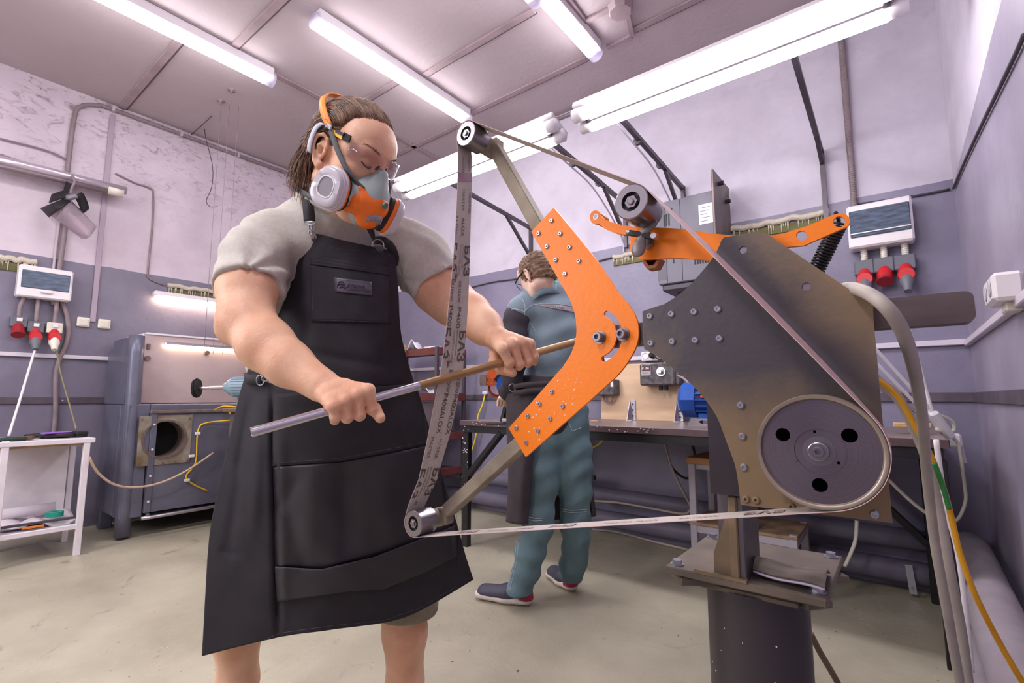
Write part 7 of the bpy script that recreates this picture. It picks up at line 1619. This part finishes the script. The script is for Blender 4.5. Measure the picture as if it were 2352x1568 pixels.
for pl in ([(1213, 1186), (1228, 1190), (1246, 1190)], [(1213, 1192), (1228, 1196), (1246, 1195)], [(1290, 1168), (1310, 1172), (1348, 1170)], [(1290, 1173), (1310, 1177), (1348, 1175)], [(1186, 1240), (1182, 1290), (1172, 1330), (1166, 1358)], [(1191, 1240), (1187, 1290), (1177, 1330), (1171, 1358)], [(1306, 968), (1314, 990), (1335, 982)]):
    seamline(pl, tr, .0011, 'white_stitching', MTH, tr)
# apron wrap
lo, hi = bbox([J(1240, 870, 2.43), J(1262, 960, 2.43)], .2); S = SDF(lo, hi, .006); S.cone(J(1250, 884, 2.425), J(1247, 955, 2.42), .145, .150, k=0, flat=bn2, fs=.84)
zt_ = float(J(1240, 862, 2.3)[2]); S.fn(lambda g, X, Y, Z: np.maximum(g, Z-zt_+0*X+0*Y)); v_, f_ = S.mesh(1); ap2 = mesh_np('apron', wob(v_, f_, .003, 30, .002, 60, 2), f_, MBAP, by)
AB = [[(1262, 905, 2.27), (1215, 900, 2.25), (1172, 900, 2.34), (1165, 905, 2.46), (1200, 905, 2.58), (1290, 905, 2.62), (1338, 915, 2.56), (1337, 925, 2.48)],
      [(1234, 1000, 2.28), (1205, 1000, 2.27), (1170, 1000, 2.35), (1168, 1000, 2.46), (1200, 1000, 2.57), (1295, 1000, 2.62), (1345, 1000, 2.57), (1342, 1010, 2.50)],
      [(1219, 1100, 2.28), (1198, 1100, 2.26), (1171, 1100, 2.33), (1172, 1100, 2.44), (1200, 1100, 2.56), (1300, 1100, 2.62), (1356, 1100, 2.57), (1350, 1105, 2.52)],
      [(1213, 1203, 2.27), (1192, 1204, 2.26), (1166, 1199, 2.32), (1168, 1197, 2.42), (1205, 1196, 2.55), (1305, 1192, 2.62), (1366, 1186, 2.56), (1360, 1186, 2.53)]]
A2 = cr(cr(np.array(AB, float), 10, 0), 6, 1); MB().grid([[C(*q) for q in r] for r in A2], .003).build('apron_skirt', MBAP, ap2, smooth=True)
for y_ in (884, 899): strip([(1180, y_+4, 2.262), (1205, y_, 2.235), (1235, y_-2, 2.235), (1280, y_-4, 2.262)], .012, 'apron_tie', MBAP, ap2, .006)
ringo(C(1177, 890, 2.27), CR, CU, .016, .018, .0016, 'tie_ring', MZNC, ap2, False)
# head
bF = fvec((-.58, -.56, .56)).normalized(); bU = fvec((-.36, .80, .42)); bU = (bU-bF*bU.dot(bF)).normalized(); bR = bF.cross(bU)
K = .95; BO = C(1211, 636, 2.33)+bR*.078*K
def B3(r, u, f): return BO+(bR*r+bU*u+bF*f)*K
BM = np.array([list(bR), list(bU), list(bF)]).T*K
def Bn(V): return np.asarray(V)@BM.T+np.array(BO)
S = SDF((-.105, -.2, -.15), (.105, .15, .14), .0034)
S.ell((0, .045, -.012), (.076, .088, .097)); S.ell((0, .058, .042), (.062, .055, .048), k=.03); S.ell((0, -.02, .035), (.056, .070, .055), k=.03)
for s in (-1, 1): S.cone((s*.052, -.050, .004), (s*.018, -.088, .07), .022, .020, k=.03)
S.cone((0, .036, .09), (0, -.004, .11), .009, .011, k=.012); S.cone((-.016, -.048, .086), (.016, -.048, .086), .008, .008, k=.008)
d_ = C(1250, 690, 2.43)-BO; nb = np.array([d_.dot(bR), d_.dot(bU), d_.dot(bF)])/K; S.cone((0, -.02, -.035), nb, .050, .046, k=.03)
for s in (-1, 1):
    S.chain([np.array((s*a, b, c)) for a, b, c in ((.075, -.026, .0), (.082, -.024, -.008), (.088, -.008, -.018), (.092, .012, -.024), (.091, .029, -.021), (.086, .036, -.008), (.079, .026, .004))], [.0062, .0058, .0046, .0046, .0046, .0044, .0040], k=.004); S.ell((s*.079, .004, -.008), (.006, .024, .014), k=.006)
bh_parts = [S.mesh(1)]; bh_parts[0] = (Bn(bh_parts[0][0]), bh_parts[0][1])
# hands reaching to the bench (mostly hidden) and torso core
for hnd, fr_ in ((J(1162, 905, 2.50), J(1176, 880, 2.36)), (J(1320, 885, 2.66), J(1330, 880, 2.62))):
    hd = hnd-fr_; hd /= np.linalg.norm(hd); sd_ = np.cross(hd, [0, 0, 1]); sd_ /= np.linalg.norm(sd_); lo, hi = bbox([hnd, fr_, hnd+hd*.14], .05); S = SDF(lo, hi, .003)
    S.cone(fr_, hnd, .026, .024, k=.02); S.cone(hnd, hnd+hd*.05, .024, .026, k=.02, flat=(0, 0, 1), fs=.6)
    for i in range(4):
        b0 = hnd+hd*.055+sd_*(.024-.016*i); S.chain([b0, b0+hd*.035-np.array([0, 0, .008]), b0+hd*(.055-.004*abs(i-1))-np.array([0, 0, .025])], [.0085, .0078, .007], k=.004)
    S.chain([hnd+sd_*.015, hnd+hd*.03+sd_*.042, hnd+hd*.055+sd_*.044-np.array([0, 0, .01])], [.012, .0095, .0085], k=.006); bh_parts.append(S.mesh(1))
lo, hi = bbox([T[0], T[2], hip[1]], .13); S = SDF(lo, hi, .009); S.chain([T[0], T[2], hip[1]], [.08, .075, .08], k=.04); bh_parts.append(S.mesh(1))
V, F = join_vf(bh_parts); mesh_np('body', V, F, MSK2, by)
MBH = mat('hair_fair', (146, 116, 92), .55, noise=.4, nscale=60, col2=(96, 72, 58))
S = SDF((-.1, -.09, -.14), (.1, .16, .11), .0028); S.ell((0, .046, -.014), (.083, .096, .103)); S.ell((0, .0, -.05), (.066, .07, .066), k=.03); S.ell((0, -.01, .10), (.11, .10, .075), k=.01, op='sub'); S.ell((0, -.085, .03), (.14, .075, .115), k=.01, op='sub'); S.ell((.085, .0, -.008), (.022, .034, .026), k=.004, op='sub'); S.ell((-.085, .0, -.008), (.022, .034, .026), k=.004, op='sub')
v_, f_ = S.mesh(1); n_ = vnormals(v_, f_); v_ = v_+n_*(  .0012*np.sin(v_[:, 0]*230+v_[:, 2]*160+4*np.sin(v_[:, 1]*60))+.0015*np.sin(v_[:, 1]*310+v_[:, 0]*90))[:, None]; hb = mesh_np('hair', Bn(v_), f_, MBH, by)
mb = MB(); rnd = random.Random(8)
for i in range(2600):
    j = rnd.randrange(len(v_)); p = v_[j]; n = n_[j]
    if p@n < 0: continue
    d = np.array([rnd.uniform(-.25, .25), -.6, -.6])+n*.12; d /= np.linalg.norm(d); L = rnd.uniform(.008, .015); q = p+n*.0
    mb.tube([Vector(Bn(q)), Vector(Bn(q+d*L*.5+n*.002)), Vector(Bn(q+d*L))], [.0007, .0006, .0001], n=3, smooth=0)
mb.build('hair_strands', MBH, hb, smooth=True)
fg = MB().ribbon([B3(-.080, .040, -.03), B3(-.082, .040, .0), B3(-.078, .038, .05), B3(-.070, .034, .088)], [bU*.0035]*4, .004, smooth=3).build('glasses', MDARK, by, smooth=True)
for s in (-1, 1):
    P = [B3(s*.036+.030*math.cos(t), .018+.019*math.sin(t), .096-.006*abs(math.cos(t))) for t in np.linspace(0, 2*math.pi, 19)]; MB().tube(P, .0016, n=6, smooth=0).build('frame_rim', MDARK, fg, smooth=True)
MB().ribbon([B3(.070, .034, .088), B3(.078, .038, .05), B3(.082, .040, .0)], [bU*.0035]*3, .004, smooth=3).build('temple', MDARK, fg, smooth=True)
# clogs
MNAV = mat('clog_navy', (66, 66, 84), .55, noise=.12, nscale=30); MSOL = mat('clog_sole', (214, 200, 192), .6, noise=.18, nscale=18); MREDH = mat('clog_red', (164, 44, 66), .55)
def clog(heel, toe, ankle):
    h = np.array(heel); t = np.array(toe); d = t-h; d[2] = 0; L = np.linalg.norm(d); d /= L; s_ = np.cross(d, [0, 0, 1.]); z = np.array([0, 0, 1.])
    R_ = lambda a, b, c: h+d*a+s_*b+z*c
    lo, hi = bbox([h, t, h+z*.12], .07); S = SDF(lo, hi, .0032)
    S.cone(R_(.035, 0, .025), R_(L*.45, 0, .022), .038, .040, k=.02, flat=(0, 0, 1), fs=.55); S.cone(R_(L*.45, 0, .02), R_(L-.045, .004, .024), .040, .046, k=.02, flat=(0, 0, 1), fs=.5); S.fn(lambda g, X, Y, Z: np.maximum(np.maximum(g, .001-Z+0*X+0*Y), Z-.036+0*X+0*Y)); v, f = S.mesh(1)
    so = mesh_np('clog', v, f, MSOL, by)
    S = SDF(lo, hi, .0032); S.cone(R_(L*.42, 0, .045), R_(L-.055, .003, .036), .043, .043, k=.02, flat=(0, 0, 1), fs=.85); S.cone(R_(L*.42, 0, .05), R_(L*.32, 0, .045), .040, .034, k=.02)
    S.fn(lambda g, X, Y, Z: np.maximum(g, .030-Z+0*X+0*Y)); v, f = S.mesh(1); mesh_np('clog_upper', v, f, MNAV, so)
    S = SDF(lo, hi, .0032); S.cone(R_(.034, 0, .035), R_(.034, 0, .062), .0405, .037, k=.01); S.fn(lambda g, X, Y, Z: np.maximum(g, .030-Z+0*X+0*Y)); v, f = S.mesh(1); mesh_np('heel_band', v, f, MREDH, so)
    MB().ribbon([Vector(R_(.09, .043, .045)), Vector(R_(.05, .046, .048)), Vector(R_(.01, .036, .052))], [Vector((0, 0, .008))]*3, .004, smooth=3).build('heel_strap', MNAV, so, smooth=True)
    key = bpy.data.objects[-1] if False else None
    mb = MB()
    for i in range(9):
        for j in range(7):
            a = L*.50+i*.011; b = (j-3)*.0095
            if abs(b) > .034-.002*i*.3: continue
            zz = .036+.043*.85*math.sqrt(max(0, 1-(b/.045)**2))*(1-.16*(i/8)**2)-(i*.0011)+.0035; p = R_(a, b, zz); mb.cyl(p+z*.001, p-z*.006, .0022, n=6)
    mb.build('clog_perforation', MATS['shade_black'], so, kind='stuff')
clog(onZ(1222, 1392, 0), onZ(1092, 1372, 0), None); clog(onZ(1318, 1362, 0), onZ(1262, 1322, 0), None)
for c_, an in ((onZ(1200, 1388, 0), l1[-1]), (onZ(1308, 1352, 0), l2[-1])):
    MB().cyl(Vector((c_.x*.5+an[0]*.5, c_.y*.5+an[1]*.5, .05)), Vector((an[0], an[1], .12)), .026, n=16).build('sock', MJB, by, smooth=True)
